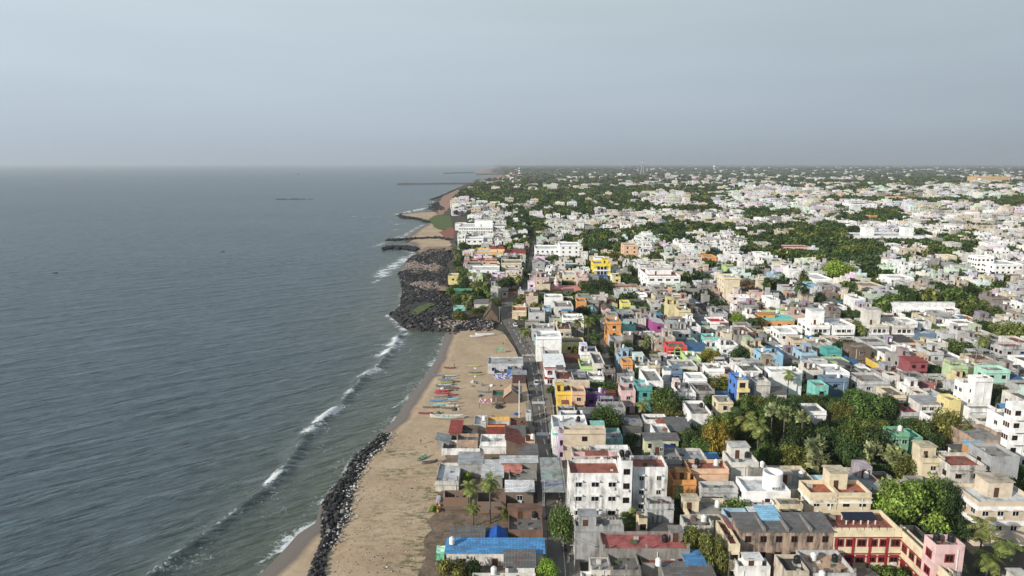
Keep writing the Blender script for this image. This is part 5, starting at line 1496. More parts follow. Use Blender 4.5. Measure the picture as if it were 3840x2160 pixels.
# seaside, further back
H('long white heritage hall with rows of arched windows', 1720, 1848, 850, 828, base=884, wall='white', roof='whiteroof', ref='the long white heritage hall', vvis=880, stair=(.72, .3, 19, 9, 6.5), name='heritage_hall', cat='hall', wins=14, sidew=0, weather=.02, wh=1.6, band=1)
H('white heritage wing set back behind the long hall', 1850, 1900, 848, 820, base=880, wall='white', roof='whiteroof', ref='the heritage wing', vvis=874, name='heritage_hall', cat='hall', wins=6, sidew=0, weather=.05)
H('red brown roofed wing behind the long white hall', 1706, 1746, 838, 810, h=8, wall='white', roof='terracotta', ref='the red brown wing', wins=0, sidew=0)
H('white seaside apartments with brown shaded windows', 1748, 1812, 896, 880, base=938, wall='white', roof='whiteroof', ref='the seaside apartments', name='apartment_block', cat='apartment block', wins=3, sidew=0, weather=.05, wh=2)
H('yellow colonial mansion with white arches and pyramid roofs', 1778, 1888, 946, 926, base=976, wall='gold', roof='offwhite', ref='the yellow mansion', name='mansion', cat='mansion', wins=6, sidew=0, weather=.05, band=2, wh=1.8)
H('golden yellow wing with sloping red tile roof', 1896, 1970, 950, 938, base=970, wall='gold', roof='redsheet', kind='gablex', rise=2.0, rmat='clay_tile', ref='the golden wing', wins=0, sidew=0, weather=.05)
H('orange terraced house below the mansion', 1760, 1862, 980, 970, base=1004, wall='orange', roof='terracotta', ref='the orange terrace', wins=0, sidew=0, weather=.1)
H('white stepped house with pink panel near the shore', 1758, 1872, 1012, 996, base=1050, wall='white', roof='whiteroof', ref='the pink panel house', wins=3, sidew=0, weather=.1)
H('cream house with curved terrace beside the dark street', 1880, 1956, 986, 970, base=1032, wall='cream', roof='concrete', ref='the cream curved house', wins=2, sidew=0, weather=.2)
H('grey and yellow small house above the rocks', 1680, 1717, 1034, 1024, base=1068, wall='lemon', roof='sheet', ref='the yellow rock house', wins=1, sidew=0, weather=.2)
H('dark green metal shed above the black rocks', 1698, 1768, 1090, 1084, base=1112, wall='darkgreen', roof='green', kind='shed', rise=.3, name='shed', cat='shed', ref='the dark green shed', wins=0, sidew=0)
H('grey gabled house front at the street bend', 1998, 2043, 985, 970, base=1030, wall='grey', roof='concrete', kind='gable', rise=2, ref='the grey gabled house', wins=1, sidew=0, rmat='roof_concrete')
H('small turquoise fronted hut by the rocks', 1700, 1745, 1152, 1144, base=1166, wall='aqua', roof='lightgrey', name='hut', cat='hut', ref='the turquoise hut', wins=0, sidew=0)
H('long hut with grey thatched roof beside trees', 1778, 1842, 1138, 1126, base=1160, wall='offwhite', roof='asbestos', kind='gablex', rise=1.5, name='hut', cat='hut', ref='the long thatched hut', wins=0, sidew=0, rmat='cloth')
H('brown thatched hut with steep gable at the street corner', 1814, 1866, 1190, 1160, base=1206, wall='brown', roof=(.16, .12, .09), kind='gable', rise=4.5, name='hut', cat='hut', ref='the steep thatched hut', wins=0, sidew=0, rmat='cloth')
H('yellow and white house with terracotta terrace at the bend', 1920, 1974, 1164, 1146, h=4.8, wall='cream', roof='terracotta', ref='the yellow bend house', wins=1, sidew=2, weather=.1, vvis=1195)
H('pale house with carport below its white upper storey', 1984, 2044, 1172, 1154, h=7.5, wall='lightgrey', roof='concrete', ref='the pale carport house', wins=1, sidew=0, weather=.2, tanks='b')
H('white house with grey terraces above the bend', 2044, 2112, 1114, 1102, h=9.5, wall='white', roof='lightgrey', ref='the white bend house', wins=1, sidew=1, weather=.2)
H('white ochre house with open top floor', 2082, 2150, 1150, 1128, h=9, wall='offwhite', roof='concrete', ref='the open top house', wins=2, sidew=1, weather=.6, tanks='w')
H('long low grey terrace along the street bend', 1996, 2080, 1232, 1212, h=6, wall='lightgrey', roof='concrete', ref='the low grey street terrace', wins=1, sidew=2, weather=.5, tanks='w')
H('peach roofed orange complex on the far skyline', 3660, 3790, 662, 655, base=684, wall=(.62, .40, .16), roof='beige', ref='the orange complex', name='office_block', cat='office block', wins=5, sidew=2, wh=4, weather=.02, storey=6)
H('white building with tall sign tower and maroon roof', 3206, 3290, 765, 755, base=800, wall='white', roof='maroon', ref='the sign tower building', name='office_block', cat='office block', wins=5, sidew=2, weather=.05, wh=2)
H('orange block with dark window grid', 3262, 3290, 808, 800, base=830, wall='orange', roof='orange', ref='the orange grid block', wins=3, sidew=1, weather=.02)
H('pink block with brown balconies', 3332, 3400, 738, 730, base=762, wall='peach', roof='rust', ref='the pink brown block', wins=3, sidew=1, weather=.05)
H('white tiered villa on a low rise of trees', 3424, 3460, 842, 834, base=866, wall='white', roof='whiteroof', ref='the tiered villa', wins=2, sidew=0, weather=.02, band=2)
# ------------------------------------------------------------------ details added to single houses
def part(ref, name, mb, mats, color=None, smooth=False, loc=(0, 0, 0)):
 return obj(name, mb.mesh(name, mats, smooth), HOUSES[ref][0], loc, color=color)
def ring_tower(ref, fx, fy, r, z0, z1):
 _, xc, yf, wd, d, h, zt = HOUSES[ref]
 mb = MB(); mb.lathe([(r, z0), (r, z1), (r - .25, z1), (r - .25, z0 + .6), (.01, z0 + .6)], 28)
 o = part(ref, 'round_tower', mb, ['plaster'], (*PAL['white'], .03), loc=(-wd / 2 + wd * fx, d * fy, zt))
 for k in range(3):
  a = -1.75 + k * .26
  w_ = add_window(o, 'f', math.cos(a) * (r + .01), math.sin(a) * (r + .01), z0 + .75, .55, .45)
  w_.rotation_euler = (0, 0, a + PI / 2)
ring_tower('the white round tower house', .70, .45, 2.0, .0, 3.6)
_, xc, yf, wd, d, h, zt = HOUSES['the white round tower house']
tank(xc - wd / 2 + wd * .7, yf + d * .45, zt + .62, 'black water tank standing inside the round white roof tower', 'rooftop water tanks', True, rz=1)
# crimson house: green arch; plain sheets and trim on others
_, xc, yf, wd, d, h, zt = HOUSES['the crimson house']
mb = MB()
aw, ah = wd * .16, h * .78
for s_ in (-1, 1):
 mb.box(s_ * aw - .22, s_ * aw + .22, -.3, 0, 0, ah)
for k in range(10):
 a, b = PI * k / 10, PI * (k + 1) / 10
 q = [(math.cos(t) * rr, math.sin(t) * rr * .9 + ah) for t, rr in ((a, aw + .22), (b, aw + .22), (b, aw - .22), (a, aw - .22))]
 mb.face([(x, -.3, z) for x, z in q]); mb.face([(q[0][0], -.3, q[0][1]), (q[0][0], 0, q[0][1]), (q[1][0], 0, q[1][1]), (q[1][0], -.3, q[1][1])])
part('the crimson house', 'arch', mb, ['plaster'], (.30, .55, .08, .05))
mb = MB(); mb.face([(-aw, -.05, 0), (aw, -.05, 0), (aw, -.05, ah), (-aw, -.05, ah)]); part('the crimson house', 'glass_front', mb, ['glass'])
for z in (h * .33, h * .62):
 mb = MB(); mb.box(-wd / 2 - .1, wd / 2 + .1, -.16, -.01, z, z + .22); part('the crimson house', 'band', mb, ['plaster'], (*PAL['offwhite'], .1))
def strips(ref, zs, col, over=.14, hh=.4):
 _, xc, yf, wd, d, h, zt = HOUSES[ref]
 for z in zs:
  z = h + z if z <= 0 else z
  mb = MB(); mb.box(-wd / 2 - over, wd / 2 + over, -over - .02, d * .98, z, z + hh, skip='k')
  part(ref, 'band', mb, ['plaster'], (*col, .1))
strips('the red trimmed house', (-1.25, -4.6), PAL['maroon'], .2, .75)
strips('the red trimmed house', (-.35,), PAL['white'], .26, .4)
strips('the vivid blue house', (), PAL['lime'])
_, xc, yf, wd, d, h, zt = HOUSES['the vivid blue house']
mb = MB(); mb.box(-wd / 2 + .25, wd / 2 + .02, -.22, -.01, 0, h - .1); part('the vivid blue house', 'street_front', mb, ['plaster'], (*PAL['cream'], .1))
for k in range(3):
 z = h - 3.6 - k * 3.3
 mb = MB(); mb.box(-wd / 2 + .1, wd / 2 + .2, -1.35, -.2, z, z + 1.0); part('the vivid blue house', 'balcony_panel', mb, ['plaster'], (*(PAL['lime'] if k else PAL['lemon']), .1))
 mb = MB(); mb.box(-.9, .9, -.26, -.23, z + 1.1, z + 2.7); part('the vivid blue house', 'opening', mb, ['dark_gap'])  # flat dark panel paints the shade of the opening
for ref, zs, col in (('the beige banded house', (-1.9, -5.0), PAL['white']), ('the cream terracotta house', (-2.3,), PAL['white']), ('the cream tower house', (-2.3,), PAL['white']),
                     ('the church hall', (1.5, 2.6, -.5), PAL['salmon']), ('the turquoise white terrace', (-2.2,), PAL['aqua']), ('the turquoise strip terrace', (-2.2,), PAL['aqua']),
                     ('the turquoise slab house', (-.2,), PAL['aqua']), ('the pink panel house', (-4,), PAL['rosered']), ('the white stepped house', (-3.4,), PAL['white'])):
 strips(ref, zs, col, .16, .9 if ref == 'the beige banded house' else .5)
# verandas of big blocks: recess shade painted as flat dark bands
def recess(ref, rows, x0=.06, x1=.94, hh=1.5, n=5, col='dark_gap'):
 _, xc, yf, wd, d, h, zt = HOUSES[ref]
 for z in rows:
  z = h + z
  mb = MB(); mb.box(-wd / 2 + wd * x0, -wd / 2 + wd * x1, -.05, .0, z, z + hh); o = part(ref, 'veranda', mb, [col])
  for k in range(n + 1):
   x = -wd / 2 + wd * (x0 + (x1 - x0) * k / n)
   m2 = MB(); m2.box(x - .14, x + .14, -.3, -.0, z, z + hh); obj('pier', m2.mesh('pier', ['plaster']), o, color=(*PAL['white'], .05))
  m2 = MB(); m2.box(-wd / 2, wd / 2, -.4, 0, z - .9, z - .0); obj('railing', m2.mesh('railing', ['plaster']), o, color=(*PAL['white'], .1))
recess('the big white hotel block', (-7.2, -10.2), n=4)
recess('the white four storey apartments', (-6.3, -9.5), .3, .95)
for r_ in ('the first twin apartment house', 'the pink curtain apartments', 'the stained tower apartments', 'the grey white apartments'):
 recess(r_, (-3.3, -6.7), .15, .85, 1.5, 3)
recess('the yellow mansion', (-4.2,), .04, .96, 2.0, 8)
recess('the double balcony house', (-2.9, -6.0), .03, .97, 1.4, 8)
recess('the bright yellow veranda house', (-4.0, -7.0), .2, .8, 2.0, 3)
for ref, n, w_, hh in (('the white cube row', 9, 3.4, 3.2), ('the twin tower institute', 2, 9, 8)):
 _, xc, yf, wd, d, h, zt = HOUSES[ref]
 for k in range(n):
  x = -wd / 2 + wd * (k + .5) / n
  box_part(HOUSES[ref][0], 'stair_room', x - w_ / 2, x + w_ / 2, d * .25, d * .25 + w_, zt - .02, zt + hh, 'plaster', (*PAL['white'], .2), top='roof_concrete')
  if ref == 'the white cube row':
   box_part(HOUSES[ref][0], 'party_wall', x - wd / n / 2 - .12, x - wd / n / 2 + .12, -.25, d - .3, zt - .5, h + .35, 'plaster', (*PAL['white'], .3))
# white roof edge and low roofs of the red and cream hotel; scalloped parapet
for ref in ('the red and cream hotel',):
 _, xc, yf, wd, d, h, zt = HOUSES[ref]
 for k in range(9):
  mb = MB(); x = -wd / 2 + wd * (k + .5) / 9
  mb.box(x - .55, x + .55, -.07, .25, h, h + .35); part(ref, 'merlon', mb, ['plaster'], (*PAL['cream'], .1))
 for z in (h - 1.5, h - 4.7, h - 5.3, h - 8):
  mb = MB(); mb.box(-wd / 2, wd / 2 + .1, -.2, -.13, z, z + .22); part(ref, 'band', mb, ['plaster'], (*PAL['maroon'], .05))
 for k in range(4):
  x = -wd / 2 + wd * (k + .15) / 4
  mb = MB(); mb.box(x - .2, x + .2, -.22, -.14, h - 8, h - 1.4); part(ref, 'pilaster', mb, ['plaster'], (.30, .03, .04, .05))
_, xc, yf, wd, d, h, zt = HOUSES['the courtyard wing']
for z in (h - 1.5, h - 4.7, h - 5.3):
 mb = MB(); mb.box(-wd / 2 - .2, -wd / 2 - .13, 0, d, z, z + .22); part('the courtyard wing', 'band', mb, ['plaster'], (*PAL['maroon'], .05))
for k in range(14):
 mb = MB(); y = d * (k + .5) / 14; mb.box(-wd / 2 - .05, -wd / 2 + .25, y - .55, y + .55, h, h + .35); part('the courtyard wing', 'merlon', mb, ['plaster'], (*PAL['cream'], .1))
# solar panels on legs over the hotel terrace
_, xc, yf, wd, d, h, zt = HOUSES['the red and cream hotel']
sp = obj('solar_array', None, None, (xc + .5, yf + d * .62, zt)); sp.scale = (.8, .62, .8); tag(sp, 'dark solar panel array on white legs over the red hotel terrace', 'solar panels')
mb = MB()
q = [(-3.8, -1.6, 1.2), (3.8, -1.6, 1.2), (3.8, 1.6, 1.9), (-3.8, 1.6, 1.9)]
mb.face(q); mb.face([(x, y, z - .06) for x, y, z in q][::-1])
for k in range(4):
 a, b = q[k], q[(k + 1) % 4]; mb.face([(a[0], a[1], a[2] - .06), (b[0], b[1], b[2] - .06), b, a])
obj('panel', mb.mesh('panel', ['solar']), sp)
for k in range(5):
 for y, z in ((-1.4, 1.2), (1.4, 1.8)):
  m2 = MB(); m2.box(-3.4 + k * 1.7 - .12, -3.4 + k * 1.7 + .12, y - .12, y + .12, 0, z); obj('leg', m2.mesh('leg', ['white_frame']), sp)
# blue roof sheets and awnings on the weathered building, red awnings
_, xc, yf, wd, d, h, zt = HOUSES['the weathered long building']
mb = MB(); x0, x1 = -wd / 2 + wd * .28, -wd / 2 + wd * .52; y0, y1 = d * .55, d + 2.2
zq = lambda y: h + .7 * y / d + .2
mb.face([(x0, y0, zq(y0)), (x1, y0, zq(y0)), (x1, y1, zq(y1)), (x0, y1, zq(y1))]); mb.face([(x0, y0, zq(y0) - .1), (x0, y1, zq(y1) - .1), (x1, y1, zq(y1) - .1), (x1, y0, zq(y0) - .1)])
part('the weathered long building', 'blue_roof_sheet', mb, ['corrugated'], (*PAL['skyblue'], .1))
for k in (0.25, .5, .75):
 mb = MB(); mb.box(-wd / 2 + wd * k - .2, -wd / 2 + wd * k + .2, -.3, d, h - .1, h + .75); part('the weathered long building', 'roof_ridge', mb, ['plaster'], (*PAL['concrete'], 1))
for k, y in enumerate((.35, .68)):
 _, xa, ya, wa, da, ha, za = HOUSES['the cream annexe']
 mb = MB(); a = [(0, 0, 2.4), (1.5, 0, 1.7), (1.5, 2.6, 1.7), (0, 2.6, 2.4)]
 mb.face([(x + wa / 2 - 1.4, yy + da * y, z + za) for x, yy, z in a][::-1]); mb.face([(x + wa / 2 - 1.4, yy + da * y, z + za - .06) for x, yy, z in a])
 part('the cream annexe', 'awning', mb, ['corrugated'], (*PAL['salmon'], .1))

# ------------------------------------------------------------------ corrugated canopy over the street
c0 = [P(2022, 1718, 4.6), P(2095, 1718, 4.6), P(2124, 1846, 4.6), P(2040, 1846, 4.6)]
cx = sum(p[0] for p in c0) / 4; cy = sum(p[1] for p in c0) / 4
cn = obj('street_canopy', None, None, (cx, cy, .6)); tag(cn, 'grey rust patched corrugated canopy spanning the street on thin posts', 'canopy')
ya, yb_ = c0[3][1] - cy, c0[0][1] - cy; xa, xb = c0[0][0] - cx, c0[1][0] - cx + .6
nseg = 7
for k in range(nseg):
 y0 = ya + (yb_ - ya) * k / nseg; y1 = ya + (yb_ - ya) * (k + 1) / nseg + .25
 mb = MB()
 z0 = 4.0 + .06 * (k % 2)
 mb.face([(xa, y0, z0), (xb, y0, z0), (xb, y1, z0 + .1), (xa, y1, z0 + .1)])
 mb.face([(xa, y0, z0 - .04), (xa, y1, z0 + .06), (xb, y1, z0 + .06), (xb, y0, z0 - .04)])
 obj('roof_sheet', mb.mesh('roof_sheet', ['corrugated']), cn, color=(*[c * R.uniform(.8, 1.1) for c in PAL['sheet']], .75))
for k in range(5):
 for x in (xa + .15, xb - .15):
  y = ya + (yb_ - ya) * (k + .1) / 4.3
  mb = MB(); mb.tube([(x, y, -.1), (x, y, 4.0)], .06, 6); obj('post', mb.mesh('post', ['steel']), cn)

# ------------------------------------------------------------------ poles, mast, wires
def pole(u, vb, vt, label, name='utility_pole', r=.11, mat='steel', arm=True, lean=0.0, cat='pole', group=None, col=None):
 x, y = P(u, vb, .4)
 lo, hi = 1, 40
 for _ in range(40):
  m = (lo + hi) / 2
  if PROJ(x, y, m)[1] > vt: lo = m
  else: hi = m
 o = obj(name, None, None, (x, y, .3)); tag(o, label, cat, group)
 mb = MB(); mb.tube([(0, 0, 0), (lean * m, 0, m)], [r, r * .7], 8); obj('shaft', mb.mesh('shaft', [mat]), o, color=col)
 if arm:
  mb = MB(); mb.box(lean * m - .9, lean * m + .9, -.06, .06, m - .6, m - .48); obj('crossarm', mb.mesh('crossarm', ['steel']), o)
 return o, (x, y, m)
def lamp_head(o, m, n=1):
 for k in range(n):
  a = PI * k
  mb = MB(); mb.tube([(0, 0, m), (math.cos(a) * .6, 0, m + .25), (math.cos(a) * 1.2, 0, m + .2)], .05, 6); arm_ = obj('lamp_arm', mb.mesh('lamp_arm', ['steel']), o)
  mb = MB(); mb.box(math.cos(a) * 1.2 - .35, math.cos(a) * 1.2 + .35, -.14, .14, m + .1, m + .25); obj('lamp_head', mb.mesh('lamp_head', ['lamp']), arm_)
o, p = pole(1947, 1570, 1432, 'tall plain white pole standing on the sand beside the street', 'flag_pole', .17, 'white_plastic', arm=False)
o, p = pole(1987, 1090, 1026, 'tall floodlight mast with crown of lamps at the street bend', 'light_mast', .28, 'steel', arm=False, cat='light mast')
mb = MB(); mb.lathe([(.3, p[2] - .9), (1.3, p[2] - .7), (1.3, p[2] - .5), (.3, p[2] - .4)], 12); obj('lamp_ring', mb.mesh('lamp_ring', ['lamp']), o)
UP = []
for u, vb, vt, lb in ((1980, 1556, 1478, 'dark leaning service pole behind the white flag pole'), (1952, 1290, 1245, 'grey lamp pole at the edge of the upper beach'), (1873, 1205, 1150, 'pale pole beside the steep thatched hut'),
                      (2128, 1950, 1840, 'grey service pole beside the tall white block'), (2112, 2070, 1960, 'grey service pole at the foot of the big street tree'), (2154, 2150, 2040, 'near grey service pole beside the orange shop front'),
                      (2061, 1470, 1400, 'service pole before the red trimmed house'), (2075, 1590, 1520, 'service pole before the bright yellow house'), (2092, 1700, 1610, 'service pole beside the lilac house front'),
                      (2032, 1360, 1300, 'service pole before the plain white street house'), (2041, 1905, 1800, 'service pole on the beach side of the street under the canopy end')):
 o, p = pole(u, vb, vt, lb)
 UP.append((vb, p))
 if u in (1952, 2061):
  lamp_head(o, p[2])
def wire(a, b, lab):
 mb = MB()
 n = 10
 pts = []
 for k in range(n + 1):
  t = k / n
  q = Vector(a).lerp(Vector(b), t); q.z -= 1.1 * 4 * t * (1 - t) * .35; pts.append(q)
 mb.tube(pts, .035, 4)
 tag(obj('overhead_cable', mb.mesh('overhead_cable', ['rubber'])), lab, 'cable', 'overhead cables along the street')
chain = sorted([q for q in UP if q[1][0] > 6 and q[0] not in (1205, 1290, 1556, 1905)], key=lambda q: -q[0])
for q, r_ in zip(chain[:-1], chain[1:]):
 for dx in (-.7, .7):
  wire((q[1][0] + dx, q[1][1], q[1][2] - .2), (r_[1][0] + dx, r_[1][1], r_[1][2] - .2), 'thin black cable sagging between the street poles')

# ------------------------------------------------------------------ landmark structures
def root_at(name, u, v, label, cat, group=None, z=.1):
 x, y = P(u, v); o = obj(name, None, None, (x, y, z)); tag(o, label, cat, group); return o, x, y
def height_to(x, y, vt):
 lo, hi = 0, 200
 for _ in range(50):
  m = (lo + hi) / 2
  if PROJ(x, y, m)[1] > vt: lo = m
  else: hi = m
 return m
# lighthouse
o, x, y = root_at('lighthouse', 1948, 656, 'black and white banded lighthouse rising above the far shore trees', 'lighthouse')
h = height_to(x, y, 629); n = 5
for k in range(n):
 mb = MB(); z0, z1 = h * .86 * k / n, h * .86 * (k + 1) / n; r0, r1 = 9 - k * .6, 9 - (k + 1) * .6
 mb.lathe([(r0, z0), (r1, z1)], 12); obj('band', mb.mesh('band', ['black_plastic' if k % 2 == 0 else 'white_plastic']), o)
mb = MB(); mb.lathe([(8, h * .86), (9, h * .88), (9, h * .9), (5.5, h * .9), (5.5, h * .97), (.1, h)], 12); obj('lantern_room', mb.mesh('lantern_room', ['white_plastic']), o)
# lattice telecom masts
def lattice(u, vb, vt, bw, label):
 o, x, y = root_at('telecom_tower', u, vb, label, 'telecom tower')
 h = height_to(x, y, vt); th = max(.18, y / 2562 * 1.2)
 for sx_, sy_ in ((-1, -1), (1, -1), (1, 1), (-1, 1)):
  mb = MB(); mb.tube([(sx_ * bw, sy_ * bw, 0), (sx_ * bw * .15, sy_ * bw * .15, h)], th * .5, 4); obj('leg', mb.mesh('leg', ['steel']), o)
 mb = MB()
 nb = 9
 for k in range(nb):
  z0, z1 = h * k / nb, h * (k + 1) / nb; w0, w1 = bw * (1 - .85 * k / nb), bw * (1 - .85 * (k + 1) / nb)
  for s_ in (-1, 1):
   mb.tube([(-w0, s_ * w0, z0), (w1, s_ * w1, z1)], th * .3, 4); mb.tube([(w0, s_ * w0, z0), (-w1, s_ * w1, z1)], th * .3, 4)
   mb.tube([(s_ * w0, -w0, z0), (s_ * w1, w1, z1)], th * .3, 4)
 obj('lattice', mb.mesh('lattice', ['steel']), o)
 mb = MB(); mb.box(-bw * .35, bw * .35, -bw * .35, bw * .35, h * .8, h * .86); obj('antenna', mb.mesh('antenna', ['white_plastic']), o)
lattice(2408, 656, 600, 12, 'tall thin lattice mast on the hazy far skyline')
lattice(3470, 1058, 955, 2.6, 'rusty lattice telecom mast between white houses and trees')
lattice(2549, 790, 735, 2.2, 'grey lattice telecom mast before the white dome block')
lattice(2715, 815, 770, 2.6, 'squat telecom mast over the middle roofs')
# water towers
for u, vb, vt, lab in ((2678, 637, 620, 'white mushroom water tower on the far skyline'), (2328, 668, 648, 'pale cylindrical water tower beside the far trees'), (3672, 690, 668, 'cream water tower before the orange complex')):
 o, x, y = root_at('water_tower', u, vb, lab, 'water tower'); h = height_to(x, y, vt)
 mb = MB(); mb.lathe([(h * .12, 0), (h * .1, h * .5)], 10); obj('shaft', mb.mesh('shaft', ['white_plastic']), o)
 mb = MB(); mb.lathe([(h * .1, h * .5), (h * .32, h * .62), (h * .33, h * .9), (.1, h)], 14); obj('tank', mb.mesh('tank', ['white_plastic']), o)
# church spire and dome
def tower_stack(name, u, vb, vt, label, cat, rings, cols, n=4, rot=PI / 4):
 o, x, y = root_at(name, u, vb, label, cat)
 h = height_to(x, y, vt)
 for k, (r0, z0, r1, z1, pn) in enumerate(rings):
  mb = MB(); mb.lathe([(r0 * h, z0 * h), (r1 * h, z1 * h), (.01, z1 * h)], n)
  q = obj(pn, mb.mesh(pn, ['plaster']), o, (0, 0, 0), rot, color=(*cols[k % len(cols)], .1))
 return o, h
tower_stack('bell_tower', 2085, 1103, 1030, 'pink and white church bell tower with pointed spire', 'tower',
   [(.16, 0, .15, .28, 'base'), (.17, .28, .17, .30, 'cornice'), (.14, .30, .13, .52, 'belfry'), (.16, .52, .15, .545, 'cornice'), (.11, .545, .10, .70, 'lantern'), (.12, .7, .12, .72, 'cornice'), (.09, .72, .0, 1.0, 'spire')],
   [PAL['pink'], PAL['white'], PAL['pink'], PAL['white']], 8)
o, h = tower_stack('church_dome', 2187, 1075, 1008, 'pink and white ribbed church dome with a tall lantern', 'dome',
   [(.32, 0, .31, .38, 'drum'), (.34, .38, .34, .42, 'cornice')], [PAL['white'], PAL['salmon']], 10)
mb = MB(); mb.lathe([(.31 * h * math.cos(t), h * (.42 + .26 * math.sin(t))) for t in [PI / 2 * k / 6 for k in range(7)]], 14)
dm = obj('shell', mb.mesh('shell', ['plaster'], True), o, color=(*PAL['white'], .05))
for k in range(8):
 a = k * PI / 4
 mb = MB(); mb.tube([(math.cos(a) * .315 * h * math.cos(t), math.sin(a) * .315 * h * math.cos(t), h * (.42 + .265 * math.sin(t))) for t in [PI / 2 * j / 5 for j in range(6)]], .011 * h, 5); obj('rib', mb.mesh('rib', ['plaster']), dm, color=(*PAL['salmon'], .05))
mb = MB(); mb.lathe([(.09 * h, .67 * h), (.08 * h, .82 * h), (.1 * h, .83 * h), (.06 * h, .9 * h), (0.01, h)], 8); obj('lantern', mb.mesh('lantern', ['plaster']), o, color=(*PAL['pink'], .1))
# temple gateway towers with tiers of figures
def gopuram(u, vb, vt, wpx, label, tint):
 o, x, y = root_at('temple_tower', u, vb, label, 'temple tower'); h = height_to(x, y, vt); w_ = wpx / F * y / 2
 n = 7
 for k in range(n):
  z0, z1 = h * .92 * k / n, h * .92 * (k + 1) / n; s0 = 1 - .68 * k / n
  mb = MB(); mb.box(-w_ * s0, w_ * s0, -w_ * .7 * s0, w_ * .7 * s0, z0, z1 - .12 * h / n)
  mb.box(-w_ * s0 - .15, w_ * s0 + .15, -w_ * .7 * s0 - .15, w_ * .7 * s0 + .15, z1 - .12 * h / n, z1)
  t_ = obj('tier', mb.mesh('tier', ['plaster']), o, color=(*[c * R.uniform(.75, 1.1) for c in tint[k % len(tint)]], .8))
  for j in range(5):
   xx = -w_ * s0 + 2 * w_ * s0 * (j + .5) / 5
   m2 = MB(); m2.lathe([(.16 * w_ * .5, z0 + .05), (.2 * w_ * .5, z0 + h * .05), (.01, z0 + h * .09)], 6, cx=xx, cy=-w_ * .7 * s0 - .12)
   obj('figure', m2.mesh('figure', ['plaster']), t_, color=(*R.choice([PAL['magenta'], PAL['teal'], PAL['cream'], PAL['salmon'], PAL['skyblue']]), .5))
 mb = MB(); mb.tube([(-w_ * .34, 0, h * .94), (w_ * .34, 0, h * .94)], h * .05, 8); obj('crest', mb.mesh('crest', ['plaster']), o, color=(*tint[0], .4))
gopuram(1752, 1000, 943, 28, 'pink tiered temple tower beside the yellow mansion', [PAL['pink'], PAL['lilac'], PAL['salmon']])
gopuram(3640, 1072, 1036, 44, 'pale grey tiered temple tower beside dark trees', [PAL['offwhite'], PAL['beige']])
gopuram(2716, 835, 782, 20, 'slim grey temple tower over the middle roofs', [PAL['concrete'], PAL['beige']])
# pyramid roofs of the mansion
_, xc, yf, wd, d, h, zt = HOUSES['the yellow mansion']
for fx in (.66, .92):
 x = -wd / 2 + wd * fx
 mb = MB(); mb.box(x - 2.6, x + 2.6, d * .3, d * .3 + 5, zt - .05, zt + 2.6); s_ = part('the yellow mansion', 'roof_pavilion', mb, ['plaster'], (*PAL['peach'], .1))
 m2 = MB(); a = [(x - 3.1, d * .3 - .5), (x + 3.1, d * .3 - .5), (x + 3.1, d * .3 + 5.5), (x - 3.1, d * .3 + 5.5)]
 for k in range(4):
  m2.face([(*a[k], zt + 2.6), (*a[(k + 1) % 4], zt + 2.6), (x, d * .3 + 2.5, zt + 5)])
 obj('pyramid_roof', m2.mesh('pyramid_roof', ['clay_tile']), s_, color=(*PAL['redsheet'], .3))
# domed white hall far back
o, x, y = root_at('domed_hall', 2832, 712, 'white hall with pale dome in the dense far roofs', 'hall'); h = height_to(x, y, 692)
mb = MB(); mb.box(-10, 10, 0, 14, 0, h * .55); obj('wall', mb.mesh('wall', ['plaster']), o, color=(*PAL['white'], .1))
mb = MB(); mb.lathe([(h * .3 * math.cos(t), h * (.55 + .4 * math.sin(t))) for t in [PI / 2 * k / 6 for k in range(7)]], 14, cy=7); obj('dome', mb.mesh('dome', ['plaster'], True), o, color=(*PAL['white'], .05))

# pier on piles, ruined pier, breakwaters
xa, ya = P(1490, 693); xb, yb_ = P(1772, 690)
o = obj('pier', None, None, (xa, ya, 0)); tag(o, 'long straight concrete pier on piles reaching into the calm sea', 'pier')
L = math.hypot(xb - xa, yb_ - ya); o.rotation_euler = (0, 0, math.atan2(yb_ - ya, xb - xa))
mb = MB(); mb.box(0, L, -5, 5, 4.6, 6.0); obj('deck', mb.mesh('deck', ['plaster']), o, color=(*PAL['concrete'], .6))
mb = MB(); mb.box(0, 44, -8, 8, 4.7, 7.2); obj('pier_head', mb.mesh('pier_head', ['plaster']), o, color=(*PAL['concrete'], 1))
for k in range(34):
 mb = MB(); mb.box(k * L / 34, k * L / 34 + 2.4, -4.4, 4.4, -1, 4.6); obj('pile', mb.mesh('pile', ['plaster']), o, color=(.07, .07, .07, .6))
xa, ya = P(1034, 748); xb, yb_ = P(1176, 748)
o = obj('ruined_pier', None, None, (xa, ya, 0)); tag(o, 'line of bare dark piles left from an old pier in open sea', 'ruined pier')
for k in range(26):
 if R.random() < .18: continue
 x = (xb - xa) * k / 26
 mb = MB(); mb.box(x, x + R.uniform(.8, 2.4), -1, 1, -1, R.uniform(.8, 2.6)); obj('pile', mb.mesh('pile', ['plaster']), o, color=(.05, .05, .05, .6))
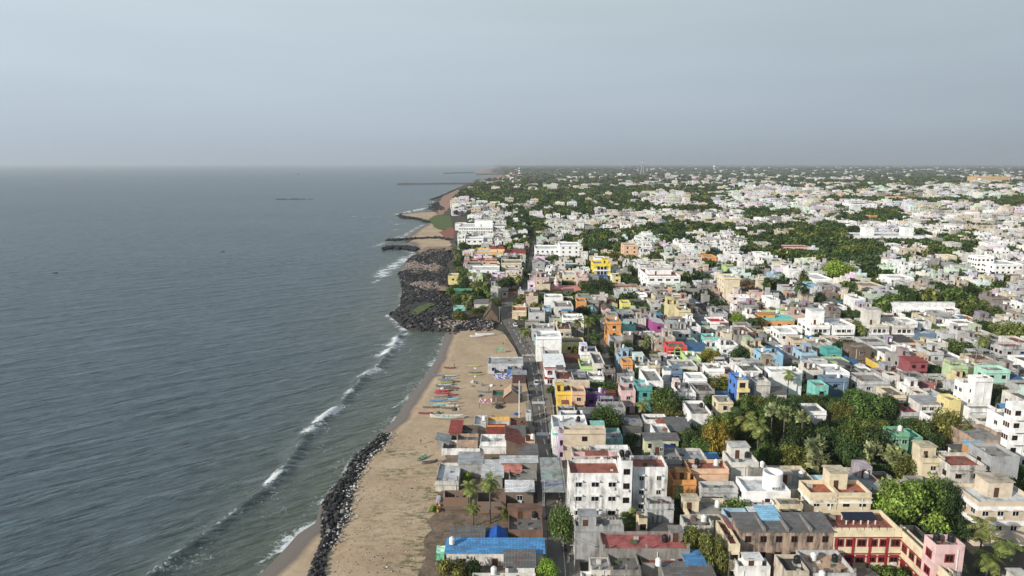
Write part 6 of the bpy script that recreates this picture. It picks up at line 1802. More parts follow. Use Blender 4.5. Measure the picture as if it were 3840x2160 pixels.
for (ua, va, ub, vb_, lab) in ((1664, 651, 1776, 648.5, 'longer low dark stone breakwater off the far shore'), (1786, 655, 1886, 654, 'shorter low dark stone breakwater before the far shore')):
 (x0, y0), (x1, y1) = P(ua, va), P(ub, vb_)
 V, Fc, n_ = [], [], 40
 for k in range(n_ + 1):
  t = k / n_; x, y = x0 + (x1 - x0) * t, y0 + (y1 - y0) * t
  for q, z in ((-16, -1), (-8, 3 + R.uniform(-.8, .8)), (0, 5.5 + R.uniform(-1.2, 1.2)), (8, 3), (16, -1)):
   V.append((x, y + q, z))
 for k in range(n_):
  for j in range(4):
   Fc.append((k * 5 + j, (k + 1) * 5 + j, (k + 1) * 5 + j + 1, k * 5 + j + 1))
 b_ = obj('breakwater', np_mesh('breakwater', V, Fc, ['rock']), color=(.06, .058, .055, 1)); tag(b_, lab, 'breakwater')

# ------------------------------------------------------------------ boats
def hull_mesh(L, B, D, mat='paint'):
 n, m = 16, 7
 mb = MB(); V = []
 for i in range(n + 1):
  t = i / n; s_ = 2 * t - 1
  w_ = B / 2 * (1 - abs(s_) ** 2.6) + .02
  keel = D * .34 * abs(s_) ** 3; top = D * (1 + .55 * abs(s_) ** 2.4)
  for j in range(m):
   a = -PI / 2 + PI * j / (m - 1)
   V.append(((t - .5) * L, w_ * math.sin(a), keel + (top - keel) * (1 - math.cos(a)) ** 1.0 if False else top - (top - keel) * math.cos(a) ** .7))
 base = len(V)
 V2 = [(x * .985, y * .86, z + .09 if abs(y) < .01 else z + .035) for x, y, z in V]
 F_ = []
 for i in range(n):
  for j in range(m - 1):
   a = i * m + j
   F_.append((a, a + 1, a + m + 1, a + m)); F_.append((base + a, base + a + m, base + a + m + 1, base + a + 1))
  for j in (0, m - 1):
   a = i * m + j
   q = (a, a + m, base + a + m, base + a); F_.append(q if j == 0 else q[::-1])
 return np_mesh('hull', np.array(V + V2), np.array(F_), [mat])
BM = {}
def boat(u, v, L, col, label, rz=None, inner=None, B=None, D=.55, seats=3, group='fishing boats drawn up on the beach', z=.42, motor=False):
 x, y = P(u, v, .5)
 k = (round(L, 1), round(B or L * .15, 2), D)
 if k not in BM:
  BM[k] = hull_mesh(L, B or L * .15, D)
 b = obj('fishing_boat', None, None, (x, y, z), rz if rz is not None else R.uniform(-.12, .12)); tag(b, label, 'boat', group)
 c = PAL[col] if isinstance(col, str) else col
 obj('hull', BM[k], b, color=(*[q * .72 + .05 for q in c], 1))
 w_ = (B or L * .15)
 for i in range(seats):
  xx = -L * .28 + L * .56 * i / max(seats - 1, 1)
  ww = w_ * .42 * (1 - abs(2 * xx / L) ** 2.6)
  mb = MB(); mb.box(xx - L * .02 - .06, xx + L * .02 + .06, -ww, ww, D * .72, D * .82); obj('thwart', mb.mesh('thwart', ['paint']), b, color=(*(inner or PAL['white']), 1))
 if motor:
  mb = MB(); mb.tube([(-L * .5, 0, D * .8), (-L * .5 - .9, .1, D * 1.3), (-L * .5 - 2.4, .3, D * .9)], .09, 6); obj('long_tail_motor', mb.mesh('long_tail_motor', ['steel']), b)
 return b
for k in range(16):
 boat(1648 + (k * 37) % 58, 1409 + k * 8.2, R.uniform(4.2, 5), R.choice(['brown', 'darkgrey', 'slate', 'tan', 'teal', 'offwhite', 'maroon']), 'slim worn boat squeezed into the tight beached row', B=.6, D=.42, inner=PAL['dark'], group='worn boats of the beached row')
for row in ((1687, 1381, 4.6, 'maroon', 'brown boat with a standing fisherman alone at the upper beach'), (1779, 1374, 4.6, 'olive', 'grey green boat piled with white net on the upper sand'), (1782, 1400, 4.8, 'darkgrey', 'dark slim boat, farther of a pair on the middle sand'),
   (1784, 1406, 4.8, 'olive', 'greenish slim boat, nearer of a pair on the middle sand'), (1691, 1411, 4.8, 'mint', 'pale mint boat at the far end of the boat row'), (1692, 1420, 4.8, 'lightgrey', 'white boat with dark gear next to the mint boat'),
   (1676, 1429, 4.8, 'slate', 'slate grey boat beside the yellow one'), (1672, 1437, 4.8, (.5, .48, .05), 'yellow boat in the beached row'), (1668, 1446, 4.8, 'offwhite', 'white boat with dark trim before the yellow one'),
   (1680, 1456, 5.0, 'brown', 'brown boat with pink cloth at its stern'), (1657, 1468, 4.6, 'red', 'red boat heaped with white nets'), (1660, 1477, 4.8, (.5, .05, .06), 'dark red boat in front of the net heaped one'),
   (1653, 1485, 4.8, 'salmon', 'slim pinkish red boat, nearest of the red ones'), (1654, 1494, 4.6, 'teal', 'teal blue boat nose to tail with a sky blue one'), (1696, 1498, 4.4, 'skyblue', 'sky blue boat nose to tail with a teal one'),
   (1637, 1506, 4.6, 'bluesheet', 'blue boat nearest the water in the row'), (1652, 1520, 4.4, 'aqua', 'bright turquoise boat with pale deck'), (1618, 1530, 5.4, 'brown', 'long brown boat lying beside its outrigger pole'),
   (1596, 1552, 4.4, 'maroon', 'maroon boat with a black net at the water side'), (1815, 1471, 4.9, 'slate', 'blue grey boat alone before the beach huts'), (1706, 1513, 4.6, 'tan', 'pale tan outrigger boat behind the turquoise one')):
 boat(*row, B=.72, D=.46, inner=PAL['offwhite'])
boat(1676, 1569, 10.2, 'offwhite', 'large white fibre boat with turquoise inside and long motor', rz=PI - .06, inner=PAL['mint'], B=1.9, D=.95, seats=5, motor=True)
b_ = [o for o in bpy.data.objects if o.name.startswith('fishing_boat')][-1]
mb = MB(); mb.face([(-3.9, -.62, .62), (3.6, -.62, .62), (3.6, .62, .62), (-3.9, .62, .62)]); obj('deck', mb.mesh('deck', ['paint']), b_, color=(*PAL['aqua'], 1))
boat(1583, 1721, 3.7, 'mint', 'green boat lying slanted on the near sand', rz=1.0, inner=PAL['green'], B=1.0)
boat(1612, 1736, 4.2, 'darkgrey', 'dark boat with red cloth beside the green one', rz=.38, inner=PAL['red'], B=.9)
boat(1643, 1910, 3.4, 'orange', 'small orange boat beside the broken brick hut', rz=1.72, inner=PAL['peach'], B=1.2)
boat(1818, 1258, 8.4, 'white', 'long white boat upper of two beside the stones', rz=.0, B=1.6, D=.8)
boat(1790, 1263, 6.4, 'white', 'shorter white boat lying below the long one by the stones', rz=.1, B=1.2, D=.6)
boat(1118, 654, 16, 'darkgrey', 'tiny dark fishing boat far out near the horizon', rz=.1, group='boats out at sea', z=0, D=4.5, B=5)
for u, v, lab in ((205, 1021, 'dark raft with two crouching fishers on the open sea'), (834, 942, 'small dark raft with one fisher farther out at sea')):
 x, y = P(u, v)
 boat(u, v, 3.6, 'darkgrey', lab, rz=.4, group='boats out at sea', z=-.1, seats=1, B=1.3, D=.5)

# ------------------------------------------------------------------ people, one skinned body per pose
def body_mesh(name, pose, top, legs):
 """pose: dict of joints; grown with the skin modifier from a connected skeleton"""
 J = dict(pelvis=(0, 0, .95), belly=(0, 0, 1.12), chest=(0, 0, 1.34), neck=(0, 0, 1.5), chin=(0, .0, 1.57), skull=(0, .01, 1.66), crown=(0, .015, 1.74), nose=(0, -.105, 1.63),
             hl=(.1, 0, .9), kl=(.11, -.02, .5), al=(.11, .02, .09), tl=(.12, -.13, .04), hr=(-.1, 0, .9), kr=(-.11, -.02, .5), ar=(-.11, .02, .09), tr=(-.12, -.13, .04),
             sl=(.19, 0, 1.42), el=(.24, .02, 1.14), wl=(.26, -.06, .9), fl=(.265, -.1, .8), thl=(.235, -.11, .86), sr=(-.19, 0, 1.42), er=(-.24, .02, 1.14), wr=(-.26, -.06, .9), fr=(-.265, -.1, .8), thr=(-.235, -.11, .86))
 J.update(pose)
 rad = dict(pelvis=.13, belly=.125, chest=.135, neck=.06, chin=.07, skull=.095, crown=.075, nose=.015, hl=.09, kl=.06, al=.042, tl=.035, hr=.09, kr=.06, ar=.042, tr=.035,
               sl=.06, el=.042, wl=.032, fl=.02, thl=.012, sr=.06, er=.042, wr=.032, fr=.02, thr=.012)
 E = [('pelvis', 'belly'), ('belly', 'chest'), ('chest', 'neck'), ('neck', 'chin'), ('chin', 'skull'), ('skull', 'crown'), ('skull', 'nose'), ('pelvis', 'hl'), ('hl', 'kl'), ('kl', 'al'), ('al', 'tl'),
         ('pelvis', 'hr'), ('hr', 'kr'), ('kr', 'ar'), ('ar', 'tr'), ('chest', 'sl'), ('sl', 'el'), ('el', 'wl'), ('wl', 'fl'), ('wl', 'thl'), ('chest', 'sr'), ('sr', 'er'), ('er', 'wr'), ('wr', 'fr'), ('wr', 'thr')]
 ks = list(J)
 me = bpy.data.meshes.new(name + '_frame')
 me.from_pydata([J[k] for k in ks], [(ks.index(a), ks.index(b)) for a, b in E], [])
 t = bpy.data.objects.new(name + '_frame', me); COL.objects.link(t)
 t.modifiers.new('skin', 'SKIN'); sb = t.modifiers.new('sub', 'SUBSURF'); sb.levels = sb.render_levels = 1
 for i, k in enumerate(ks):
  t.data.skin_vertices[0].data[i].radius = (rad[k], rad[k])
  t.data.skin_vertices[0].data[i].use_root = k == 'pelvis'
 dg = bpy.context.evaluated_depsgraph_get()
 out_ = bpy.data.meshes.new_from_object(t.evaluated_get(dg)); out_.name = name
 bpy.data.objects.remove(t)
 out_.materials.clear()
 for m in ('skin', 'cloth', 'cloth_low', 'hair'):
  out_.materials.append(MATS[m])
 hd = Vector(J['crown']); ct = Vector(J['chest']); pv = Vector(J['pelvis'])
 for p in out_.polygons:
  c = p.center
  if (c - Vector(J['skull'])).length < .17 and (c.z > J['skull'][2] + .03 or c.y > J['skull'][1] + .05): p.material_index = 3
  elif c.z > J['neck'][2] - .02 or any((c - Vector(J[q])).length < .16 for q in ('wl', 'fl', 'wr', 'fr', 'el', 'er', 'tl', 'tr')): p.material_index = 0
  elif c.z > pv.z - .02: p.material_index = 1
  elif c.z < .3 and legs == 'bare': p.material_index = 0
  else: p.material_index = 2
  p.use_smooth = True
 return out_
t = NT('cloth_low'); a_ = t.ramp(t.oc()[2], (0.0, (.03, .03, .04)), (.5, (.09, .08, .075)), (1.0, (.22, .20, .18))); t.done(a_, .9)
POSES = dict(stand=body_mesh('person', {}, 0, 0),
             walk=body_mesh('person', dict(kl=(.11, -.22, .52), al=(.11, -.2, .1), tl=(.12, -.35, .06), kr=(-.11, .06, .5), ar=(-.11, .3, .16), tr=(-.12, .22, .05), el=(.24, .16, 1.16), wl=(.25, .12, .92), fl=(.25, .06, .84), thl=(.23, .04, .88),
                                           er=(-.24, -.1, 1.15), wr=(-.25, -.26, .98), fr=(-.25, -.34, .93), thr=(-.22, -.3, .97)), 0, 0),
             sit=body_mesh('person', dict(pelvis=(0, .1, .75), belly=(0, .08, .9), chest=(0, .03, 1.12), neck=(0, 0, 1.28), chin=(0, -.02, 1.35), skull=(0, -.02, 1.44), crown=(0, -.01, 1.52), nose=(0, -.14, 1.41), hl=(.11, .06, .7), kl=(.17, -.36, .66), al=(.16, -.3, .25), tl=(.16, -.42, .2),
                                          hr=(-.11, .06, .7), kr=(-.17, -.36, .66), ar=(-.16, -.3, .25), tr=(-.16, -.42, .2), sl=(.19, .02, 1.2), el=(.26, -.18, .98), wl=(.26, -.44, 1.0), fl=(.25, -.54, 1.0), thl=(.21, -.5, 1.02), sr=(-.19, .02, 1.2), er=(-.26, -.18, .98), wr=(-.26, -.44, 1.0), fr=(-.25, -.54, 1.0), thr=(-.21, -.5, 1.02)), 0, 0))
def person(u, v, label, top, pose='stand', rz=None, z=.45, group=None, at=None):
 x, y = at if at else P(u, v, z)
 o = obj('person', POSES[pose], None, (x, y, z), rz if rz is not None else R.uniform(0, 6.3), color=(*(PAL[top] if isinstance(top, str) else top), 1))
 tag(o, label, 'person', group)
for row in ((1659, 1421, 'person in orange standing at the bow of the mint boat', 'orange', 'stand'), (1704, 1377, 'person in dark clothes standing on the brown boat', 'darkgrey', 'stand'), (1712, 1461, 'person in pink bending at the boat row', 'pink', 'walk'),
   (1834, 1470, 'person in dark clothes walking near the beach huts', 'darkgrey', 'walk'), (1578, 1667, 'person in dark clothes walking alone across the open sand', 'darkgrey', 'walk'), (1901, 1279, 'person in orange standing on the upper sand', 'orange', 'stand'),
   (1668, 1424, 'person in black beside the person in orange', 'darkgrey', 'stand'), (1640, 1453, 'person crouched in dark clothes at a white boat', 'darkgrey', 'sit'), (1793, 1207, 'person in white standing by the stone heap', 'white', 'stand'), (1887, 1296, 'person in red sitting on the sand near the road', 'maroon', 'sit'), (1650, 1475, 'person in maroon leaning on the red boat', 'maroon', 'walk'), (1706, 1530, 'person in black stooping over a net pile', 'darkgrey', 'walk')):
 person(*row)
for row in ((1880, 1222, 'person in grey walking at the street bend', 'lightgrey', 'walk'), (1902, 1219, 'person in dark shirt walking in the street bend', 'slate', 'walk'), (2013, 1372, 'person in black walking along the street beyond the silver car', 'darkgrey', 'walk'), (1868, 1212, 'person in brown at the hut corner', 'brown', 'stand'), (1997, 1340, 'person in white beside the road hump', 'white', 'stand')):
 person(*row[:4], pose=row[4], z=.66)

# ------------------------------------------------------------------ cars and motorbikes
def loft(secs, mat):
 """secs: list of (y, [(x,z)...]) closed outlines joined into one body"""
 mb = MB(); n = len(secs[0][1])
 for y, o_ in secs:
  mb.v += [(x, y, z) for x, z in o_]
 for i in range(len(secs) - 1):
  for j in range(n):
   mb.f.append((i * n + j, i * n + (j + 1) % n, (i + 1) * n + (j + 1) % n, (i + 1) * n + j)); mb.m.append(0)
 mb.f.append(tuple(range(n))[::-1]); mb.m.append(0); mb.f.append(tuple((len(secs) - 1) * n + j for j in range(n))); mb.m.append(0)
 return mb.mesh('body', [mat], False)
def car(u, v, label, col, rz=0.0, zoff=.63):
 x, y = P(u, v, zoff)
 c = obj('car', None, None, (x, y, zoff), rz); tag(c, label, 'car')
 W_ = .86
 sec = lambda w_, zt, zb=.22: [(-w_, zb), (-w_ * 1.02, zb + .25), (-w_, zt - .06), (-w_ * .9, zt), (w_ * .9, zt), (w_, zt - .06), (w_ * 1.02, zb + .25), (w_, zb)]
 obj('body', loft([(-2.1, sec(.72, .72)), (-1.95, sec(.82, .86)), (-1.2, sec(W_, .92)), (.9, sec(W_, .92)), (1.8, sec(.82, .84)), (2.1, sec(.7, .68))], 'paint'), c, color=(*col, 1))
 cab = loft([(-1.75, [(-.72, .9), (-.7, .92), (.7, .92), (.72, .9)]), (-1.15, [(-.74, .9), (-.58, 1.42), (.58, 1.42), (.74, .9)]), (.35, [(-.74, .9), (-.58, 1.44), (.58, 1.44), (.74, .9)]), (1.15, [(-.72, .9), (-.7, .92), (.7, .92), (.72, .9)])], 'glass')
 g = obj('window', cab, c)
 mb = MB(); mb.box(-.56, .56, -1.12, .32, 1.42, 1.47); obj('roof', mb.mesh('roof', ['paint']), c, color=(*col, 1))
 for sx_ in (-1, 1):
  for yy in (-1.25, 1.28):
   mb = MB(); mb.tube([(sx_ * .72, yy, .31), (sx_ * .88, yy, .31)], .31, 14); w_ = obj('wheel', mb.mesh('wheel', ['rubber']), c)
   m2 = MB(); m2.tube([(sx_ * .86, yy, .31), (sx_ * .895, yy, .31)], .18, 10); obj('rim', m2.mesh('rim', ['steel']), w_)
  mb = MB(); mb.box(sx_ * .62 - .13, sx_ * .62 + .13, -2.13, -2.0, .62, .75); obj('taillight', mb.mesh('taillight', ['red_frame']), c)
  mb = MB(); mb.box(sx_ * .62 - .13, sx_ * .62 + .13, 1.95, 2.09, .58, .7); obj('headlight', mb.mesh('headlight', ['lamp']), c)
car(2012, 1440, 'silver saloon car driving away along the street', (.62, .63, .64), rz=.02)
car(1932, 1222, 'white hatchback car parked beside the yellow bend house', (.75, .75, .75), rz=.15)
def bike(u, v, label, rz, rider=None, z=.63):
 x, y = P(u, v, z)
 b = obj('motorbike', None, None, (x, y, z), rz); tag(b, label, 'motorbike')
 for yy in (-.62, .62):
  mb = MB(); mb.tube([(-.06, yy, .3), (.06, yy, .3)], .3, 14); obj('wheel', mb.mesh('wheel', ['rubber']), b)
 mb = MB(); mb.tube([(0, -.62, .3), (0, -.2, .55), (0, .3, .6), (0, .45, .95)], .06, 6); mb.tube([(0, .62, .3), (0, .45, .95)], .05, 6); mb.box(-.12, .12, -.15, .2, .28, .52); obj('frame', mb.mesh('frame', ['steel']), b)
 mb = MB(); mb.tube([(0, -.7, .74), (0, -.1, .72), (0, .25, .78)], [.11, .13, .12], 8); obj('seat', mb.mesh('seat', ['rubber']), b)
 mb = MB(); mb.tube([(-.34, .36, 1.0), (0, .46, .97), (.34, .36, 1.0)], .025, 6); obj('handlebar', mb.mesh('handlebar', ['steel']), b)
 if rider:
  person(0, 0, rider[0], rider[1], 'sit', rz + PI, z + .02, at=(x, y))
bike(2011, 1598, 'black motorbike being ridden down the street', .05, ('person in patterned shirt riding the motorbike in the street', 'slate'))
bike(2000, 1594, 'motorbike at the kerb beside the street riders', .1)
bike(1917, 1231, 'small motorbike coming through the street bend', .1, ('person in red riding through the street bend', 'red'))
bike(1991, 1452, 'motorbike parked by the beach side kerb', -.6)
bike(2058, 1660, 'blue covered motorbike parked by the lilac house front', .2)
bike(2137, 2098, 'parked motorbike in the shade of the orange shop front', .1); bike(2120, 2060, 'parked motorbike under the big street tree', .15)
bike(1886, 1252, 'green motor scooter parked by the beach end', .9)

for k, (v, sd_) in enumerate(((2020, 1), (1985, 1), (1945, 0), (1880, 1), (1700, 1), (1680, 1), (1620, 0), (1585, 1), (1560, 1), (1500, 1), (1475, 0), (1410, 1), (1390, 0), (1365, 1), (1300, 1), (1285, 1), (1270, 1))):
 vs_ = [q[2] for q in ROAD][::-1]
 u = np.interp(v, vs_, [q[sd_] for q in ROAD][::-1]) + (-7 if sd_ else 7)
 bike(u, v, 'scooter parked at the street kerb', R.uniform(-.3, .3) + (.5 if sd_ else -.5))
 bpy.data.objects[[o.name for o in bpy.data.objects if o.name.startswith('motorbike')][-1]]['group'] = 'scooters parked along the street kerb'
for u, v, lab in ((2062, 1640, 'person in white walking by the lilac house front'), (2018, 1455, 'person in blue crossing the street behind the silver car'), (2046, 1540, 'person in yellow at the kerb before the yellow house'), (1996, 1590, 'person in green at the beach side kerb'), (1950, 1290, 'person in white at the upper street'), (2090, 1900, 'person in pink under the big street tree')):
 person(u, v, lab, 'white' if 'white' in lab else lab.split()[2] if lab.split()[2] in PAL else 'slate', R.choice(['walk', 'stand']), z=.66)
# ------------------------------------------------------------------ beach gear
def heap(u, v, wpx, hpx, label, cat, col, mat='cloth', name='net_pile', seed=0):
 x, y = P(u, v, .4); dep = y * CP + CAMZ * SP; r = wpx / 2 * dep / F
 bm = bmesh.new(); bmesh.ops.create_icosphere(bm, subdivisions=3, radius=1)
 for v_ in bm.verts:
  k = 1 + .28 * mnoise.noise(v_.co * 1.7 + Vector((seed, 0, 0))) + .12 * mnoise.noise(v_.co * 5 + Vector((seed, 3, 0)))
  v_.co *= k
  v_.co.z = max(v_.co.z, -.12)
 me = bpy.data.meshes.new(name); bm.to_mesh(me); bm.free(); me.materials.append(MATS[mat])
 o = obj(name, me, None, (x, y, .35), R.uniform(0, 6), color=(*col, 1)); o.scale = (r, r * .8, hpx * dep / F); tag(o, label, cat)
for i, row in enumerate(((1871, 1528, 32, 12, 'black fishing net heap beside the pink tarp shelter', 'net pile', (.03, .033, .036)), (1774, 1434, 18, 9, 'pinkish net bundle on the middle sand', 'net pile', (.6, .5, .5)), (1785, 1438, 14, 7, 'dark and white net bundle beside the pinkish one', 'net pile', (.2, .18, .18)),
                         (1806, 1446, 16, 12, 'dark and pale gear heap behind the blue grey boat', 'net pile', (.3, .26, .26)), (1772, 1450, 18, 6, 'flat olive net heap on the middle sand', 'net pile', (.22, .2, .15)), (1844, 1447, 18, 7, 'white sheet heap left on the sand', 'net pile', (.7, .7, .7)), (1877, 1447, 14, 5, 'brown net heap near the drinks stall', 'net pile', (.22, .17, .12)),
                         (1800, 1486, 24, 7, 'grey net heap below the blue grey boat', 'net pile', (.14, .14, .13)), (1705, 1536, 30, 9, 'dark tangled net heap at the boat row end', 'net pile', (.08, .08, .07)), (1720, 1536, 16, 6, 'pale pink cloth beside the tangled net', 'net pile', (.66, .58, .58)),
                         (1782, 1382, 12, 4, 'white cloth heap on the upper sand', 'net pile', (.75, .75, .75)), (1783, 1412, 12, 4, 'white cloth heap below the pair of slim boats', 'net pile', (.75, .75, .75)), (1847, 1567, 26, 9, 'blue tarp bundle before the orange yellow house', 'tarpaulin', (.04, .10, .33)),
                         (1935, 1556, 20, 12, 'blue tarp bundle beside the white flag pole', 'tarpaulin', (.04, .09, .3)), (1645, 1551, 20, 10, 'dark net heap with white float by the maroon boat', 'net pile', (.1, .1, .1)), (1648, 1880, 34, 26, 'grey tarp wrapped mound beside the orange boat', 'tarpaulin', (.28, .28, .31)),
                         (1711, 1465, 10, 6, 'grey net heap at the boat row', 'net pile', (.2, .2, .19)), (1755, 1625, 60, 8, 'crumpled blue sheet over the open yard house', 'tarpaulin', (.02, .05, .42)), (1660, 1458, 22, 7, 'white nets heaped on the red boat', 'net pile', (.66, .62, .62)))):
 heap(*row, seed=i * 3.1)
def shelter(u0, u1, v0, v1, h, label, mat, col, sag=.4):
 x0, y0 = P(u0, v1, .4); x1 = P(u1, v1, .4)[0]; y1 = P(u0, v0, h)[1]
 y1 = max(y1, y0 + 1.5)
 s_ = obj('shelter', None, None, (x0, y0, .35)); tag(s_, label, 'shelter')
 wd, d = x1 - x0, y1 - y0
 n = 8; V, Fc = [], []
 for j in range(n + 1):
  for i in range(n + 1):
   a, b = i / n, j / n
   V.append((wd * a, d * b, h - .7 + .7 * b - sag * 4 * a * (1 - a) * .4 + mnoise.noise((a * 4, b * 4, u0)) * .22))
 for j in range(n):
  for i in range(n):
   Fc.append((j * (n + 1) + i, j * (n + 1) + i + 1, (j + 1) * (n + 1) + i + 1, (j + 1) * (n + 1) + i))
 obj('tarp', np_mesh('tarp', V, Fc, [mat]), s_, color=(*col, 1))
 for x in (0, wd):
  for y in (0, d):
   mb = MB(); mb.tube([(x, y, 0), (x, y, h - .7 + .7 * (y > 0))], .06, 6); obj('post', mb.mesh('post', ['bark']), s_)
shelter(1797, 1845, 1500, 1530, 2.6, 'pink patchwork tarp shelter on poles before the plank huts', 'patched_cloth', PAL['pink'])
shelter(1862, 1886, 1312, 1326, 2.2, 'small green cloth shelter on the upper sand', 'cloth', PAL['green'])
shelter(1636, 1680, 2050, 2095, 2.0, 'ragged white and green cloth pen beside the long blue roof house', 'cloth', PAL['mint'])
shelter(1632, 1665, 2090, 2110, 1.4, 'green cloth sheet over the near fence', 'cloth', PAL['green'])
shelter(1700, 1725, 980, 992, 4, 'blue tarp hut above the headland rocks', 'cloth', PAL['blue'])
tank(*P(1695, 2036, 4), 3.9, 'white water tank at the end of the long blue roof', 'rooftop water tanks', rz=1)
tank(*P(2468, 2136, 5), 5.9, 'white water tank beside the broad asbestos shed', 'rooftop water tanks', rz=2)
tank(*P(3082, 2160, 6), 5.7, 'white water tank beside the near gravel roof', 'rooftop water tanks', rz=2)
tank(*P(2493, 2020, 6.6), 6.1, 'black water tank on the rose red terrace', 'rooftop water tanks', True)
tank(*P(1852, 2148, 3.8), 3.7, 'blue grey water tank on the near pale house', 'rooftop water tanks', False)
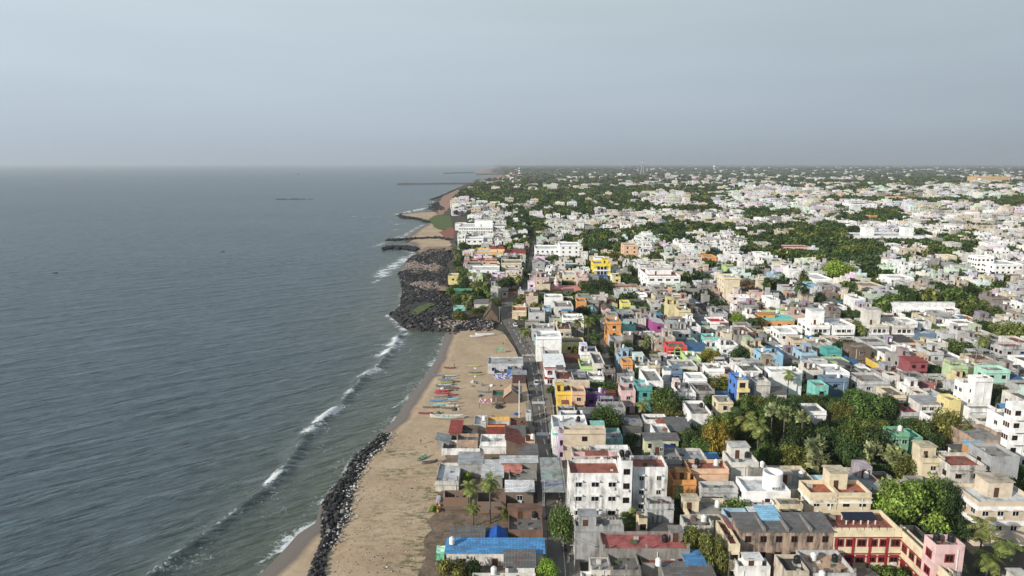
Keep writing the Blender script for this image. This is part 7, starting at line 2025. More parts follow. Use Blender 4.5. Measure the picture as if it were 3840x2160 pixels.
# ------------------------------------------------------------------ trees seen one by one
TR = [  # label, middle, top row, foot row, width, kind, colour
 ('rounded dark green street tree at the kerb beside the workshop', 2110, 1884, 2075, 116, 'broad', 'green'),
 ('bright leafy young tree before the grey ribbed shed', 2048, 2096, 2185, 84, 'broad', 'bright'),
 ('tangled olive bush before the long blue roof', 1690, 2098, 2175, 120, 'bush', 'olive'), ('darker bush with spiky fronds beside the near pale house', 1772, 2092, 2170, 90, 'bush', 'dark'),
 ('coconut palm with yellowed fronds behind the brick enclosure', 1838, 1782, 1972, 92, 'coconut', 'palm'), ('shorter coconut palm before the roofless brick enclosure', 1775, 1884, 1984, 70, 'coconut', 'palm'), ('leaning coconut palm beside the broken brick hut', 1762, 1806, 1918, 84, 'coconut', 'palm'),
 ('bright green bush in the gap behind the grey rendered house', 1752, 1766, 1808, 36, 'bush', 'bright'), ('low bush before the bare concrete terrace house', 1955, 1795, 1815, 40, 'bush', 'olive'), ('creeper bush at the brick house foot', 1915, 1880, 1912, 44, 'bush', 'olive'), ('scrub by the mound on the sand edge', 1630, 1895, 1925, 40, 'bush', 'bright'), ('scrub at the stained terrace house wall', 1893, 1895, 1960, 26, 'bush', 'olive'),
 ('broad olive green tree between the rose terrace and the weathered building', 2610, 1948, 2140, 150, 'broad', 'olive'), ('second crown of olive tree behind the blue awning', 2668, 1990, 2190, 110, 'broad', 'olive'),
 ('dark narrow tree in the gap by the peeling block', 2538, 1806, 1960, 62, 'broad', 'deep'), ('dark low tree in the shaded gap beside the laundry terrace', 2545, 1880, 1990, 60, 'broad', 'deep'),
 ('huge bright green spreading tree behind the hotel terrace', 3400, 1800, 2020, 215, 'dome', 'lime'), ('bright green lobe on the beach side of the huge tree', 3320, 1818, 1985, 150, 'dome', 'lime'), ('yellow green lower lobe before the huge tree', 3490, 1908, 2010, 116, 'dome', 'lime'), ('upper lobe of bright tree behind the huge one', 3470, 1792, 1985, 140, 'dome', 'green'),
 ('dark tree between the huge tree and the beige banded house', 3545, 1790, 2000, 110, 'broad', 'deep'), ('dark tree at the foot of the beige banded house', 3590, 1940, 2040, 110, 'broad', 'deep'),
 ('tall coconut palm before the beige banded house', 3665, 1945, 2150, 130, 'coconut', 'palm'), ('lower coconut palm at the near corner of the lot', 3745, 2010, 2190, 120, 'coconut', 'palm'), ('near coconut palm cut by the picture edge', 3690, 2060, 2230, 130, 'coconut', 'palm'),
 ('leafy tree growing in the hotel courtyard', 3350, 2105, 2230, 180, 'broad', 'green'), ('dark tree behind the pink rooftop house', 3480, 1960, 2060, 120, 'broad', 'dark'),
 # the wooded park
 ('golden green tree beside the slab topped house', 2680, 1570, 1740, 118, 'broad', 'yellow'), ('olive tree behind the golden one', 2690, 1538, 1690, 130, 'broad', 'olive'), ('dark tree on the street side of the golden one', 2592, 1605, 1725, 96, 'broad', 'dark'), ('deep green tree at the park corner', 2640, 1640, 1745, 90, 'broad', 'green'),
 ('coconut palm in the park behind the golden tree', 2790, 1545, 1700, 100, 'coconut', 'palm'), ('dark palm beside the cream slab house', 2740, 1530, 1640, 90, 'coconut', 'dark'), ('palm with yellow fronds in the park', 2838, 1570, 1730, 110, 'coconut', 'palm'),
 ('tall fan palm, first of three in a row', 2886, 1515, 1690, 62, 'palmyra', 'fan'), ('tall fan palm, middle of three in a row', 2932, 1528, 1710, 70, 'palmyra', 'fan'), ('tall fan palm, last of three in a row', 2998, 1545, 1715, 62, 'palmyra', 'fan'),
 ('bushy fan palm above the cream terracotta house', 3050, 1640, 1770, 88, 'palmyra', 'fan'), ('lower fan palm touching the cream terracotta house', 3060, 1692, 1815, 96, 'palmyra', 'fan'), ('fan palm with orange stalks beside the cream tower', 3232, 1700, 1800, 82, 'palmyra', 'fan'), ('fan palm behind the cream tower house', 3270, 1665, 1780, 80, 'palmyra', 'fan'), ('fan palm beside the bright green tree', 3352, 1680, 1800, 90, 'palmyra', 'fan'),
 ('rounded mid green tree in front of the tall fan palms', 2960, 1665, 1775, 150, 'broad', 'olive'), ('dark green tree before the first tall fan palm', 2880, 1650, 1770, 110, 'broad', 'green'), ('low tree between the fan palms', 2960, 1620, 1725, 90, 'broad', 'dark'),
 ('large dark park tree beside the shaded white house', 3165, 1565, 1740, 150, 'broad', 'green'), ('large dark park tree below the green house', 3265, 1590, 1760, 130, 'broad', 'dark'), ('dark park tree behind the fan palms', 3100, 1590, 1740, 120, 'broad', 'deep'), ('deep shade tree in the park middle', 3180, 1650, 1790, 130, 'broad', 'deep'), ('dark tree by the light green wing', 3330, 1600, 1730, 90, 'broad', 'dark'),
 ('broad dark tree below the slab porch house', 3225, 1470, 1585, 160, 'dome', 'green'), ('dark spreading tree beside the red floor terrace', 3310, 1475, 1580, 100, 'dome', 'dark'), ('brownish dry tree before the broad dark one', 3200, 1502, 1590, 86, 'broad', 'brown'),
 ('big rounded olive tree beside the red floor terrace house', 3540, 1525, 1680, 150, 'broad', 'olive'), ('olive side lobe of the big rounded tree', 3600, 1580, 1690, 100, 'broad', 'olive'), ('low bright bush by the green house', 3398, 1645, 1700, 66, 'bush', 'bright'), ('dark tree under the big rounded one', 3490, 1610, 1720, 90, 'broad', 'dark'),
 ('olive tree behind the bright green giant', 3400, 1705, 1830, 140, 'broad', 'olive'), ('palm mixed tree beside the sloping red top tower', 3470, 1720, 1840, 120, 'coconut', 'palm'), ('dark tree behind the cream tower house', 3300, 1735, 1820, 120, 'broad', 'dark'),
 # middle distance
 ('dark spreading tree between pink bay house and white houses', 2500, 1448, 1570, 130, 'dome', 'green'), ('olive rounded tree before the dark spreading one', 2508, 1506, 1590, 112, 'broad', 'olive'), ('dark tree behind the plain beige block', 2275, 1522, 1640, 128, 'dome', 'green'), ('dark lower tree joined to the one behind the beige block', 2295, 1580, 1660, 100, 'broad', 'dark'), ('tree beside the yellow green building', 2375, 1625, 1695, 110, 'broad', 'dark'), ('small bush before the blue patched shed', 2440, 1675, 1725, 60, 'bush', 'olive'),
 ('coconut palm before the teal narrow house', 2408, 1500, 1575, 66, 'coconut', 'palm'), ('lone tall coconut palm before the blank white house', 2952, 1388, 1500, 62, 'coconut', 'palm'), ('tall coconut palm at the street edge before the plain white house', 1968, 1225, 1345, 56, 'coconut', 'palm'),
 ('coconut palm, left crown of the palm grove', 2165, 1190, 1290, 56, 'coconut', 'palm'), ('dense coconut palm in the grove middle', 2205, 1185, 1300, 66, 'coconut', 'palm'), ('dark coconut palm at the grove front', 2228, 1240, 1325, 76, 'coconut', 'dark'), ('dark coconut palm behind the grove', 2222, 1175, 1280, 60, 'coconut', 'dark'), ('low dark bush under the palm grove', 2235, 1290, 1325, 60, 'bush', 'dark'),
 ('bare yellowish tree before the long yellow house', 2160, 1295, 1345, 50, 'bush', 'yellow'), ('small round street tree before the bright yellow house', 2063, 1442, 1480, 36, 'broad', 'green'), ('dark tree beside the ochre balcony house', 2400, 1365, 1440, 66, 'broad', 'dark'), ('bright bush beside the ochre balcony house', 2415, 1340, 1380, 40, 'bush', 'bright'), ('yellow green bush below the crimson house', 2460, 1312, 1350, 50, 'bush', 'olive'),
 ('yellow flowering tree beside the light green house', 2668, 1300, 1385, 84, 'broad', 'yellow'), ('dark tree before the small aqua house', 2770, 1292, 1372, 80, 'broad', 'dark'), ('dark bush below the light blue terrace', 2822, 1355, 1400, 50, 'broad', 'deep'), ('flat topped dark tree behind the blank white house', 2985, 1362, 1402, 80, 'dome', 'dark'),
 ('dark tree beside the red shed house', 3500, 1370, 1425, 120, 'dome', 'dark'), ('dark tree before the slate blue house', 3590, 1255, 1345, 120, 'broad', 'green'), ('tall coconut palm beside the red shed house', 3676, 1250, 1360, 80, 'coconut', 'palm'), ('bright small tree among the far row houses', 3292, 1245, 1290, 26, 'broad', 'bright'), ('mass of dark trees beside the white villa', 3690, 1130, 1215, 130, 'broad', 'green'), ('olive trees at the far edge of houses', 3790, 1200, 1290, 150, 'broad', 'olive'), ('palm at the far edge of houses', 3820, 1225, 1300, 60, 'coconut', 'palm'), ('yellow green small tree by the mauve house', 3370, 1448, 1490, 40, 'bush', 'bright'), ('shrub wrapped post beside the slab porch house', 3210, 1422, 1470, 34, 'broad', 'dark'),
 ('palm beside the lime green front', 2840, 1180, 1260, 66, 'coconut', 'dark'), ('bright tree before the crimson terrace house', 2760, 1170, 1230, 76, 'broad', 'bright'), ('lime tree below the turquoise slab house', 2860, 1240, 1285, 50, 'bush', 'bright'), ('dark palm pair beside the plain white cube', 2985, 1055, 1160, 60, 'coconut', 'dark'), ('slim tall palm beside the white narrow slab', 2862, 1050, 1160, 40, 'coconut', 'dark'), ('palm before the long balcony house', 3010, 1060, 1160, 54, 'coconut', 'dark'), ('palm among roofs below the long balcony house', 3070, 1095, 1150, 60, 'coconut', 'dark'), ('round dark tree behind the twin apartments', 3140, 1110, 1160, 76, 'broad', 'green'), ('dark trees behind the stained tower apartments', 3190, 1160, 1215, 120, 'broad', 'dark'), ('dark trees before the white cube row', 3430, 1165, 1215, 130, 'broad', 'dark'), ('dark tree clump before the grey white apartments', 3060, 1240, 1295, 50, 'broad', 'dark'),
 ('flat topped dark tree before the old stone hall', 2240, 1048, 1112, 120, 'dome', 'dark'), ('lower dark tree beside the flat topped one', 2260, 1088, 1130, 110, 'dome', 'dark'), ('olive tree between church and flat topped tree', 2205, 1085, 1120, 60, 'broad', 'olive'), ('dark tree before the church hall', 2110, 1095, 1130, 60, 'broad', 'dark'), ('dark tree at the street side of the church', 2042, 1082, 1120, 50, 'broad', 'dark'), ('tree right of the old stone hall', 2360, 1035, 1080, 90, 'dome', 'dark'), ('dark tree by the grove of aqua diamond house', 2185, 1145, 1200, 66, 'dome', 'dark'), ('palm by the open top house', 2135, 1155, 1195, 40, 'coconut', 'dark'),
 ('green rounded tree among grey houses', 2522, 960, 1005, 56, 'broad', 'green'), ('palms behind the tall cream slab', 2650, 1020, 1080, 50, 'coconut', 'dark'), ('brown tree beside the tall cream slab', 2810, 1040, 1100, 80, 'broad', 'brown'), ('bright green giant tree in the middle woods', 3140, 975, 1060, 130, 'dome', 'bright'),
 # around the headland huts
 ('dark trees by the yellow rock house', 1735, 995, 1048, 60, 'broad', 'green'), ('dark tree before the pink panel house', 1738, 1025, 1080, 50, 'broad', 'dark'), ('palm above the yellow rock house', 1725, 1040, 1095, 40, 'coconut', 'palm'), ('palm by the dark green shed', 1775, 1050, 1100, 40, 'coconut', 'palm'), ('dark round tree before the cream curved house', 1890, 1035, 1100, 66, 'broad', 'dark'), ('palm at the street edge by the cream house', 1945, 1030, 1098, 46, 'coconut', 'palm'), ('palm before the red orange house', 1830, 1020, 1075, 36, 'coconut', 'dark'),
 ('low tree before the steep thatched hut', 1815, 1140, 1180, 60, 'broad', 'green'), ('tree beside the sandy square', 1858, 1100, 1165, 46, 'broad', 'green'), ('grey green bush above the stone heap', 1722, 1165, 1205, 62, 'bush', 'olive'), ('palm behind the turquoise hut', 1750, 1120, 1205, 50, 'coconut', 'palm'), ('palm beside the long thatched hut', 1745, 1095, 1150, 46, 'coconut', 'palm'), ('tree between the huts', 1800, 1080, 1120, 50, 'broad', 'dark'), ('olive bush beside the dark street bend', 2010, 1128, 1170, 50, 'bush', 'olive'), ('bush by the green shed', 1690, 1070, 1112, 36, 'bush', 'green'), ('dark tree at the foot of the seaside apartments', 1710, 970, 1000, 34, 'broad', 'dark'), ('dark trees behind the temple tower', 1740, 905, 950, 60, 'broad', 'dark'), ('dark tree at the end of the dark street', 1975, 990, 1060, 40, 'broad', 'dark'),
 ('dark trees right of the white four storey apartments', 2250, 900, 960, 120, 'broad', 'dark'), ('olive tree beside the light orange house', 2310, 935, 985, 80, 'broad', 'olive'), ('tree in front of the white four storey apartments', 2070, 950, 1000, 50, 'broad', 'green'),
]
for row in TR:
 TREE(*row)

# ------------------------------------------------------------------ the rest of the town: fit houses and trees into free ground
GX0, GY0, GW, GH_ = -60, 105, 760, 900
occ = np.zeros((GH_, GW), dtype=bool)
def mark(x0, x1, y0, y1):
 a, b, c, d = int(x0 - GX0), int(math.ceil(x1 - GX0)), int(y0 - GY0), int(math.ceil(y1 - GY0))
 occ[max(c, 0):max(d, 0), max(a, 0):max(b, 0)] = True
def free(x0, x1, y0, y1):
 a, b, c, d = int(x0 - GX0), int(math.ceil(x1 - GX0)), int(y0 - GY0), int(math.ceil(y1 - GY0))
 if a < 0 or c < 0 or b > GW or d > GH_: return False
 return not occ[c:d, a:b].any()
xs = np.arange(GW) + GX0 + .5; ys = np.arange(GH_) + GY0 + .5
GXm, GYm = np.meshgrid(xs, ys)
rl = np.interp(ys, [p[1] for p in RL], [p[0] for p in RL]); rr = np.interp(ys, [p[1] for p in RR], [p[0] for p in RR])
occ |= (GXm < rr[:, None] + 2.0) & (GYm < 330)                       # beach, street
occ |= (GXm > rl[:, None] - 1) & (GXm < rr[:, None] + 1.5)
occ |= ~in_poly(GXm, GYm, LAND)
HUTZONE = [P(*p) for p in ((1668, 1240), (1690, 1150), (1690, 940), (1650, 900), (1640, 800), (1660, 720), (1770, 690), (1850, 700), (1780, 800), (1715, 890), (1720, 960), (1755, 1050), (1860, 1160), (1890, 1240))]
occ |= in_poly(GXm, GYm, HUTZONE)
VL, UL = [612, 660, 690, 715, 740, 770, 800, 870, 900, 960, 1050, 1160, 1240], [1880, 1890, 1785, 1742, 1712, 1700, 1706, 1706, 1704, 1722, 1757, 1862, 1895]
def seaward(x, y):
 u, v = PROJ(x, y, 0)
 return u < np.interp(v, VL, UL)
for j_ in range(GH_):
 v_ = PROJ(0, GY0 + j_, 0)[1]
 if v_ < 1240:
  occ[j_] |= xs < P(np.interp(v_, VL, UL), v_)[0]
for p, q in zip(LANE[:-1], LANE[1:]):
 a, b = P(p[0], p[2]), P(q[1], q[2]); mark(min(a[0], b[0]), max(a[0], b[0]), min(a[1], b[1]), max(a[1], b[1]))
for (x0, x1, y0, y1, *_r) in RECTS:
 mark(x0 - .1, x1 + .1, y0, y1 + .2)
for (x, y, rad, *_r) in TPOS:
 k = rad * .72; mark(x - k, x + k, y - k, y + k)
WOODS = [[(2560, 1560), (3000, 1520), (3150, 1480), (3420, 1570), (3460, 1700), (3600, 1990), (3400, 1790), (3200, 1800), (2860, 1790), (2560, 1740)], [(3640, 1930), (3840, 2050), (3900, 2200), (3640, 2200)], [(2180, 1250), (2245, 1180), (2260, 1290), (2240, 1330)]]
MIDWOODS = [[(2770, 880), (3120, 850), (3250, 900), (3330, 960), (3280, 1060), (3060, 1010), (2790, 985)], [(2140, 720), (2330, 690), (2420, 760), (2300, 800), (2060, 830), (1990, 800), (2050, 740)],
   [(1900, 840), (2020, 830), (2060, 880), (1990, 905), (1905, 880)], [(2590, 740), (2730, 735), (2760, 780), (2600, 790)], [(2780, 795), (2990, 800), (3000, 830), (2790, 840)], [(3250, 655), (3660, 665), (3650, 690), (3420, 700), (3230, 680)],
   [(3140, 790), (3390, 800), (3400, 845), (3120, 860)], [(2280, 890), (2560, 850), (2760, 860), (2780, 900), (2520, 900), (2300, 920)], [(2160, 900), (2330, 880), (2340, 980), (2170, 970)], [(3480, 920), (3660, 900), (3640, 980), (3480, 990)], [(3300, 900), (3480, 885), (3500, 960), (3330, 960)],
   [(1790, 760), (1860, 740), (1990, 760), (1960, 830), (1850, 800)], [(2480, 905), (2600, 890), (2620, 930), (2490, 935)], [(3480, 1130), (3640, 1120), (3700, 1200), (3520, 1210)], [(3300, 1155), (3480, 1150), (3500, 1200), (3300, 1200)]]
WOODW = [[P(*p) for p in q] for q in WOODS]; MIDW = [[P(*p) for p in q] for q in MIDWOODS]
woodmask = np.zeros_like(occ)
for q in WOODW + MIDW:
 woodmask |= in_poly(GXm, GYm, q)
def in_wood(x, y):
 a, b = int(x - GX0), int(y - GY0)
 return 0 <= a < GW and 0 <= b < GH_ and woodmask[b, a]
for q in WOODW:                                    # hand placed trees own this ground
 occ |= in_poly(GXm, GYm, q)

LM = [r for r in REFS if r[4]]
def max_height(x0, x1, yf, yb):
 """tallest house here that hides no landmark standing behind it"""
 h = 13.0
 u0, u1 = PROJ(x0, yf, 4)[0], PROJ(x1, yf, 4)[0]
 for (a0, a1, b0, b1, hh, p0, p1, vv) in RECTS:
  if b0 > yf + 1 and p1 > u0 + 3 and p0 < u1 - 3 and b0 < yf + 130:
   lo, hi = 0, 14
   for _ in range(14):
    m = (lo + hi) / 2
    if PROJ(0, yf, m)[1] > vv - 2: lo = m
    else: hi = m
   h = min(h, m)
 for (tx, ty, rad, tu, tv, tb, wp) in TPOS:
  if ty > yf + 1 and ty < yf + 80 and abs(tu - (u0 + u1) / 2) < (u1 - u0) / 2 + wp * .25:
   vv = tv + (tb - tv) * .8
   lo, hi = 0, 14
   for _ in range(12):
    m = (lo + hi) / 2
    if PROJ(0, yf, m)[1] > vv: lo = m
    else: hi = m
   h = min(h, m)
 return h
WALLS = ['white'] * 20 + ['offwhite'] * 10 + ['lightgrey'] * 8 + ['concrete'] * 9 + ['cream'] * 5 + ['beige'] * 4 + ['pink', 'skyblue', 'aqua', 'offwhite', 'lemon', 'peach', 'beige', 'slate', 'lime', 'brown', 'grey', 'cream', 'tan', 'cream', 'brick', 'lightgrey']
OLDW = ['white'] * 14 + ['offwhite'] * 7 + ['lightgrey'] * 9 + ['concrete'] * 16 + ['cream'] * 3 + ['beige'] * 3 + ['brown'] * 2 + WALLS[56:] * 1
ROOFS = ['concrete'] * 9 + ['lightgrey'] * 4 + ['dark'] * 8 + ['rust'] * 3 + ['whiteroof'] * 4 + ['terracotta']
CN = dict(tan='tan', white='white', offwhite='off-white', lightgrey='pale grey', concrete='grey concrete', cream='cream', beige='beige', pink='pink', skyblue='sky blue', aqua='aqua', mint='mint green', lemon='lemon yellow', peach='peach', salmon='salmon red', teal='teal', slate='slate blue', lime='lime green',
          brown='brown', grey='grey', purple='purple', lilac='lilac', orange='orange', magenta='magenta', brick='brick red', green='green', yellow='yellow')
RN = dict(concrete='grey', lightgrey='pale', dark='sooty', rust='rusty red', whiteroof='white', terracotta='terracotta', asbestos='dark sheet', redsheet='red sheet', bluesheet='blue sheet', sheet='metal')
cand, gaps = [], []
for j in range(GH_):
 y = GY0 + j
 if (y % 31) < 2.4 and y > 130: continue
 i = 0
 while i < GW:
  x = GX0 + i
  if x > .78 * y + 8: break
  if occ[j, i] or (abs((x + y * .05) % 43) < 2.2):
   i += 1; continue
  sc_ = 1.0 if y < 420 else 1.15 if y < 600 else 1.4
  wmax, dmax = R.uniform(5.2, 9.5) * sc_, R.uniform(7, 12) * sc_
  done = False
  for f in (1, .8, .62, .5):
   ww, dd = wmax * f, dmax * f
   if ww < 3.6 or dd < 3.8: break
   if free(x, x + ww, y, y + dd):
    done = True; break
   if free(x, x + ww, y, y + dd * .6) and dd * .6 > 4:
    dd *= .6; done = True; break
  if done:
   mark(x, x + ww, y, y + dd)
   g = R.uniform(.0, .35)
   if in_wood(x + ww / 2, y + dd / 2) and R.random() < .88:
    gaps.append((x + ww / 2, y + dd / 2, max(ww, dd) * .75))
   elif R.random() < (.12 if y < 280 else .24 if y < 380 else .40 + .12 * math.sin(x * .02 + y * .013)):
    gaps.append((x + ww / 2, y + dd / 2, min(ww, dd) * .75))
   else:
    cand.append((x + g, x + ww - g, y, y + dd - .2))
   i += max(1, int(ww))
  else:
   i += 1
import re
n_land = sum(1 for o in bpy.data.objects if re.match(r'house(\.\d+)?$', o.name))
cand.sort(key=lambda c: c[2])
used_labels = {}
ORD = ['', 'second ', 'third ', 'fourth ', 'fifth ', 'sixth ', 'seventh ', 'eighth ', 'ninth ', 'tenth ']
def relation(x, y):
 best = None
 for rx, ry0, ry1, text, _ in LM:
  ds = math.hypot((x - rx), (y - (ry0 if y < ry0 else ry1 if y > ry1 else y)) * .7)
  if best is None or ds < best[0]:
   best = (ds, rx, ry0, ry1, text)
 _, rx, ry0, ry1, text = best
 if y > ry1 - 1: rel = 'behind'
 elif y < ry0 - 3: rel = 'in front of'
 elif x < rx: rel = 'on the seaward side of'
 else: rel = 'on the inland side of'
 return f'{rel} {text}'
def unique(desc, place):
 for o_ in ORD:
  lab = f'{o_}{desc} {place}'
  if lab not in used_labels:
   used_labels[lab] = 1
   return ' '.join(lab.split()[:16])
 k = len(used_labels); used_labels[k] = 1
 return ' '.join(f'{desc} among many {place}'.split()[:16])
FARH = []
kcount = dict(house=n_land)
for (x0, x1, y0, y1) in cand:
 hm = max_height(x0, x1, y0, y1)
 u, v = PROJ((x0 + x1) / 2, y0, 3)
 if hm < 2.3:
  if R.random() < .25: gaps.append(((x0 + x1) / 2, (y0 + y1) / 2, 2.2))
  continue
 st = R.choices([1, 2, 3], [.42, .46, .12])[0] if y0 < 420 else R.choices([1, 2, 3], [.3, .5, .2])[0]
 h = st * 3.15 + R.uniform(.5, 1.1)
 h = min(h, hm)
 wn, rn = R.choice(OLDW if (180 < y0 < 420 and x0 < 190) else (WALLS if R.random() < .5 else WALLS[:56]) if y0 < 420 else (WALLS[:24] if R.random() < .45 else WALLS[:56] if R.random() < .8 else WALLS)), R.choice(ROOFS)
 if u > 3900 or u < 1600 or v > 2250: continue
 kn = 'bungalow' if h < 5 else 'house' if h < 8.2 else 'tenement'
 if kcount.get(kn, 0) >= 296:
  FARH.append((x0, x1, y0, y1, h, wn, rn)); continue
 kcount[kn] = kcount.get(kn, 0) + 1
 storeys = {1: 'low', 2: 'two storey', 3: 'tall'}[max(1, min(3, int(h / 3.05)))]
 kind, rmat = 'flat', None
 if h < 5 and R.random() < .24:
  kind = R.choice(['shed', 'shed', 'gable', 'gablex']); rn = R.choice(['asbestos', 'asbestos', 'rust', 'sheet', 'redsheet', 'bluesheet', 'concrete'])
  rmat = 'clay_tile' if rn == 'rust' else None
 wcol = tuple(.7 * c + .3 * .45 for c in PAL[wn]) if wn not in ('white', 'offwhite') else PAL[wn]
 desc = f"{storeys} {CN[wn]} {kn} with {RN.get(rn, 'grey')} {'roof' if kind != 'flat' else 'terrace'}"
 lab = unique(desc, relation((x0 + x1) / 2, y0))
 strm = None
 if kind == 'flat' and R.random() < .55 and hm > h + 2.0:
  strm = (R.choice([.22, .78]), R.uniform(.3, .6), R.uniform(2, 2.8), R.uniform(2, 3), 2.3)
 blank = R.random() < .3
 tk = R.choice(['', 'w', 'w', 'b', 'w', 'w']) if y0 < 420 and kind == 'flat' and hm > h + .6 else ''
 rk = R.uniform(.38, .8) if y0 < 420 else R.uniform(.45, .9)
 H(lab, 0, 0, 0, 0, name=kn, cat=kn, wall=wcol, roof=tuple(c * rk for c in PAL[rn]), ref=None, world=(x0, x1, y0, y1, h), weather=R.choice([.2, .3, .5, .8, 1.2]), blank=blank, wins=None if y0 < 420 else (2 if not blank else 0), sidew=None if y0 < 330 else (1 if not blank else 0),
      stair=strm, tanks=tk, kind=kind, rise=R.uniform(.5, 1.2), rmat=rmat, balcony=1 if (R.random() < .2 and h > 6 and y0 < 420) else None, ph=R.uniform(.6, 1.0), group='flat roofed houses of the town')
 REFS.pop()

# filler trees
n_tree = len(TR)
HZ = [P(*p) for p in ((1700, 965), (1745, 1040), (1850, 1120), (1866, 1160), (1800, 1206), (1715, 1210), (1694, 1130), (1702, 1040))]
hp = []
for _ in range(900):
 if len(hp) > 30: break
 x, y = R.uniform(min(p[0] for p in HZ), max(p[0] for p in HZ)), R.uniform(min(p[1] for p in HZ), max(p[1] for p in HZ))
 if not in_poly(np.array([x]), np.array([y]), HZ)[0] or any(math.hypot(x - a, y - b) < 5 for a, b in hp) or any(a - 1 < x < b + 1 and c - 3 < y < d + 1 for a, b, c, d, *_ in RECTS): continue
 hp.append((x, y)); n_tree += 1
 kd = R.choice(['broad', 'broad', 'coconut', 'bush'])
 TREE(unique({'broad': 'dark leafy tree', 'coconut': 'coconut palm', 'bush': 'low green bush'}[kd] + ' between the shore huts', relation(x, y)), 0, 0, 0, 0, kd, R.choice(['green', 'dark', 'olive']) if kd != 'coconut' else 'palm', world=(x, y, {'broad': 5.5, 'coconut': 8, 'bush': 2.2}[kd] * R.uniform(.8, 1.2), {'broad': 3.2, 'coconut': 2.6, 'bush': 2.2}[kd]), group='trees between the shore huts')
tp = []
for _ in range(3000):
 if len(tp) > 62: break
 q = WOODW[0]
 x, y = R.uniform(min(p[0] for p in q), max(p[0] for p in q)), R.uniform(min(p[1] for p in q), max(p[1] for p in q))
 if not in_poly(np.array([x]), np.array([y]), q)[0] or any(math.hypot(x - a, y - b) < 4.6 for a, b in tp): continue
 if any(a - 2 < x < b + 2 and c - 2 < y < d + 2 for a, b, c, d, *_ in RECTS): continue
 hg = min(R.uniform(6, 10.5), max_height(x - 3, x + 3, y, y) + .5)
 if hg < 3: continue
 tp.append((x, y)); n_tree += 1
 cn = R.choice(['dark', 'deep', 'green', 'dark', 'olive'])
 TREE(unique({'dark': 'dark green', 'deep': 'very dark', 'green': 'leafy green', 'olive': 'olive green'}[cn] + ' park tree', relation(x, y)), 0, 0, 0, 0, R.choice(['broad', 'broad', 'dome']), cn, world=(x, y, hg, R.uniform(3, 4.6)), group='trees of the wooded park')
gaps.sort(key=lambda g: g[1])
FART = []
tl = {}
for (x, y, s) in gaps:
 u, v = PROJ(x, y, 2)
 if u > 3900 or u < 1560: continue
 wood = in_wood(x, y)
 hgt, rad = R.uniform(5, 9.5), max(2.4, min(s, 5.5)) * R.uniform(.95, 1.35)
 if wood: hgt, rad = R.uniform(7, 12), rad * 1.2
 hgt = min(hgt, max(2.5, max_height(x - rad, x + rad, y, y) + 1))
 cn = R.choice(['green', 'dark', 'dark', 'olive', 'deep', 'green'])
 if n_tree < 285 and y < 520:
  n_tree += 1
  kd = R.choice(['broad', 'broad', 'dome', 'coconut']) if hgt > 5 else 'broad'
  cw = {'green': 'leafy green', 'dark': 'dark green', 'olive': 'olive green', 'deep': 'very dark'}[cn]
  lab = unique(f"{cw} {'palm' if kd == 'coconut' else 'tree'} among the houses", relation(x, y))
  TREE(lab, 0, 0, 0, 0, kd, cn if kd != 'coconut' else 'palm', world=(x, y, hgt, rad if kd != 'coconut' else 2.8), group='trees between the houses')
 else:
  FART.append((x, y, hgt, rad, cn))

# ------------------------------------------------------------------ far town and far trees, each too many to count
def far_points(n, vlo, vhi, ulo=1500, uhi=4000):
 """random spots on the plain, even in the picture's rows"""
 res = []
 land = [p for p in LAND]
 U = np.random.RandomState(5).uniform(ulo, uhi, n * 3); V_ = np.random.RandomState(6).uniform(vlo, vhi, n * 3)
 a, b = (U - W / 2) / F, (HH / 2 - V_) / F
 t_ = -CAMZ / (-SP + b * CP)
 x, y = a * t_, (CP + b * SP) * t_
 ok = in_poly(x, y, land)
 return x[ok][:n], y[ok][:n], U[ok][:n], V_[ok][:n]
yend = GY0 + GH_
FW = [[P(*p) for p in q] for q in MIDWOODS]
fx, fy, fu, fv = far_points(9000, 640, PROJ(0, yend - 20, 0)[1])
wm = np.zeros(len(fx), dtype=bool)
for q in FW: wm |= in_poly(fx, fy, q)
for x, y, u, v, wd_ in zip(fx, fy, fu, fv, wm):
 nzv = mnoise.noise((x * .0035, y * .0035, 1.7)) + .5 * mnoise.noise((x * .012, y * .012, 9))
 k = y / 900

 thr = .0 if v > 740 else (.10 if v > 690 else .22 if v > 660 else .42)
 if u < 2450: thr += .22 * min(1, max(0, (860 - v) / 60))
 if seaward(x, y): continue
 if (wd_ and R.random() < .84) or nzv < thr - .25 or R.random() < .30:
  FART.append((x, y, R.uniform(7, 12) * min(k, 1.3) ** .4, R.uniform(4, 7) * min(k, 2.0) ** .75, R.choice(['green', 'dark', 'dark', 'olive', 'deep'])))
 elif R.random() < .82:
  s = min(k, 2.2) ** .55
  wn = 'white' if R.random() < .4 else R.choice(WALLS[:56] if R.random() < .9 else WALLS)
  w2, d2 = R.uniform(7, 15) * s, R.uniform(8, 14) * s
  FARH.append((x - w2 / 2, x + w2 / 2, y, y + d2, R.choice([4, 7, 7, 10, 10, 13]) * R.uniform(.85, 1.1), wn, R.choice(ROOFS)))
# plain beyond: woods with scattered white houses
fx, fy, fu, fv = far_points(2600, 620, 642)
for x, y, u, v in zip(fx, fy, fu, fv):
 s = y / 5000
 if seaward(x, y): continue
 if R.random() < .10 and (u > 2300 or R.random() < .35):
  w2 = R.uniform(10, 24) * s ** .5
  FARH.append((x - w2 / 2, x + w2 / 2, y, y + 15, R.uniform(7, 12) * s ** .3, R.choice(WALLS[:26]), 'lightgrey'))
 else:
  FART.append((x, y, R.uniform(7, 11), R.uniform(14, 30) * s ** .8, R.choice(['green', 'dark', 'deep'])))
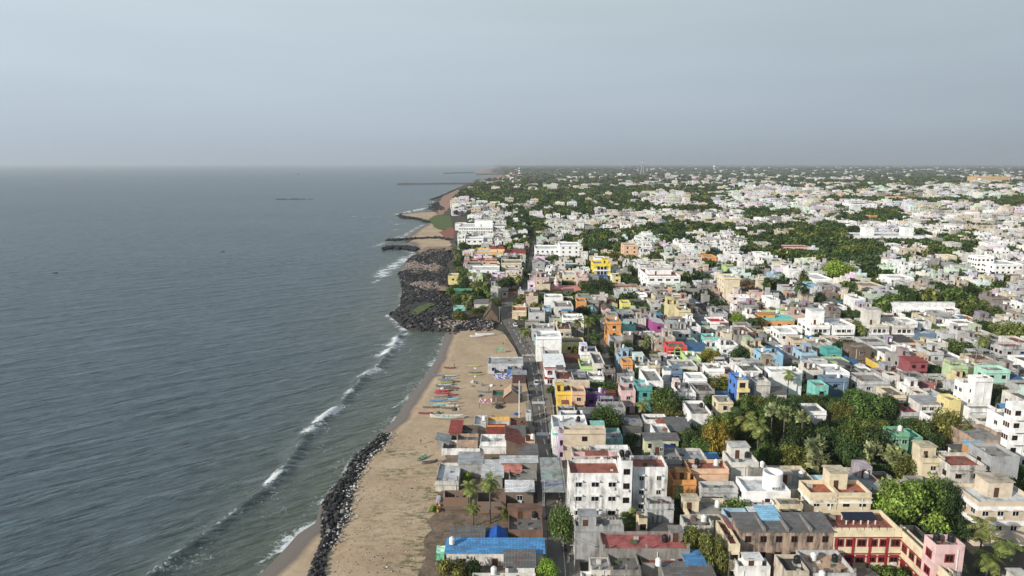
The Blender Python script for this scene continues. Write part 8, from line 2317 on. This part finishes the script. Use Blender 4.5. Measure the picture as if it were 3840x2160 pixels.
# houses as stuff
V, Fc, C, M = [], [], [], []
def fbox(x0, x1, y0, y1, z0, z1, wc, rc):
 b = len(V)
 V.extend([(x0, y0, z0), (x1, y0, z0), (x1, y1, z0), (x0, y1, z0), (x0, y0, z1), (x1, y0, z1), (x1, y1, z1), (x0, y1, z1)]); C.extend([wc] * 8)
 for q in ((0, 1, 5, 4), (1, 2, 6, 5), (2, 3, 7, 6), (3, 0, 4, 7)):
  Fc.append(tuple(b + a for a in q)); M.append(0)
 b2 = len(V)
 V.extend([(x0, y0, z1), (x1, y0, z1), (x1, y1, z1), (x0, y1, z1)]); C.extend([rc] * 4); Fc.append((b2, b2 + 1, b2 + 2, b2 + 3)); M.append(1)
def fquad(p, c):
 b = len(V); V.extend(p); C.extend([c] * 4); Fc.append((b, b + 1, b + 2, b + 3)); M.append(0)
for (x0, x1, y0, y1, h, wn, rn) in FARH:
 wc, rc = tuple(.8 * c + .08 for c in PAL[wn]) if wn not in ('white', 'offwhite') else tuple(c * R.uniform(.75, 1) for c in PAL[wn]), tuple(c * R.uniform(.3, .8) for c in PAL[rn])
 fbox(x0, x1, y0, y1, 0, h, wc, rc)
 # parapet rim catches light: a thin raised edge along front and side
 if y0 < 2200:
  fbox(x0, x1, y0 - .02, y0 + .3, h - .01, h + .8, wc, wc); fbox(x0 - .02, x0 + .3, y0 + .3, y1, h - .01, h + .8, wc, wc); fbox(x0 + .3, x1, y1 - .3, y1 + .02, h - .01, h + .8, wc, wc)
  if R.random() < .65:
   sx_ = x0 + (x1 - x0) * R.uniform(.15, .6); sy_ = y0 + (y1 - y0) * R.uniform(.25, .5); sw = (x1 - x0) * R.uniform(.2, .35)
   fbox(sx_, sx_ + sw, sy_, sy_ + sw, h - .02, h + R.uniform(2, 3.2), wc, rc)
  if R.random() < .5:
   tx, ty = x0 + (x1 - x0) * R.uniform(.2, .8), y0 + (y1 - y0) * R.uniform(.3, .8)
   tc_ = (.7, .7, .69) if R.random() < .75 else (.02, .02, .02)
   fbox(tx - .7, tx + .7, ty - .7, ty + .7, h - .02, h + 1.9, tc_, tc_)
 if y0 < 3200 and R.random() < .75:
  nf = max(1, int(h / 3.1)); nw = max(1, int((x1 - x0) / 3.6))
  for s_ in range(nf):
   z = h - 2.3 - s_ * 3.1
   if z < .5: break
   for i in range(nw):
    xc_ = x0 + (x1 - x0) * (i + .5) / nw
    fquad([(xc_ - .75, y0 - .06, z), (xc_ + .75, y0 - .06, z), (xc_ + .75, y0 - .06, z + 1.25), (xc_ - .75, y0 - .06, z + 1.25)], (.03, .03, .032))
  fquad([(x0, y0 - .35, h - .95), (x1, y0 - .35, h - .95), (x1, y0, h - .85), (x0, y0, h - .85)], wc)
struct('distant_houses', np_mesh('distant_houses', V, Fc, ['far_plaster', 'far_roof'], midx=M, col=np.array(C)), kind='stuff')['label'] = 'dense white and pale flat roofed houses filling the far town'
# trees as stuff
VV_, FF_, CC_ = [], [], []
base = 0
PROTO = []
for i in range(5):
 rg = random.Random(50 + i)
 bl_ = []
 for _ in range(9):
  a, r = rg.uniform(0, 6.3), math.sqrt(rg.random()) * .65
  bl_.append((r * math.cos(a), r * math.sin(a), .45 + (1 - r * r) * rg.uniform(.1, .5), rg.uniform(.28, .45)))
 PROTO.append((leaf_cloud(rg, bl_, 330, .15), leaf_cloud(rg, bl_, 110, .26)))
for (x, y, h, r, cn) in FART:
 (V1, F1) = PROTO[R.randrange(5)][0 if y < 1300 else 1]
 a = R.uniform(0, 6.3); ca, sa = math.cos(a), math.sin(a)
 v = np.stack([(V1[:, 0] * ca - V1[:, 1] * sa) * r + x, (V1[:, 0] * sa + V1[:, 1] * ca) * r + y, V1[:, 2] * h / 1.15], -1)
 VV_.append(v); FF_.append(F1 + base); base += len(v)
 CC_.append(np.tile(np.array(GREENS[cn]) * R.uniform(1.05, 1.7), (len(v), 1)))
struct('distant_woods', np_mesh('distant_woods', np.concatenate(VV_), np.concatenate(FF_), ['far_foliage'], col=np.concatenate(CC_)), kind='stuff')['label'] = 'dark trees growing thickly between the far houses'
# low forest cover of the plain toward the horizon
# [P(1890, 640), (60000, P(0, 640)[1]), (60000, 60000), P(1852, 619)], 5.5, 'far_plain_green') if 'far_plain_green' in MATS else None

# ------------------------------------------------------------------ haze: a thin real volume of air over land and sea
m = bpy.data.materials.new('haze'); m.use_nodes = True
t = m.node_tree; t.nodes.clear()
o_ = t.nodes.new('ShaderNodeOutputMaterial'); vs = t.nodes.new('ShaderNodeVolumeScatter')
vs.inputs['Color'].default_value = (.94, .98, 1, 1); vs.inputs['Density'].default_value = 5.2e-5; vs.inputs['Anisotropy'].default_value = 0.2
va = t.nodes.new('ShaderNodeVolumeAbsorption'); va.inputs['Color'].default_value = (0, .14, .36, 1); va.inputs['Density'].default_value = 2.1e-5
ad = t.nodes.new('ShaderNodeAddShader'); t.links.new(vs.outputs[0], ad.inputs[0]); t.links.new(va.outputs[0], ad.inputs[1]); t.links.new(ad.outputs[0], o_.inputs['Volume'])
MATS['haze'] = m
mb = MB(); mb.box(-40000, 40000, -400, 45000, -30, 260)
hz_ = struct('haze', mb.mesh('haze', ['haze']))
bpy.context.view_layer.update()
